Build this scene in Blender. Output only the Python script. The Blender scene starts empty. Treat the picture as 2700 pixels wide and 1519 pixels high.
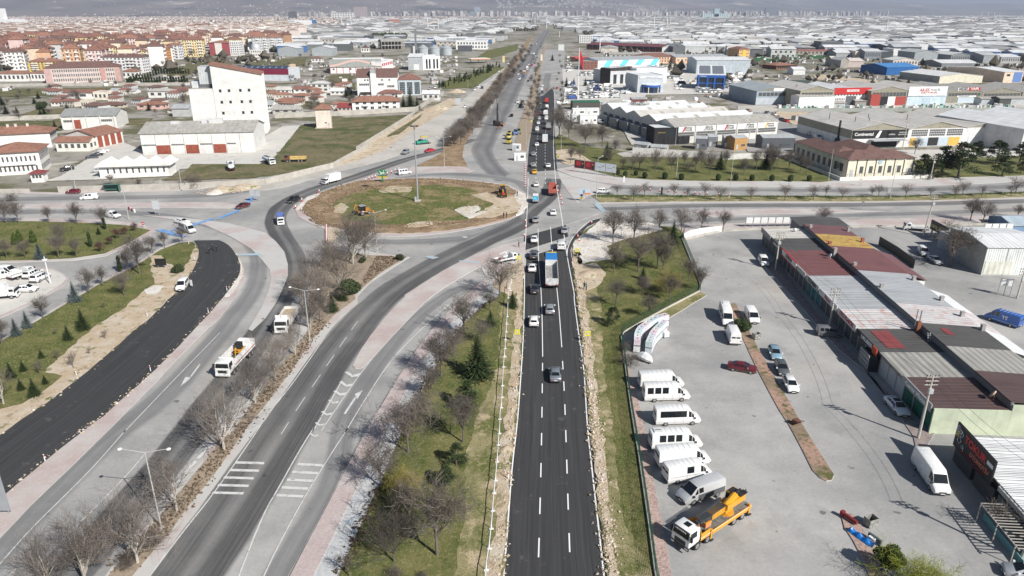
import bpy,math,random
import numpy as np
from mathutils import Vector,Matrix
random.seed(7);rng=np.random.default_rng(7)
SC=bpy.context.scene
COL=SC.collection
FPX,CX,CY,CAMH,HZ=1875.,1350.,759.5,56.,30.
PITCH=math.atan((CY-HZ)/FPX)
cam=bpy.data.objects.new('camera',bpy.data.cameras.new('camera'));COL.objects.link(cam)
cam.location=(0,0,CAMH);cam.rotation_euler=(math.pi/2-PITCH,0,0)
cam.data.sensor_width=36.;cam.data.lens=36.*FPX/2700.
cam.data.clip_start=1.;cam.data.clip_end=60000.
SC.camera=cam
SUN_AZ,SUN_EL=math.radians(-46.),math.radians(38.)
world=bpy.data.worlds.new('World');SC.world=world;world.use_nodes=True
nt=world.node_tree;nt.nodes.clear()
wo=nt.nodes.new('ShaderNodeOutputWorld');bg=nt.nodes.new('ShaderNodeBackground');sk=nt.nodes.new('ShaderNodeTexSky')
sk.sky_type='NISHITA';sk.sun_disc=False;sk.sun_elevation=SUN_EL
sk.sun_rotation=math.pi/2-SUN_AZ;sk.altitude=1000;sk.air_density=1.;sk.dust_density=1.5;sk.ozone_density=1.
bg.inputs['Strength'].default_value=.05
nt.links.new(sk.outputs[0],bg.inputs[0]);nt.links.new(bg.outputs[0],wo.inputs[0])
sl=bpy.data.lights.new('sun','SUN');sl.energy=5.;sl.angle=math.radians(.53);sl.color=(1.,.965,.91)
sun=bpy.data.objects.new('sun',sl);COL.objects.link(sun)
sun.rotation_euler=Vector((math.cos(SUN_AZ)*math.cos(SUN_EL),math.sin(SUN_AZ)*math.cos(SUN_EL),math.sin(SUN_EL))).to_track_quat('Z','Y').to_euler()
SC.view_settings.view_transform='Standard';SC.view_settings.look='None'
SC.view_settings.exposure=.38;SC.view_settings.gamma=1.;SC.view_settings.use_curve_mapping=False
SC.cycles.max_bounces=5;SC.cycles.transparent_max_bounces=6;SC.cycles.volume_bounces=0
def G(x,y,z=0.):
 a,b=(x-CX)/FPX,(CY-y)/FPX
 d=(a,math.cos(PITCH)+b*math.sin(PITCH),-math.sin(PITCH)+b*math.cos(PITCH))
 t=(z-CAMH)/d[2]
 return Vector((d[0]*t,d[1]*t,z))
def proj(P):
 z=P[2]-CAMH;zc=P[1]*math.cos(PITCH)-z*math.sin(PITCH);yc=P[1]*math.sin(PITCH)+z*math.cos(PITCH)
 return CX+FPX*P[0]/zc,CY-FPX*yc/zc
def topz(B,py):
 lo,hi=0.,400.
 for _ in range(40):
  m=(lo+hi)/2
  if proj((B[0],B[1],m))[1]>py:lo=m
  else:hi=m
 return lo
TX={'0':0,'1':700,'2':1350,'3':2000};TY={'0':0,'1':380,'2':750,'3':1119};TK=700/2536
def pp(tile,s):
 out=[]
 for w in s.split(','):
  x,y=map(float,w.split())
  if tile=='F':out.append((x*2700/2576,y*2700/2576))
  elif tile=='S':out.append((x,y))
  else:out.append((TX[tile[0]]+x*TK,TY[tile[1]]+y*TK))
 return out
def p1(tile,x,y):return pp(tile,'%f %f'%(x,y))[0]
def g1(tile,x,y,z=0.):return G(*p1(tile,x,y),z)
class MB:
 def __init__(s):s.v=[];s.f=[];s.m=[];s.mi=0;s.uv=None
 def face(s,pts):
  n=len(s.v);s.v+=[tuple(p)for p in pts];s.f.append(tuple(range(n,n+len(pts))));s.m.append(s.mi);return s
 def add(s,vs,fs):
  n=len(s.v);s.v+=[tuple(p)for p in vs]
  for f in fs:s.f.append(tuple(i+n for i in f));s.m.append(s.mi)
  return s
 def box(s,x0,x1,y0,y1,z0,z1):
  return s.add([(x0,y0,z0),(x1,y0,z0),(x1,y1,z0),(x0,y1,z0),(x0,y0,z1),(x1,y0,z1),(x1,y1,z1),(x0,y1,z1)],[(0,3,2,1),(4,5,6,7),(0,1,5,4),(1,2,6,5),(2,3,7,6),(3,0,4,7)])
 def obox(s,c,ax,hx,hy,z0,z1):
  ux,uy=math.cos(ax),math.sin(ax);P=[]
  for z in(z0,z1):
   for a,b in((-hx,-hy),(hx,-hy),(hx,hy),(-hx,hy)):P.append((c[0]+a*ux-b*uy,c[1]+a*uy+b*ux,z))
  return s.add(P,[(0,3,2,1),(4,5,6,7),(0,1,5,4),(1,2,6,5),(2,3,7,6),(3,0,4,7)])
 def tube(s,a,b,r0,r1=None,n=6,cap=True):
  a=Vector(a);b=Vector(b);r1=r0 if r1 is None else r1
  d=(b-a);
  if d.length<1e-6:return s
  d.normalize();u=d.orthogonal().normalized();w=d.cross(u);V=[]
  for p,r in((a,r0),(b,r1)):
   for k in range(n):
    t=2*math.pi*k/n;V.append(p+u*(r*math.cos(t))+w*(r*math.sin(t)))
  fs=[(k,(k+1)%n,n+(k+1)%n,n+k)for k in range(n)]
  if cap:fs+=[tuple(range(n-1,-1,-1)),tuple(range(n,2*n))]
  return s.add(V,fs)
 def path(s,pts,r,n=5):
  for a,b in zip(pts[:-1],pts[1:]):s.tube(a,b,r,r,n)
  return s
 def cyl(s,c,r,z0,z1,n=14,r1=None):return s.tube((c[0],c[1],z0),(c[0],c[1],z1),r,r1,n)
 def sphere(s,c,r,nu=10,nv=6,sz=1.,half=False):
  V=[];F_=[]
  v0=0. if half else-math.pi/2
  for j in range(nv+1):
   t=v0+(math.pi/2-v0)*j/nv
   for i in range(nu):
    a=2*math.pi*i/nu;V.append((c[0]+r*math.cos(t)*math.cos(a),c[1]+r*math.cos(t)*math.sin(a),c[2]+r*sz*math.sin(t)))
  for j in range(nv):
   for i in range(nu):
    k=(i+1)%nu;F_.append((j*nu+i,j*nu+k,(j+1)*nu+k,(j+1)*nu+i))
  return s.add(V,F_)
 def prism(s,poly,z0,z1):
  n=len(poly);V=[(p[0],p[1],z0)for p in poly]+[(p[0],p[1],z1)for p in poly]
  return s.add(V,[tuple(range(n,2*n))]+[(i,(i+1)%n,n+(i+1)%n,n+i)for i in range(n)])
 def mesh(s,name,mats,smooth=None):
  me=bpy.data.meshes.new(name);me.from_pydata(s.v,[],s.f)
  for m in(mats if isinstance(mats,(list,tuple))else[mats]):me.materials.append(m)
  if max(s.m or[0])>0:me.polygons.foreach_set('material_index',s.m)
  if s.uv is not None:
   l=me.uv_layers.new(name='UVMap');l.data.foreach_set('uv',np.asarray(s.uv,'f').ravel())
  if smooth is not None:
   me.polygons.foreach_set('use_smooth',[True]*len(me.polygons));me.set_sharp_from_angle(angle=math.radians(smooth))
  me.update();return me
def link(name,me,parent=None,loc=None,rz=0):
 o=bpy.data.objects.new(name,me);COL.objects.link(o)
 if parent is not None:o.parent=parent
 if loc is not None:o.location=loc
 if rz:o.rotation_euler=(0,0,rz)
 return o
def part(name,mb,mats,parent=None,smooth=None,kind=None,label=None):
 o=link(name,mb.mesh(name,mats,smooth),parent)
 if kind:o['kind']=kind
 if label:o['label']=label
 return o
def tag(o,label,cat,group=None):
 o['label']=label;o['category']=cat
 if group:o['group']=group
 return o
def thing(name,label,cat,loc=(0,0,0),rz=0,group=None):
 o=link(name,None,None,loc,rz);return tag(o,label,cat,group)
def struct(name,mb,mats,smooth=None):
 o=part(name,mb,mats,None,smooth);o['kind']='structure';return o
def dup(src,loc,rz,label=None,group=None,scale=None):
 r=src.copy();COL.objects.link(r);r.location=loc;r.rotation_euler=(0,0,rz)
 if scale:r.scale=scale if isinstance(scale,(tuple,list))else(scale,)*3
 if label:r['label']=label
 if group:r['group']=group
 for ch in src.children:
  c=ch.copy();COL.objects.link(c);c.parent=r
  for g in ch.children:
   d=g.copy();COL.objects.link(d);d.parent=c
 return r
ORD=['first','second','third','fourth','fifth','sixth','seventh','eighth','ninth','tenth','eleventh','twelfth','thirteenth','fourteenth','fifteenth','sixteenth','seventeenth','eighteenth','nineteenth','twentieth','twenty-first','twenty-second','twenty-third','twenty-fourth','twenty-fifth','twenty-sixth','twenty-seventh','twenty-eighth','twenty-ninth','thirtieth']
MATS={}
def nmat(name):
 m=bpy.data.materials.new(name);m.use_nodes=True;t=m.node_tree
 return m,t,t.nodes['Principled BSDF']
def nd(t,typ,**kw):
 n=t.nodes.new(typ)
 for k,v in kw.items():setattr(n,k,v)
 return n
def mapg(t,coord='Object',scale=(1,1,1)):
 tc=nd(t,'ShaderNodeTexCoord');mp=nd(t,'ShaderNodeMapping');mp.inputs['Scale'].default_value=scale
 t.links.new(tc.outputs[coord],mp.inputs[0]);return mp.outputs[0]
def noise(t,vec,scale,detail=4,rough=.55):
 n=nd(t,'ShaderNodeTexNoise');n.inputs['Scale'].default_value=scale;n.inputs['Detail'].default_value=detail;n.inputs['Roughness'].default_value=rough
 t.links.new(vec,n.inputs['Vector']);return n.outputs['Fac']
def ramp(t,fac,stops,interp='LINEAR'):
 r=nd(t,'ShaderNodeValToRGB');r.color_ramp.interpolation=interp;e=r.color_ramp.elements
 while len(e)<len(stops):e.new(.5)
 for i,(p,c)in enumerate(stops):
  e[i].position=p;e[i].color=(c,c,c,1)if not isinstance(c,(tuple,list))else(*c[:3],1)
 t.links.new(fac,r.inputs[0]);return r.outputs[0]
def mix(t,a,b,fac,mode='MIX'):
 n=nd(t,'ShaderNodeMix',data_type='RGBA',blend_type=mode)
 for s,v in((n.inputs[6],a),(n.inputs[7],b)):
  if isinstance(v,(tuple,list)):s.default_value=(*v[:3],1)
  else:t.links.new(v,s)
 if isinstance(fac,(int,float)):n.inputs[0].default_value=fac
 else:t.links.new(fac,n.inputs[0])
 return n.outputs[2]
def mth(t,op,a,b=None):
 n=nd(t,'ShaderNodeMath',operation=op)
 for i,v in enumerate((a,b)):
  if v is None:continue
  if isinstance(v,(int,float)):n.inputs[i].default_value=v
  else:t.links.new(v,n.inputs[i])
 return n.outputs[0]
def bump(t,b,h,strength=.3,dist=.05):
 n=nd(t,'ShaderNodeBump');n.inputs['Strength'].default_value=strength;n.inputs['Distance'].default_value=dist
 t.links.new(h,n.inputs['Height']);t.links.new(n.outputs[0],b.inputs['Normal'])
def mat(c,rough=.7,metal=0.,var=.12,scale=1.5,spec=.4,name=None):
 key=(tuple(round(x,3)for x in c),rough,metal,var,scale)
 if key in MATS:return MATS[key]
 m,t,b=nmat(name or 'paint_%d'%len(MATS))
 v=mapg(t);n1=noise(t,v,scale,5,.6);n2=noise(t,v,scale*7,3,.6)
 f=mth(t,'MULTIPLY',n1,n2);f=ramp(t,f,[(.1,1-var*1.6),(.32,1+var*.3)])
 t.links.new(mix(t,c,f,1.,'MULTIPLY'),b.inputs['Base Color'])
 b.inputs['Roughness'].default_value=rough;b.inputs['Metallic'].default_value=metal;b.inputs['Specular IOR Level'].default_value=spec
 MATS[key]=m;return m
def pln(name,c,rough=.6,metal=0.,spec=.5,coat=0.):
 if name in MATS:return MATS[name]
 m,t,b=nmat(name);b.inputs['Base Color'].default_value=(*c,1);b.inputs['Roughness'].default_value=rough
 b.inputs['Metallic'].default_value=metal;b.inputs['Specular IOR Level'].default_value=spec;b.inputs['Coat Weight'].default_value=coat
 MATS[name]=m;return m
def gmat(name,layers,rough=.9,bumpy=(8.,.3,.03),coord='Object'):
 m,t,b=nmat(name);v=mapg(t,coord);c=layers[0]
 for(col,sc_,lo,hi)in layers[1:]:
  c=mix(t,c,col,ramp(t,noise(t,v,sc_,6,.62),[(lo,0.),(hi,1.)]))
 t.links.new(c,b.inputs['Base Color']);b.inputs['Roughness'].default_value=rough;b.inputs['Specular IOR Level'].default_value=.2
 if bumpy:bump(t,b,noise(t,v,bumpy[0],6,.7),bumpy[1],bumpy[2])
 return m
# ## ground, roads, pavements
def asphalt_base(t,v):
 c=mix(t,(.29,.288,.282),(.43,.42,.4),ramp(t,noise(t,v,.045,6,.65),[(.38,0.),(.62,1.)]))
 c=mix(t,c,(.2,.198,.196),ramp(t,noise(t,v,.11,5,.6),[(.54,0.),(.8,.75)]))
 c=mix(t,c,(.44,.39,.33),ramp(t,noise(t,v,.022,5),[(.56,0.),(.7,.55)]));c=mix(t,c,(.1,.098,.095),ramp(t,noise(t,v,.55,3,.5),[(.69,0.),(.73,.75)]))
 return mix(t,c,ramp(t,noise(t,v,2.2,7,.75),[(.3,.86),(.7,1.08)]),1.,'MULTIPLY')
def asphalt_mat(name,dark=None,stops=None,streak=.35,full=False):
 m,t,b=nmat(name);v=mapg(t,'Object');c=asphalt_base(t,v)
 if dark:
  uv=mapg(t,'UV');sx=nd(t,'ShaderNodeSeparateXYZ');t.links.new(uv,sx.inputs[0])
  wob=mth(t,'MULTIPLY',mth(t,'SUBTRACT',noise(t,v,.06,2),.5),.18)
  u=mth(t,'ADD',sx.outputs[0],wob)
  band=ramp(t,u,stops,'EASE')
  st=noise(t,mapg(t,'UV',(26,.05,1)),1.,6,.7)
  st2=noise(t,mapg(t,'UV',(70,.02,1)),1.,3,.7)
  stm=ramp(t,mth(t,'ADD',mth(t,'MULTIPLY',st,.6),mth(t,'MULTIPLY',st2,.4)),[(.32,1.),(.68,1.-streak)])
  k=mth(t,'MULTIPLY',band,stm)
  k=mth(t,'MULTIPLY',k,ramp(t,noise(t,v,.035,4),[(.2,.8),(.5,1.)]))
  c=mix(t,c,dark,k)
  c=mix(t,c,(.5,.49,.46),mth(t,'MULTIPLY',ramp(t,noise(t,v,.9,8,.75),[(.66,0.),(.8,1.)]),.22))
 t.links.new(c,b.inputs['Base Color']);b.inputs['Roughness'].default_value=.85;b.inputs['Specular IOR Level'].default_value=.25
 bump(t,b,noise(t,v,25,3,.7),.12,.01);return m
M_ASPH=asphalt_mat('old_dusty_asphalt')
one=[(0.,0.),(.22,.9),(.45,.75),(.6,1.),(.8,.85),(1.,0.)]
two=[(0.,.1),(.07,.8),(.3,.92),(.48,.62),(.66,1.),(.9,1.),(1.,0.)]
M_LANE=asphalt_mat('asphalt_with_tyre_bands',(.1,.1,.105),one)
M_LANE2=asphalt_mat('asphalt_two_lane_bands',(.045,.045,.048),two)
M_LANES=asphalt_mat('asphalt_soft_bands',(.15,.15,.155),one,.5)
def new_asphalt():
 m,t,b=nmat('fresh_black_asphalt');v=mapg(t,'Object')
 st=noise(t,mapg(t,'UV',(34,.035,1)),1.,7,.72);st2=noise(t,mapg(t,'UV',(9,.012,1)),1.,3,.6)
 c=mix(t,(.03,.03,.031),(.082,.082,.083),ramp(t,st,[(.36,0.),(.7,1.)]))
 c=mix(t,c,(.05,.05,.05),ramp(t,st2,[(.4,0.),(.65,.8)]))
 c=mix(t,c,(.3,.285,.26),mth(t,'MULTIPLY',ramp(t,noise(t,v,.35,9,.72),[(.6,0.),(.74,1.)]),.45))
 c=mix(t,c,(.4,.38,.35),mth(t,'MULTIPLY',ramp(t,noise(t,v,1.7,6,.7),[(.7,0.),(.76,1.)]),.5))
 t.links.new(c,b.inputs['Base Color']);b.inputs['Roughness'].default_value=.75;b.inputs['Specular IOR Level'].default_value=.3
 bump(t,b,noise(t,v,30,3,.7),.15,.01);return m
M_NEW=new_asphalt()
M_PINK=gmat('dusty_pink_paving',[(.445,.365,.348),((.52,.5,.475),.12,.4,.66),((.36,.27,.26),.9,.6,.8),((.6,.58,.55),3.,.55,.85)],.9,(18,.2,.01))
M_PINKL=gmat('pale_dusty_paving',[(.5,.49,.47),((.47,.38,.36),.1,.48,.68),((.36,.35,.34),.5,.58,.8)],.9,(18,.2,.01))
M_CONC=gmat('pale_concrete',[(.56,.54,.5),((.42,.4,.37),.2,.5,.75),((.66,.64,.6),1.5,.5,.8)],.9,(6,.2,.01))
M_DUSTY=gmat('dusty_yard',[(.5,.475,.43),((.36,.34,.31),.05,.45,.7),((.58,.55,.5),.3,.5,.75)],.95,(2,.3,.03))
M_SAND=gmat('sandy_earth',[(.52,.41,.29),((.6,.53,.43),.25,.42,.65),((.36,.27,.18),.8,.52,.75),((.2,.21,.09),.4,.57,.66)],.95,(3.5,1.,.2))
MRB=gmat('white_rubble',[(.66,.63,.58),((.5,.42,.34),.3,.45,.7),((.75,.73,.7),2.2,.45,.7)],.95,(3.,1.,.15))
M_MUD=gmat('turned_brown_earth',[(.24,.165,.1),((.38,.28,.18),.22,.4,.62),((.14,.095,.06),.9,.5,.72),((.13,.16,.05),.3,.6,.68)],.95,(2.5,1.,.2))
M_GRASS=gmat('mown_grass',[(.1,.115,.035),((.2,.185,.075),.16,.42,.64),((.06,.09,.02),.45,.5,.7),((.3,.26,.14),2.4,.52,.74),((.05,.07,.018),6.,.5,.75)],.95,(9,.9,.08))
M_GRASSP=gmat('patchy_grass',[(.13,.14,.045),((.3,.26,.14),.22,.4,.58),((.5,.4,.27),.3,.55,.63),((.38,.34,.2),3.,.5,.74),((.07,.09,.025),5.,.52,.75)],.95,(9,.9,.08))
M_GRASSF=gmat('rough_field',[(.078,.098,.032),((.17,.15,.08),.045,.4,.6),((.22,.175,.11),.13,.46,.62),((.05,.07,.02),.7,.5,.72)],.95,(3,.9,.15))
M_BED=gmat('dry_plant_bed',[(.33,.265,.195),((.22,.16,.11),1.2,.5,.7),((.42,.36,.29),3,.5,.75)],.95,(6,.9,.08))
M_PLAIN=gmat('town_plain',[(.36,.335,.3),((.17,.16,.12),.004,.42,.62),((.46,.43,.39),.018,.5,.7),((.12,.135,.06),.009,.58,.68),((.28,.26,.24),.05,.45,.7),((.13,.125,.07),.028,.5,.58),((.48,.45,.4),.07,.58,.68),((.15,.13,.1),.2,.56,.66)],.95,None)
M_KERB=mat((.5,.49,.47),.9)
M_WHITE=gmat('worn_white_paint',[(.6,.6,.585),((.32,.32,.31),1.2,.5,.72)],.8,None)
M_WHITEN=gmat('fresh_white_paint',[(.8,.8,.79),((.55,.55,.54),1.2,.66,.85)],.8,None)
M_BLUEP=gmat('blue_cycle_paint',[(.12,.3,.62),((.36,.4,.45),.7,.45,.7)],.85,None)
M_BLUEF=gmat('faded_blue_paint',[(.36,.47,.54),((.42,.43,.44),.5,.45,.7)],.85,None)
def roughen(pts,step,amp,seed=1):
 r=random.Random(seed);out=[]
 for a,b in zip(pts,pts[1:]+pts[:1]):
  n=max(1,int((b-a).length/step));d=(b-a);nrm=Vector((-d.y,d.x,0));nrm=nrm.normalized()if nrm.length>0 else nrm
  for k in range(n):out.append(a+d*(k/n)+nrm*(r.uniform(-amp,amp)if k else r.uniform(-amp,amp)*.3))
 return out
def slab(name,pts,z,m,side=None,base=-.05,rough=0,seed=1,kind='structure'):
 P=[G(x,y,z)for x,y in pts]
 if rough:P=roughen(P,rough*4,rough,seed)
 mb=MB();mb.prism(P,base,z);mb.m=[0]+[1]*(len(mb.f)-1)
 return struct(name,mb,[m,side or M_KERB])
def resample(pts,n):
 P=[Vector(p)for p in pts];L=[0.]
 for a,b in zip(P,P[1:]):L.append(L[-1]+(b-a).length)
 out=[];j=0
 for k in range(n):
  s=L[-1]*k/(n-1)
  while j<len(L)-2 and L[j+1]<s:j+=1
  f=(s-L[j])/max(1e-9,L[j+1]-L[j]);out.append(P[j].lerp(P[j+1],min(1,f)))
 return out
def sml(P,it=2):
 for _ in range(it):
  Q=[P[0]]
  for a,b in zip(P,P[1:]):Q+=[a.lerp(b,.25),a.lerp(b,.75)]
  P=Q+[P[-1]]
 return P
def ribbon(name,Lp,Rp,z,m,step=2.5,cross=4,world_pts=False,smooth=True,jag=0.):
 A=Lp if world_pts else[G(x,y,z)for x,y in Lp];B=Rp if world_pts else[G(x,y,z)for x,y in Rp]
 if smooth:A=sml(A);B=sml(B)
 ln=sum((b-a).length for a,b in zip(A,A[1:]));n=max(4,int(ln/step))
 A=resample(A,n);B=resample(B,n);mb=MB();uv=[];s=0.;rows=[]
 for k in range(n):
  if k:s+=((A[k]+B[k])/2-(A[k-1]+B[k-1])/2).length
  d=(B[k]-A[k]).normalized()*jag
  a=A[k]+d*random.uniform(-1,1)if jag else A[k];b=B[k]+d*random.uniform(-1,1)if jag else B[k]
  rows.append(([a.lerp(b,j/cross)for j in range(cross+1)],s))
 for k in range(n-1):
  (r0,s0),(r1,s1)=rows[k],rows[k+1]
  for j in range(cross):
   mb.face([r0[j],r0[j+1],r1[j+1],r1[j]]if True else[])
   uv+=[(j/cross,s0),((j+1)/cross,s0),((j+1)/cross,s1),(j/cross,s1)]
 mb.uv=uv
 return struct(name,mb,m)
def ribc(name,cp,widths,z,m,**kw):
 C=sml([G(x,y,z)for x,y in cp]);n=max(8,int(sum((b-a).length for a,b in zip(C,C[1:]))/2.5));C=resample(C,n)
 A,B=[],[]
 W=widths if isinstance(widths,(list,tuple))else[widths,widths]
 for k,c in enumerate(C):
  d=(C[min(k+1,n-1)]-C[max(k-1,0)]);d=Vector((-d.y,d.x,0)).normalized()
  f=k/(n-1)*(len(W)-1);i=min(int(f),len(W)-2);w=W[i]+(W[i+1]-W[i])*(f-i)
  A.append(c+d*w/2);B.append(c-d*w/2)
 return ribbon(name,A,B,z,m,world_pts=True,smooth=False,**kw)
def line_mark(mb,a,b,w):
 d=(b-a).normalized();n=Vector((-d.y,d.x,0))*w/2;mb.face([a-n,b-n,b+n,a+n])
def lines(name,polylines,w,z,m,dash=None):
 mb=MB()
 for pts in polylines:
  P=sml([G(x,y,z)for x,y in pts],2)
  if dash:
   tot=sum((b-a).length for a,b in zip(P,P[1:]));n=max(2,int(tot/1.));Q=resample(P,n)
   s=0
   while s<n-1:
    e=min(n-1,s+int(dash[0]));
    if e>s:
     for i in range(s,e):line_mark(mb,Q[i],Q[i+1],w)
    s=e+int(dash[1])
  else:
   for a,b in zip(P,P[1:]):line_mark(mb,a,b+(b-a).normalized()*.02,w)
 return struct(name,mb,m)
mb=MB();mb.face([(-21000,-1500,-.3),(21000,-1500,-.3),(21000,21000,-.3),(-21000,21000,-.3)])
struct('ground',mb,M_PLAIN)
jn=pp('S','-330 512, 0 512, 250 507, 480 503, 620 480, 860 432, 1010 395, 1120 330, 1280 210, 1400 130, 1490 130, 1480 300, 1480 400, 1620 445, 2000 455, 2700 445, 3050 440, 3600 700, 4200 1750, -1500 1750, -900 900')
slab('junction_road',jn,0.,M_ASPH,base=-.35)
slab('pavement',pp('01','-700 600, 0 578, 850 563, 1500 556, 2100 552, 2290 580, 2200 612, 1500 604, 850 606, 0 612, -700 640'),.12,M_PINK)
slab('pavement',pp('01','-700 740, 0 702, 500 706, 1000 722, 1340 757, 1490 815, 1455 852, 1285 948, 1010 1068, 700 1112, 0 1132, -700 1160'),.11,M_PINK)
slab('lawn',pp('01','-700 770, 0 736, 300 736, 800 751, 1200 773, 1440 823, 1250 932, 1000 1046, 700 1091, 400 1106, 0 1116, -700 1140'),.16,M_GRASS)
slab('pavement',pp('01','-700 440, 560 478, 900 462, 1700 442, 1900 430, 2200 380, 2560 345, 2560 330, 1900 410, 600 440, 560 462, -700 425'),.11,M_PINK)
slab('traffic_island',pp('S','376 567, 470 572, 600 588, 700 613, 728 637, 750 664, 759 697, 759 725, 750 750, 728 797, 700 838, 664 872, 655 868, 690 810, 708 766, 714 736, 711 711, 690 684, 662 656, 607 623, 538 592, 470 580'),.11,M_PINKL)
slab('pavement',pp('S','-250 720, 0 700, 138 707, 168 722, 181 735, 168 752, 112 787, 60 812, 0 838, -250 940'),.11,M_PINK)
slab('parking_lot',pp('S','-250 726, 0 705, 137 711, 164 724, 174 735, 163 748, 109 782, 57 806, 0 831, -250 930'),.13,M_CONC)
slab('pavement',pp('S','505 634, 467 638, 420 655, 381 680, 342 704, 297 726, 254 748, 190 786, 88 846, 0 895, -250 1030, -250 1055, 0 912, 95 858, 200 795, 350 712, 430 662, 510 641'),.11,M_PINK)
slab('lawn',pp('S','508 637, 469 641, 422 659, 384 684, 345 708, 300 730, 257 752, 193 790, 91 850, 0 900, -250 1045, -250 1300, 0 1147, 61 1103, 124 1062, 188 1012, 248 965, 293 927, 345 877, 395 841, 453 780, 497 731, 519 692, 526 667, 522 650'),.15,M_GRASS)
slab('sandy_ground',pp('01','1440 1065, 1540 1062, 1600 1140, 1740 1190, 1800 1130, 1870 960, 1905 1040, 1880 1130, 1800 1270, 1660 1449')+pp('02','1430 330, 1250 460, 1060 640, 900 780, 680 950, 450 1130, 220 1280, 0 1440, -500 1800, -500 1500, 0 1190, 210 1140, 430 1010, 600 870, 430 840, 560 700, 780 500, 920 390, 1150 250, 1300 130')+pp('01','1370 1400, 1480 1330, 1440 1200'),.19,M_SAND,side=M_SAND,rough=.35,seed=3)
slab('rubble_ground',pp('01','1380 1390, 1480 1350, 1570 1355, 1480 1440')+pp('02','1400 90, 1380 60'),.22,MRB,side=MRB,rough=.2,seed=5)
LA=pp('S','512 634, 524 650, 526 667, 519 692, 497 731, 458 780, 453 780, 395 841, 345 877, 293 927, 248 965, 188 1012, 124 1062, 61 1103, 0 1147, -300 1345')
LB=pp('S','578 633, 600 642, 621 667, 633 692, 635 722, 616 747, 593 779, 552 827, 511 869, 442 943, 386 996, 331 1043, 276 1095, 229 1128, 193 1155, 110 1221, 22 1296, -300 1560')
ribbon('new_road',LA,LB,.24,M_NEW,jag=.12)
LB2=pp('S','640 700, 649 735, 627 774, 580 836, 541 871, 469 943, 414 1004, 359 1059, 304 1115, 193 1224, 83 1329, 0 1417, -300 1720')
slab('pavement',LB[3:]+LB2[::-1],.14,M_PINK,rough=0.)
slab('rubble_ground',pp('S','622 668, 636 692, 640 722, 626 752, 606 780, 592 782, 612 752, 632 722, 630 692'),.22,MRB,side=MRB,rough=.2,seed=6)
M1L=pp('S','100 1760, 276 1519, 359 1409, 414 1362, 455 1298, 563 1169, 588 1119, 700 1015, 736 968, 783 915, 791 860, 800 800, 805 780, 810 711, 824 670, 850 645, 885 640')
M1R=pp('11','1070 1040, 1380 1078, 1200 1190, 1000 1320, 880 1449')+pp('12','880 180, 700 330, 560 500, 400 720, 200 1000, 0 1290')+pp('03','2490 0, 2230 330, 2030 620, 1720 1030, 1430 1449, 900 2200')
slab('median_pavement',M1L+M1R,.12,M_PINKL)
slab('planting_bed',pp('03','600 2000, 1040 1440, 1290 1140, 1560 830, 1700 660, 1900 420, 2050 230, 2180 60')+pp('12','-350 1449, 0 960, 130 790, 300 590, 400 440, 420 250, 420 100')+pp('11','420 1449, 470 1200, 560 1050, 640 1000, 1000 1060, 1350 1078, 1100 1230, 850 1440')+pp('12','860 140, 660 285, 560 400, 420 560, 250 820, 0 1150')+pp('03','2380 0, 2050 470, 1800 780, 1640 1000, 1300 1400, 900 1900'),.17,M_BED,side=M_BED)
I2=pp('12','858 800, 832 775, 900 640, 1000 490, 1180 270, 1330 120')+pp('11','1330 1440, 1700 1205, 2000 1055, 2260 965, 2420 930, 2400 1010, 2080 1150, 1850 1280, 1600 1440')+pp('12','1500 190, 1200 505, 1000 725, 915 800')
slab('traffic_island',I2,.12,M_PINK)
def banded():
 m,t,b=nmat('banded_footway');v=mapg(t,'Object');sx=nd(t,'ShaderNodeSeparateXYZ');t.links.new(mapg(t,'UV'),sx.inputs[0])
 c=ramp(t,sx.outputs[0],[(0.,(.4,.4,.39)),(.022,(.1,.1,.1)),(.034,(.1,.1,.1)),(.04,(.47,.39,.375)),(.5,(.46,.385,.37)),(.515,(.62,.58,.56)),(.54,(.47,.48,.485)),(.97,(.49,.495,.5)),(.985,(.2,.17,.16)),(1.,(.2,.17,.16))])
 c=mix(t,c,(.54,.525,.505),ramp(t,noise(t,v,.15,5),[(.44,0.),(.7,.6)]))
 c=mix(t,c,(.3,.42,.56),mth(t,'MULTIPLY',ramp(t,noise(t,v,.4,4),[(.62,0.),(.7,.5)]),ramp(t,sx.outputs[0],[(.5,0.),(.6,1.)])))
 c=mix(t,c,ramp(t,noise(t,v,3,6),[(.3,.85),(.7,1.1)]),1.,'MULTIPLY')
 t.links.new(c,b.inputs['Base Color']);b.inputs['Roughness'].default_value=.9;return m
P2L=pp('S','640 1760, 758 1519, 860 1331, 935 1185, 970 1119, 1009 1059, 1056 979, 1106 905, 1153 847, 1224 778, 1262 745, 1300 716')
P2R=pp('S','770 1760, 893 1519, 965 1356, 1017 1243, 1064 1133, 1100 1055, 1150 965, 1180 910, 1222 855, 1280 800, 1310 783, 1345 745')
slab('footway_bed',P2L+P2R[::-1],.1,M_PINKL)
ribbon('footway',P2L,P2R,.115,banded())
NRL=pp('S','1306 1760, 1324 1519, 1335 1381, 1346 1229, 1360 1119, 1369 998, 1376 888, 1379 778, 1379 700, 1381 640, 1386 560, 1389 470, 1393 400, 1402 340, 1412 270')
NRR=pp('S','1640 1760, 1602 1519, 1583 1367, 1566 1202, 1557 1119, 1545 998, 1533 888, 1522 790, 1512 725, 1504 660, 1494 600, 1480 540, 1472 470, 1464 400, 1462 300, 1460 228')
slab('lawn',P2R+pp('S','1372 700')+NRL[:8][::-1],.16,M_GRASS)
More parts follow.
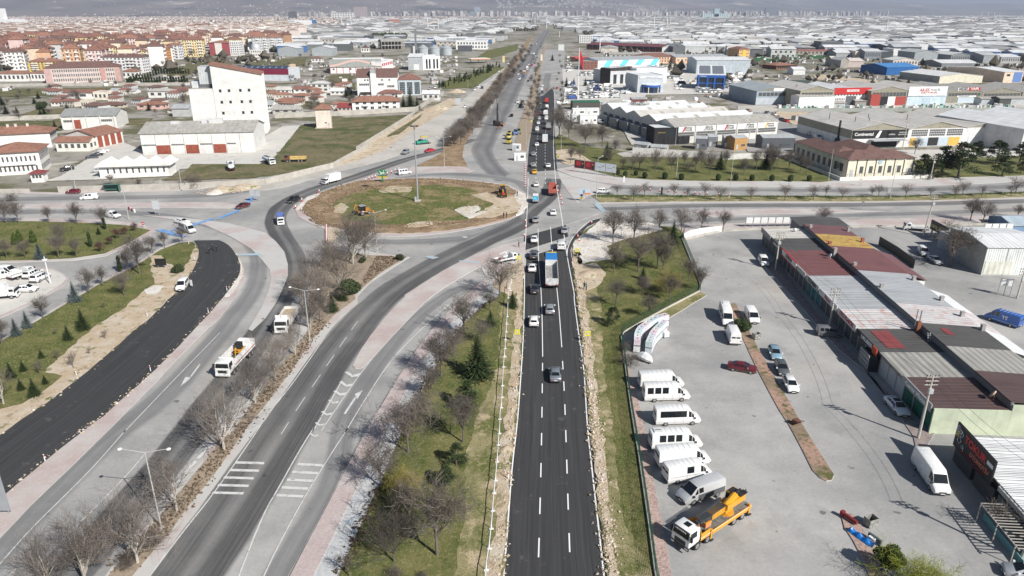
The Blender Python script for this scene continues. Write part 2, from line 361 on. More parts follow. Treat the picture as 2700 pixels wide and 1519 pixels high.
slab('sandy_verge',pp('S','1170 1760, 1196 1519, 1214 1409, 1230 1312, 1224 1216, 1250 1119, 1256 1100, 1300 1000, 1316 900, 1320 820, 1345 745, 1376 690')+NRL[:8][::-1],.185,M_GRASSP,side=M_GRASSP,rough=.3,seed=9)
slab('sandy_edge',[(x+o,y)for(x,y),o in zip(NRL[:9],(-70,-45,-28,-40,-30,-26,-22,-16,-8))]+[(x-3,y)for x,y in NRL[:9]][::-1],.22,M_SAND,side=M_SAND,rough=.35,seed=12)
slab('pavement',pp('11','2180 1420, 2060 1180, 2420 960, 2480 930, 2490 1130, 2470 1280'),.13,M_PINKL)
slab('sandy_ground',pp('12','2180 30, 2190 -60, 2440 -250, 2470 -100, 2440 60, 2330 110'),.21,M_SAND,side=M_SAND,rough=.25,seed=13)
ribbon('new_road',NRL,NRR,.06,M_NEW,jag=.1)
slab('crossing_road',pp('21','-60 300, 100 270, 420 250, 470 330, 520 480, 560 560, 900 640, 560 760, 300 830, -100 940, -160 870, 60 640, 130 560, 145 470, 100 440, -50 380'),.064,M_ASPH)
slab('crossing_road',pp('21','-140 1100, 230 980, 620 860, 640 900, 560 960, 400 1000, 120 1090, -60 1150'),.0645,M_ASPH)
slab('new_road',pp('21','500 1060, 540 950, 640 830, 760 730, 850 706, 830 740, 720 790, 640 880, 575 960, 540 1075'),.07,M_NEW)
FEN=pp('S','1775 1760, 1728 1519, 1712 1395, 1684 1202, 1670 1119, 1662 1067, 1637 882, 1700 845, 1759 813, 1844 769, 1847 753, 1825 697, 1797 628, 1805 618')
slab('lawn',NRR[:9]+pp('21','575 950, 620 880, 700 820, 840 730, 1000 760, 1560 790')+FEN[::-1],.15,M_GRASS)
slab('sandy_verge',NRR[:9]+[(x+o,y)for(x,y),o in zip(NRR[:9],(150,120,60,55,60,50,55,60,50))][::-1],.18,M_GRASSP,side=M_GRASSP,rough=.3,seed=15)
slab('sandy_edge',[(x+4,y)for x,y in NRR[:10]]+[(x+o,y)for(x,y),o in zip(NRR[:10],(36,28,26,30,26,24,26,24,26,24))][::-1],.24,M_SAND,side=M_SAND,rough=.4,seed=16)
slab('rubble_ground',pp('21','580 960, 640 890, 740 810, 850 730, 1010 760, 1330 750, 1440 810, 1230 870, 1000 930, 900 970, 960 1060, 940 1100, 740 1120, 640 1150, 600 1080'),.24,MRB,side=MRB,rough=.35,seed=17)
slab('sandy_ground',pp('21','600 1200, 660 1150, 800 1130, 900 1230, 850 1320, 760 1380, 640 1449'),.26,M_SAND,side=M_SAND,rough=.35,seed=18)
slab('pavement',pp('21','420 240, 600 210, 1000 318, 1350 345, 1700 353, 2200 358, 2536 352')+pp('31','600 365, 730 352, 1620 332, 2536 305, 3400 270, 3400 320, 2536 352, 2100 378, 1600 397, 1000 411, 0 403')+pp('21','2000 401, 1300 396, 1000 386, 760 352, 560 302'),.12,M_PINKL)
slab('lawn',pp('21','400 -40, 440 130, 600 205, 1000 313, 1350 341, 1700 350, 2200 356, 2536 352')+pp('31','600 363, 720 350, 500 190, 480 120, 0 130')+pp('21','2050 150, 1750 125, 1150 80, 700 20, 450 -100'),.16,M_GRASS)
slab('lawn',pp('31','1470 150, 1640 325, 2536 300, 3400 265, 3400 90, 2500 110, 2100 130'),.16,M_GRASS)
slab('median',pp('21','755 488, 1000 486, 1700 494, 2536 494')+pp('31','1250 500, 1700 490, 2536 456, 3400 420, 3400 470, 2536 505, 1700 535, 900 548, 0 545')+pp('21','1200 553, 850 556'),.14,M_GRASSP)
slab('pavement',pp('21','790 556, 1200 556, 2536 551')+pp('31','900 551, 1700 538, 2536 508, 3400 473, 3400 482, 2536 516, 1700 546, 900 558, 0 558')+pp('21','1200 563, 800 566'),.12,M_PINK)
slab('pavement',pp('21','1730 642, 2000 626, 2536 615')+pp('31','600 622, 1220 640, 600 656, 0 666')+pp('21','1850 692'),.11,M_PINK)
slab('pavement',pp('21','1580 780, 2100 755, 2536 736')+pp('31','800 721, 1700 700, 2536 666, 3400 630, 3400 680, 2536 716, 1700 766, 800 771, 0 801')+pp('21','2100 802, 1850 832, 1650 885'),.12,M_PINK)
slab('traffic_island',pp('21','430 260, 560 305, 760 360, 960 395, 940 410, 800 470, 740 490, 620 560, 520 430, 470 350'),.07,M_PINKL)
slab('rubble_ground',pp('21','420 60, 560 40, 760 160, 600 200, 500 190, 430 140'),.22,M_SAND,side=M_SAND,rough=.3,seed=20)
slab('traffic_island',pp('11','1400 215, 1870 212, 1990 250, 1940 268, 1390 265, 1330 280'),.12,M_PINK)
slab('planting_bed',pp('11','1430 212, 1640 110, 1700 60')+pp('10','1700 1380, 2000 1000, 2250 700, 2420 500, 2530 330, 2536 320, 2536 380, 2440 560, 2280 790, 2060 1130, 1900 1380')+pp('11','1880 110, 1930 212'),.15,M_MUD,side=M_MUD)
ribc('lane_surface',pp('10','2000 1330')+pp('11','1650 70, 1400 130, 1150 210, 850 320, 560 400, 300 500, 130 610, 80 720, 130 860, 230 990, 290 1130, 270 1300')+pp('S','742 790, 695 862, 645 940, 590 1020, 525 1103, 463 1191, 372 1300, 276 1410, 170 1525, 20 1700'),[5,6,6,6.5,7,6.5,6,6,6,6,6],.008,M_LANE2)
ribc('lane_surface',pp('S','375 1700, 497 1519, 610 1354, 760 1119, 832 1006, 893 920, 970 824, 1055 750')+pp('11','1650 1140, 2000 960, 2300 830, 2500 720')+pp('21','90 690, 220 600, 330 520, 380 440, 400 330'),[9,9,8.8,8.5,8.5,8.5,8.5,8,7,6],.0685,M_LANE2)
ribc('lane_surface',pp('11','620 900, 900 925, 1300 935, 1700 925, 2100 880')+pp('21','-100 800, 100 690'),[3,5,6,6,4],.066,M_LANES)
ribc('lane_surface',pp('11','1250 330, 1500 290, 1900 285, 2200 310, 2450 370')+pp('21','120 420, 330 560'),[3,5,5,5,4],.067,M_LANES)
ribc('lane_surface',pp('01','-600 545, 0 528, 850 515, 1500 505, 2000 495, 2400 440')+pp('11','100 400, 350 350'),[6,6.5,6.5,6,4],.006,M_LANES)
ribc('lane_surface',pp('01','-600 690, 0 650, 900 640, 1600 680, 2100 790, 2380 920, 2470 1060, 2480 1250, 2400 1449')+pp('02','2240 300, 1900 720, 1500 1150')+pp('03','1050 100, 500 650, 0 1180, -400 1600'),[6,6,5.5,5,5,5,5.5,6,6],.006,M_LANES)
ribc('lane_surface',pp('21','420 560, 700 620, 1100 612, 1600 590, 2536 585')+pp('31','600 585, 1300 575, 2000 560, 2536 545, 3300 520'),[4,5,6,6,6],.007,M_LANE)
ribc('lane_surface',pp('21','420 300, 700 375, 1000 420, 1500 430, 2536 440')+pp('31','700 445, 1600 435, 2536 400, 3300 370'),[4,5,6,6,6],.007,M_LANES)
ribc('lane_surface',pp('21','1300 760, 1700 730, 2536 700')+pp('31','700 685, 1500 665, 2536 625, 3300 590'),[4,4,4.5,5],.007,M_LANES)
ribc('lane_surface',pp('13','60 1600, 300 1160, 700 500')+pp('12','720 1350, 1000 850, 1300 460, 1600 180, 1900 0')+pp('11','2000 1380'),[4.5,4.5,4,4,3.5],.006,M_LANES)
HC=pp('11','2300 350, 2130 200, 2060 70')+pp('10','2075 1400, 2180 1200, 2300 960, 2420 720, 2520 560, 2620 400, 2690 290');ribc('highway',HC,[8,14,17,18,19,19,20,22,24],.007,asphalt_mat('highway_asphalt',(.12,.12,.125),[(0,.5),(.2,.9),(.5,.7),(.75,1.),(1,.5)],.3));slab('scrub_strip',pp('20','20 1440, 60 1200, 160 930, 240 640, 300 440, 325 440, 275 640, 240 930, 190 1200, 140 1440'),.14,M_BED,side=M_BED,rough=.4)
ribc('lane_surface',pp('20','330 960, 320 800, 350 700'),[8,8,8],.007,M_LANES)
RI=pp('11','355 600, 400 540, 520 470, 700 400, 880 350, 1150 335, 1500 324, 1800 335, 2060 360, 2300 395, 2450 470, 2485 560, 2450 630, 2330 700, 2050 770, 1750 820, 1400 848, 1100 845, 850 820, 640 790, 480 730, 390 670')
RO=pp('11','285 625, 300 590, 400 500, 520 465, 700 395, 880 345, 1150 330, 1500 318, 1800 328, 2060 352, 2330 390, 2490 470, 2500 570, 2470 660, 2350 715, 2050 795, 1750 845, 1400 880, 1100 878, 820 850, 560 810, 420 755, 310 690')
slab('roundabout_kerb',RO,.12,M_PINK)
slab('roundabout_island',RI,.3,M_MUD,side=M_MUD,rough=.35,seed=22)
slab('roundabout_lawn',pp('11','620 600, 700 520, 900 450, 1150 420, 1420 395, 1750 385, 2000 440, 2150 520, 2200 600, 2100 680, 1950 720, 1700 740, 1400 775, 1150 770, 900 740, 720 690'),.36,gmat('island_turf',[(.1,.12,.035),((.29,.22,.13),.12,.48,.56),((.2,.14,.085),.3,.56,.63),((.06,.09,.02),.5,.5,.7),((.32,.28,.15),2.2,.52,.72)],.95,(4,.9,.12)),side=M_MUD,rough=.5,seed=23)
for k,s in enumerate(('1080 440, 1200 400, 1400 410, 1370 460, 1120 465','1960 480, 2120 460, 2260 520, 2420 470, 2470 560, 2400 640, 2150 700, 1950 700, 2050 640, 2180 570','660 590, 720 560, 800 600, 740 660, 650 650','1300 780, 1450 740, 1580 740, 1600 770, 1400 795')):
 slab('bare_patch',pp('11',s),.4+.004*k,M_SAND,side=M_SAND,rough=.4,seed=30+k)
slab('rubble_ground',pp('11','285 620, 400 510, 520 470, 500 500, 400 540, 350 600, 350 622'),.33,MRB,side=MRB)
slab('rubble_ground',pp('11','1805 625, 1880 600, 2040 588, 2055 620, 2000 660, 2140 635, 1990 700, 1940 710, 1870 670'),.43,MRB,side=MRB,rough=.3,seed=39)
slab('rubble_ground',pp('11','2390 440, 2480 480, 2500 580, 2440 660, 2390 680, 2440 590, 2380 510'),.42,MRB,side=MRB,rough=.3,seed=36)
slab('rubble_ground',pp('11','570 800, 690 800, 700 860, 640 950, 590 940'),.25,M_SAND,side=M_SAND,rough=.3,seed=37)
slab('planting_strip',pp('S','1925 800, 1940 800, 1965 850, 2000 920, 2041 990, 2072 1043, 2102 1095, 2135 1150, 2199 1251, 2193 1265, 2179 1268, 2163 1260, 2143 1240, 2110 1174, 2080 1119, 2055 1081, 2028 1032, 1996 972, 1965 905, 1938 850'),.13,gmat('weedy_strip',[(.26,.2,.14),((.4,.26,.2),.13,.46,.56),((.11,.12,.04),.5,.52,.62),((.16,.12,.08),2,.5,.7)],.95,(6,.9,.08)))
slab('planting_strip',pp('33','795 880, 830 850, 890 850, 960 920, 1030 1060, 1110 1230, 1180 1400, 1300 1700, 1180 1700, 1080 1500, 1000 1290, 900 1100, 820 980'),.13,mat((.42,.3,.25),.9,0,.4,3.))
slab('brick_strip',pp('S','1783 1760, 1735 1519, 1719 1395, 1691 1202, 1677 1119, 1668 1067, 1645 950, 1655 950, 1690 1085, 1697 1119, 1708 1190, 1725 1275, 1740 1350, 1760 1450, 1771 1519, 1830 1760'),.12,mat((.46,.34,.3),.9,0,.45,3.))
slab('planting_strip',FEN[6:10]+pp('22','1860 100, 1600 260, 1480 330'),.13,M_GRASSP)
slab('shop_pavement',pp('32','60 -180, 330 120, 560 390, 800 650, 1080 860, 1250 1110, 1480 1449')+pp('33','1530 330, 1700 60')+pp('32','1640 1440, 1000 800, 560 280, 300 -60, 180 -250'),.12,mat((.3,.25,.235),.9,0,.3,1.))
# ## painted markings
Z=.072
lines('lane_marking',[[(x+4,y)for x,y in NRL[:-3]]],.17,Z,M_WHITEN)
lines('lane_marking',[pp('S','1612 1700, 1593 1519, 1557 1202, 1548 1119')+pp('22','690 800, 640 500, 590 120')+pp('21','600 1449, 540 1150, 500 900, 480 720, 440 500, 408 280, 395 0')+pp('20','395 1400, 405 1100, 410 900, 385 835')],.17,Z,M_WHITEN)
for cp,a,b in((pp('23','235 1760, 255 1250, 275 500, 285 0')+pp('22','292 750'),0,1),(pp('23','570 1700, 545 1050, 515 100')+pp('22','500 1020, 480 680'),0,1)):
 lines('lane_marking',[cp],.16,Z+.002,M_WHITEN,dash=(3,4))
lines('lane_marking',[pp('22','293 690, 288 300, 275 0')+pp('21','270 1350, 250 1060, 250 810'),pp('22','476 600, 450 250, 425 0')+pp('21','380 980, 368 790')],.15,Z+.004,M_WHITEN)
lines('lane_marking',[pp('21','228 330, 235 0')+pp('20','245 1300, 280 980'),pp('21','320 380, 315 0')+pp('20','320 1380, 325 1100')],.14,Z+.004,M_WHITEN,dash=(3,4))
lines('lane_marking',[pp('21','525 1060, 535 970, 600 860, 700 760, 770 722, 840 706')],.16,Z+.006,M_WHITEN)
Z=.075
lines('lane_marking',[pp('03','950 2100, 1430 1449, 1720 1060, 2060 640, 2500 0')+pp('12','-30 1300, 220 1000, 420 720, 570 500')],.16,Z,M_WHITE)
lines('lane_marking',[pp('13','-300 1560, -20 850, 130 600, 300 290, 480 0')+pp('12','430 1449, 600 1150, 730 920')],.18,Z,M_WHITE)
lines('lane_marking',[pp('13','-150 1750, 0 1410, 150 1100, 420 610, 640 260, 810 0')+pp('12','740 1449, 900 1180, 1090 880, 1220 700, 1450 460, 1750 190'),pp('12','530 1400, 700 1150, 870 900, 1000 730, 1180 500, 1500 180, 1760 0')],.16,Z,M_WHITE)
lines('lane_marking',[pp('12','880 350, 720 580, 520 870, 300 1190, 150 1430')],.12,Z,M_WHITE,dash=(4,3))
lines('lane_marking',[pp('03','-200 1560, 0 1330, 300 990, 620 680, 900 400, 1230 20')+pp('02','1150 1449, 1500 1080, 1800 770, 2100 460'),pp('03','340 1360, 680 1020, 900 800, 1200 500, 1400 260')],.14,Z,M_WHITE)
lines('lane_marking',[pp('03','1500 780, 1650 600, 2020 180')],.5,Z,M_WHITE)
lines('lane_marking',[pp('03','-100 1620, 160 1370')],.16,Z,M_WHITE,dash=(4,5))
mb=MB()
def quadpx(tile,s):mb.face([G(x,y,Z+.004)for x,y in pp(tile,s)])
for k in range(5):
 o=72*k
 quadpx('03','%f %f, %f %f, %f %f, %f %f'%(2255-55*k,352+o,2525-48*k,360+o,2520-50*k,382+o,2240-55*k,374+o))
 o=74*k
 quadpx('13','%f %f, %f %f, %f %f, %f %f'%(310-50*k,368+o,550-46*k,380+o,545-48*k,404+o,302-50*k,392+o))
for(x,y,w)in((830,850,1.),(775,945,.95),(715,1030,.9),(650,1115,.7),(585,1225,.75),(520,1330,.65),(465,1435,.55)):
 a,h=76*w,34*w
 quadpx('12','%f %f, %f %f, %f %f, %f %f'%(x-a,y-h*.4,x-a*.55,y-h*.6,x,y+h*.4,x-a*.1,y+h*1.1))
 quadpx('12','%f %f, %f %f, %f %f, %f %f'%(x-a*.1,y+h*1.1,x,y+h*.4,x+a,y-h*.1,x+a*.75,y+h*.8))
quadpx('12','745 1235, 855 1070, 872 1078, 765 1240');quadpx('12','850 1050, 930 1010, 875 1098, 866 1070')
quadpx('02','1812 885, 1905 757, 1916 765, 1822 890');quadpx('02','1770 885, 1822 884, 1812 905, 1722 975')
quadpx('01','2335 872, 2370 858, 2410 862, 2375 874');quadpx('11','1870 884, 1915 880, 1935 892, 1900 893')
struct('road_marking',mb,M_WHITE)
mb=MB()
for tl,s in(('01','2365 520, 2425 495, 2420 540, 2345 575'),('01','2060 710, 2270 625, 2290 640, 2085 720'),('01','1800 770, 2030 708, 2060 712, 1840 785'),('01','1620 825, 1690 805, 1720 810, 1640 832'),('01','1478 820, 1560 812, 1790 880, 1740 890, 1600 860')):
 mb.face([G(x,y,.128)for x,y in pp(tl,s)])
struct('cycle_crossing',mb,M_BLUEP)
mb=MB()
for tl,s in(('01','2240 1048, 2480 1042, 2500 1062, 2260 1068'),('21','775 568, 830 568, 905 640, 860 650'),('11','1520 1078, 1560 1066, 1660 1080, 1600 1098'),('11','1850 1110, 2050 1125, 2060 1138, 1850 1122')):
 mb.face([G(x,y,.135)for x,y in pp(tl,s)])
struct('cycle_crossing',mb,M_BLUEF)
# ## yards, fields and banks north of the junction
U=[('green_field','10','335 1195, 480 1180, 490 1130, 660 1130, 1380 1095, 1100 1290, 850 1449','11','700 175, 350 255, 0 312, -700 335, -1000 340, -800 290, -700 190, -60 190, 100 110',M_GRASSF,.06),('concrete_apron','10','160 1205, 335 1196, 190 1449, 30 1449','11','-80 200, -300 200, -120 0',M_CONC,.05),('factory_yard','01','440 350, 590 300, 900 95, 1060 -70, 1350 55, 1370 108, 2440 84','01','2640 40, 2640 120, 2440 208, 1720 235, 1640 302, 960 335',M_CONC,.04),('sandy_bank','10','830 1449, 1120 1290, 1450 1085, 1760 940, 1860 960, 1830 1000, 1400 1250, 1100 1449','11','900 150, 600 230, 700 175',M_SAND,.09),('dusty_roadside','10','1100 1449, 1400 1250, 1830 1000, 2000 860, 2150 760, 2300 640, 2420 500, 2440 540, 2250 760, 2000 1000, 1700 1250, 1600 1449','11','1400 60, 1150 150, 700 262, 560 300, 200 410, 0 440, -300 440, -200 390, 0 345, 600 240, 900 150, 1250 20',M_DUSTY,.07),('green_bank','10','1170 1290, 1400 1150, 1500 1085, 1480 1120, 1280 1280, 1200 1300','10','1160 1310',M_GRASSF,.12),('rough_field','00','-200 850, 0 848, 640 840, 1160 832, 1290 860','00','900 900, 0 925, -200 930',M_GRASSF,.04),('rough_field','00','-200 1160, 500 1150, 600 1110, 600 1240, 300 1290, 100 1270','00','-200 1300',M_GRASSF,.04),('rough_field','00','340 1050, 650 1030, 600 1100, 240 1130','00','200 1090',M_GRASSF,.05),('rough_field','00','1230 1130, 1460 1130, 1400 1190','00','1200 1190',M_GRASSF,.05),('rough_field','00','1560 720, 1800 600, 2000 560, 2200 550, 2170 620','00','1980 640, 1780 720',M_GRASSF,.05),('park_lawn','10','1850 740, 2200 640, 2290 640, 2000 830, 1700 850','10','1640 790',M_GRASS,.05),('park_lawn','10','2120 480, 2420 420, 2400 480, 2150 560','10','1990 570',M_GRASS,.05),('rough_field','10','0 560, 385 555, 380 625, 0 630','10','-200 620',M_GRASSF,.05),('rough_field','10','620 720, 850 700, 860 860, 740 800','10','600 760',M_GRASSF,.05),('dealer_yard','20','480 660, 1500 620, 2300 700, 2250 860, 2180 890, 1280 905, 1250 960','20','500 990',M_CONC,.04),('factory_yard','20','930 960, 1290 930, 1330 1200, 1350 1380, 1140 1380, 1000 1130','20','900 1000',M_DUSTY,.05),('dry_bank','30','160 1066, 560 1072, 545 1200, 330 1190','30','200 1110',M_SAND,.06),('dry_bank','30','520 722, 640 715, 1140 770, 1150 800, 800 770','30','560 760',M_SAND,.06),('works_yard','30','-200 1010, 2700 965, 2700 1060, 200 1068','30','-200 1080',M_DUSTY,.03),('works_street','30','-300 1110, 60 1070, 320 1190, 560 1240, 900 1420, 500 1449','30','-100 1449',M_ASPH,.04),('works_street','31','420 20, 900 60, 2700 40, 2700 130, 1500 150','31','480 110',M_CONC,.05),('pavement','21','1000 90, 1150 60, 1700 110, 1900 130','21','1060 120',M_DUSTY,.17)]
for nm,t1,s1,t2,s2,m_,z_ in U:slab(nm,pp(t1,s1)+pp(t2,s2),z_,m_,side=m_,rough=.25,seed=len(s1))
# ## vegetation
def lmat(name,a,b_,c=None,rough=.8):
 m,t,b=nmat(name);g=nd(t,'ShaderNodeNewGeometry');r=g.outputs['Random Per Island']
 st=[(0.,a),(1.,b_)]if c is None else[(0.,a),(.55,b_),(1.,c)]
 oi=nd(t,'ShaderNodeObjectInfo');k=mth(t,'ADD',mth(t,'MULTIPLY',oi.outputs['Random'],.3),.85)
 col=ramp(t,r,st);cc=nd(t,'ShaderNodeVectorMath',operation='SCALE');t.links.new(col,cc.inputs[0]);t.links.new(k,cc.inputs['Scale'])
 t.links.new(cc.outputs[0],b.inputs['Base Color']);b.inputs['Roughness'].default_value=rough;b.inputs['Specular IOR Level'].default_value=.15;return m
M_BARK=lmat('grey_brown_bark',(.1,.085,.075),(.17,.145,.125))
M_BARKW=lmat('pale_plane_bark',(.34,.31,.27),(.46,.43,.38))
M_TWIG=lmat('bare_twigs',(.085,.074,.068),(.14,.122,.11),(.18,.15,.122))
M_TWIGW=lmat('pale_bare_twigs',(.12,.105,.095),(.21,.185,.165),(.19,.15,.115))
M_TWIGY=lmat('budding_yellow_twigs',(.2,.17,.05),(.3,.25,.07),(.22,.2,.07))
M_TWIGR=lmat('purple_plum_twigs',(.075,.038,.038),(.13,.07,.062))
M_SPRUCE=lmat('dark_spruce_needles',(.022,.038,.016),(.045,.065,.026),(.065,.085,.035))
M_BLUESP=lmat('blue_spruce_needles',(.07,.095,.09),(.12,.15,.145),(.17,.2,.195))
M_PINE=lmat('pine_needles',(.028,.042,.02),(.05,.07,.03),(.075,.095,.04))
M_CYPR=lmat('thuja_leaves',(.035,.06,.015),(.07,.1,.025),(.1,.12,.03))
M_YELL=lmat('yellow_green_leaves',(.14,.17,.02),(.24,.27,.04),(.32,.34,.08))
M_DRY=lmat('dry_shrub',(.06,.042,.028),(.11,.08,.055),(.15,.11,.075))
M_BLADE=lmat('grass_blades',(.07,.1,.022),(.15,.165,.05),(.3,.27,.13))
M_BLADEG=lmat('lush_grass_blades',(.045,.09,.015),(.08,.14,.03),(.13,.18,.05))
M_STONE=lmat('loose_stones',(.42,.34,.26),(.58,.5,.41),(.7,.66,.6))
M_STONE2=lmat('rubble_stones',(.3,.235,.17),(.46,.38,.29),(.6,.55,.48))
M_CLOD=lmat('earth_clods',(.11,.075,.05),(.2,.14,.09),(.3,.225,.15))
def cone3(mb,a,b,r0,r1):
 d=b-a;L=d.length
 if L<1e-5:return
 d=d/L;u=d.orthogonal().normalized();w=d.cross(u);n=len(mb.v)
 for k in(0,2.0944,4.18879):
  q=u*math.cos(k)+w*math.sin(k);mb.v.append(tuple(a+q*r0));
 for k in(0,2.0944,4.18879):
  q=u*math.cos(k)+w*math.sin(k);mb.v.append(tuple(b+q*r1))
 for k in range(3):
  j=(k+1)%3;mb.f.append((n+k,n+j,n+3+j,n+3+k));mb.m.append(0)
def bare_tree(seed,h=7.,trunk=.28,r=.13,spread=.75,lev=4,kids=(5,6,5,4),twist=.25,up=.25,stems=1,lean=.05,twr=.011):
 R=random.Random(seed);T=MB();C=MB();tips=[0]
 def grow(p,d,L,rad,l):
  seg=4 if l<2 else(3 if l==2 else 2);tgt=T if l<=1 else C;pts=[p];q=p.copy();dd=d.copy()
  for s in range(seg):
   dd=(dd+Vector((R.gauss(0,1),R.gauss(0,1),R.gauss(0,1)))*twist*(.35 if l==0 else.6)+Vector((0,0,up*.35))).normalized()
   q2=q+dd*(L/seg);r0=rad*(1-.75*s/seg);r1=rad*(1-.75*(s+1)/seg)
   if l<=1:tgt.tube(q,q2,r0,r1,6 if l==0 else 5,False)
   else:cone3(tgt,q,q2,max(r0,twr),max(r1,twr*.6))
   q=q2;pts.append(q.copy())
  if l>=lev:return
  n=kids[min(l,len(kids)-1)]
  for k in range(n):
   t=(.45 if l==0 else.25)+(.75 if l else.55)*(k+R.random()*.6)/n;t=min(t,1.)
   i=min(int(t*seg),seg-1);f=t*seg-i;b=pts[i].lerp(pts[i+1],f)
   a=R.uniform(0,6.283)+k*2.4;o=dd.orthogonal().normalized();o.rotate(Matrix.Rotation(a,3,dd))
   nd_=(dd*(1-spread*R.uniform(.55,1.))+o*spread*R.uniform(.7,1.1)+Vector((0,0,up*.4))).normalized()
   grow(b,nd_,L*R.uniform(.5,.72)*(1. if l else.95),max(rad*.52*(1-.3*t),twr),l+1)
 if stems==1:
  tl=h*trunk;d=Vector((R.uniform(-lean,lean),R.uniform(-lean,lean),1)).normalized();p=Vector((0,0,-.1));e=p+d*(tl+.1)
  T.tube(p,e,r,r*.8,7,False);n=kids[0]
  for k in range(n):
   a=6.283*k/n+R.uniform(-.5,.5);s=spread*R.uniform(.35,.95)
   grow(e-d*R.uniform(0,tl*.25),Vector((math.cos(a)*s,math.sin(a)*s,1.)).normalized(),h*(1-trunk)*R.uniform(.55,.74),r*.6,1)
 else:
  for k in range(stems):
   a=6.283*k/stems+R.uniform(-.6,.6);s=spread*R.uniform(.3,1.)
   grow(Vector((R.uniform(-.15,.15),R.uniform(-.15,.15),-.05)),Vector((math.cos(a)*s,math.sin(a)*s,1)).normalized(),h*R.uniform(.6,.8),r,1)
 return T,C
def frond(mb,p,d,L,w,R,droop=.3):
 n=max(2,int(L/.28));side=d.cross(Vector((0,0,1)));side=side.normalized()if side.length>1e-3 else Vector((1,0,0));q=p
 for s in range(n):
  f=(s+1)/n;e=p+d*(L*f)+Vector((0,0,-droop*L*f*f))
  ww=w*(1.15-f)*R.uniform(.7,1.2)
  for sg in(-1,1):
   t=q.lerp(e,R.random())+side*sg*ww+Vector((0,0,-ww*R.uniform(.1,.6)))+d*ww*.6
   mb.face([q,e,t])
  mb.face([q+Vector((0,0,.05)),e,q.lerp(e,.5)+Vector((R.uniform(-.1,.1),R.uniform(-.1,.1),-ww*.7))]);q=e
def spruce(seed,h=6.,R0=1.6,bottom=.06,dens=1.):
 R=random.Random(seed);T=MB();C=MB();T.tube((0,0,-.1),(0,0,h*.9),h*.02+.03,.01,6,False)
 nl=int(h/.22*dens)
 for i in range(nl):
  f=i/nl;z=h*(bottom+(1-bottom)*f);L=R0*(1-f)**.85*R.uniform(.8,1.12)+.06;n=max(4,int(11*(1-f)+4))
  for k in range(n):
   a=6.283*(k+R.random()*.7)/n+i*1.3;d=Vector((math.cos(a),math.sin(a),.12+.5*f)).normalized()
   frond(C,Vector((0,0,z)),d,L*R.uniform(.75,1.1),.2+.16*(1-f),R,.22*(1-f))
 return T,C
def leafy(seed,blobs,n,size,trunk=None,shell=.55):
 R=random.Random(seed);T=MB();C=MB()
 if trunk:
  for a,b,r0,r1 in trunk:T.tube(a,b,r0,r1,6,False)
 tot=sum(b[3]**2 for b in blobs)
 for(x,y,z,rr,sz)in blobs:
  for _ in range(int(n*rr*rr/tot)):
   v=Vector((R.gauss(0,1),R.gauss(0,1),R.gauss(0,1))).normalized();q=R.uniform(shell,1.)**.5*R.uniform(.93,1.06)
   p=Vector((x+v.x*rr*q,y+v.y*rr*q,z+v.z*rr*sz*q));s=size*R.uniform(.6,1.3)
   u=Vector((R.gauss(0,1),R.gauss(0,1),R.gauss(0,1))).normalized();w=(u.cross(v)+v*R.uniform(-.3,.6));w=w.normalized()if w.length>1e-3 else u.orthogonal()
   C.face([p-u*s*.5,p+w*s*.9,p+u*s*.5])
 return T,C
def pine(seed,h=7.):
 R=random.Random(seed);T=MB();C=MB();T.tube((0,0,-.1),(R.uniform(-.2,.2),R.uniform(-.2,.2),h*.93),h*.022+.04,.03,6,False)
 for i in range(int(h*5.5)):
  f=R.uniform(.16,1.);z=h*f;a=R.uniform(0,6.283);L=h*.3*(1-f)**.6*R.uniform(.45,1.1)+.15
  e=Vector((math.cos(a)*L,math.sin(a)*L,z+L*.25));cone3(T,Vector((0,0,z)),e,.035,.012);c=.3+.36*(1-f)
  for _ in range(64):
   v=Vector((R.gauss(0,1),R.gauss(0,1),R.gauss(0,.7))).normalized()*c*R.uniform(.3,1.25);p=e*R.uniform(.7,1.05)+v*.9;p.z=e.z+v.z*.8
   u=Vector((R.gauss(0,1),R.gauss(0,1),R.gauss(0,1))).normalized()*.11;C.face([p-u,p+u,p+v.normalized()*.32+Vector((0,0,.08))])
 return T,C
KIND={}
def proto(kind,T,C,mt,mc,h):
 KIND.setdefault(kind,[]).append((T.mesh('trunk',mt)if T.f else None,C.mesh('crown',mc),h))
def hgt(C):return max(v[2]for v in C.v)
for s in range(5):
 T,C=bare_tree(100+s,7.,.34,.13,.72,4,(7,6,6,5),.26,.2,twr=.014);proto('round',T,C,M_BARK,M_TWIG,hgt(C))
for s in range(4):
 T,C=bare_tree(200+s,9.,.17,.2,.62,4,(7,6,6,5),.32,.22,twr=.013);proto('vase',T,C,M_BARKW,M_TWIGW,hgt(C))
for s in range(3):
 T,C=bare_tree(300+s,10.,.2,.16,.5,4,(7,7,6,5),.25,.32,twr=.017);proto('tall',T,C,M_BARK,M_TWIG,hgt(C))
for s in range(3):
 T,C=bare_tree(400+s,2.5,.1,.05,.8,4,(5,6,6,4),.3,.12,stems=7,twr=.009);proto('shrub',T,C,M_BARK,M_TWIG,hgt(C))
for s in range(2):
 T,C=bare_tree(450+s,4.,.25,.07,.75,4,(7,6,6,6),.3,.12);proto('plum',T,C,M_BARK,M_TWIGR,hgt(C))
for s in range(2):
 T,C=bare_tree(500+s,6.,.16,.1,.85,4,(8,8,8,7),.35,.05);proto('willow',T,C,M_BARK,M_TWIGY,hgt(C))
for s in range(3):
 T,C=bare_tree(550+s,3.2,.35,.05,.7,3,(6,6,6),.3,.2);proto('sapling',T,C,M_BARK,M_TWIG,hgt(C))
for s in range(3):
 T,C=spruce(600+s,6.,1.7,.05);proto('spruce',T,C,M_BARK,M_SPRUCE,6.)
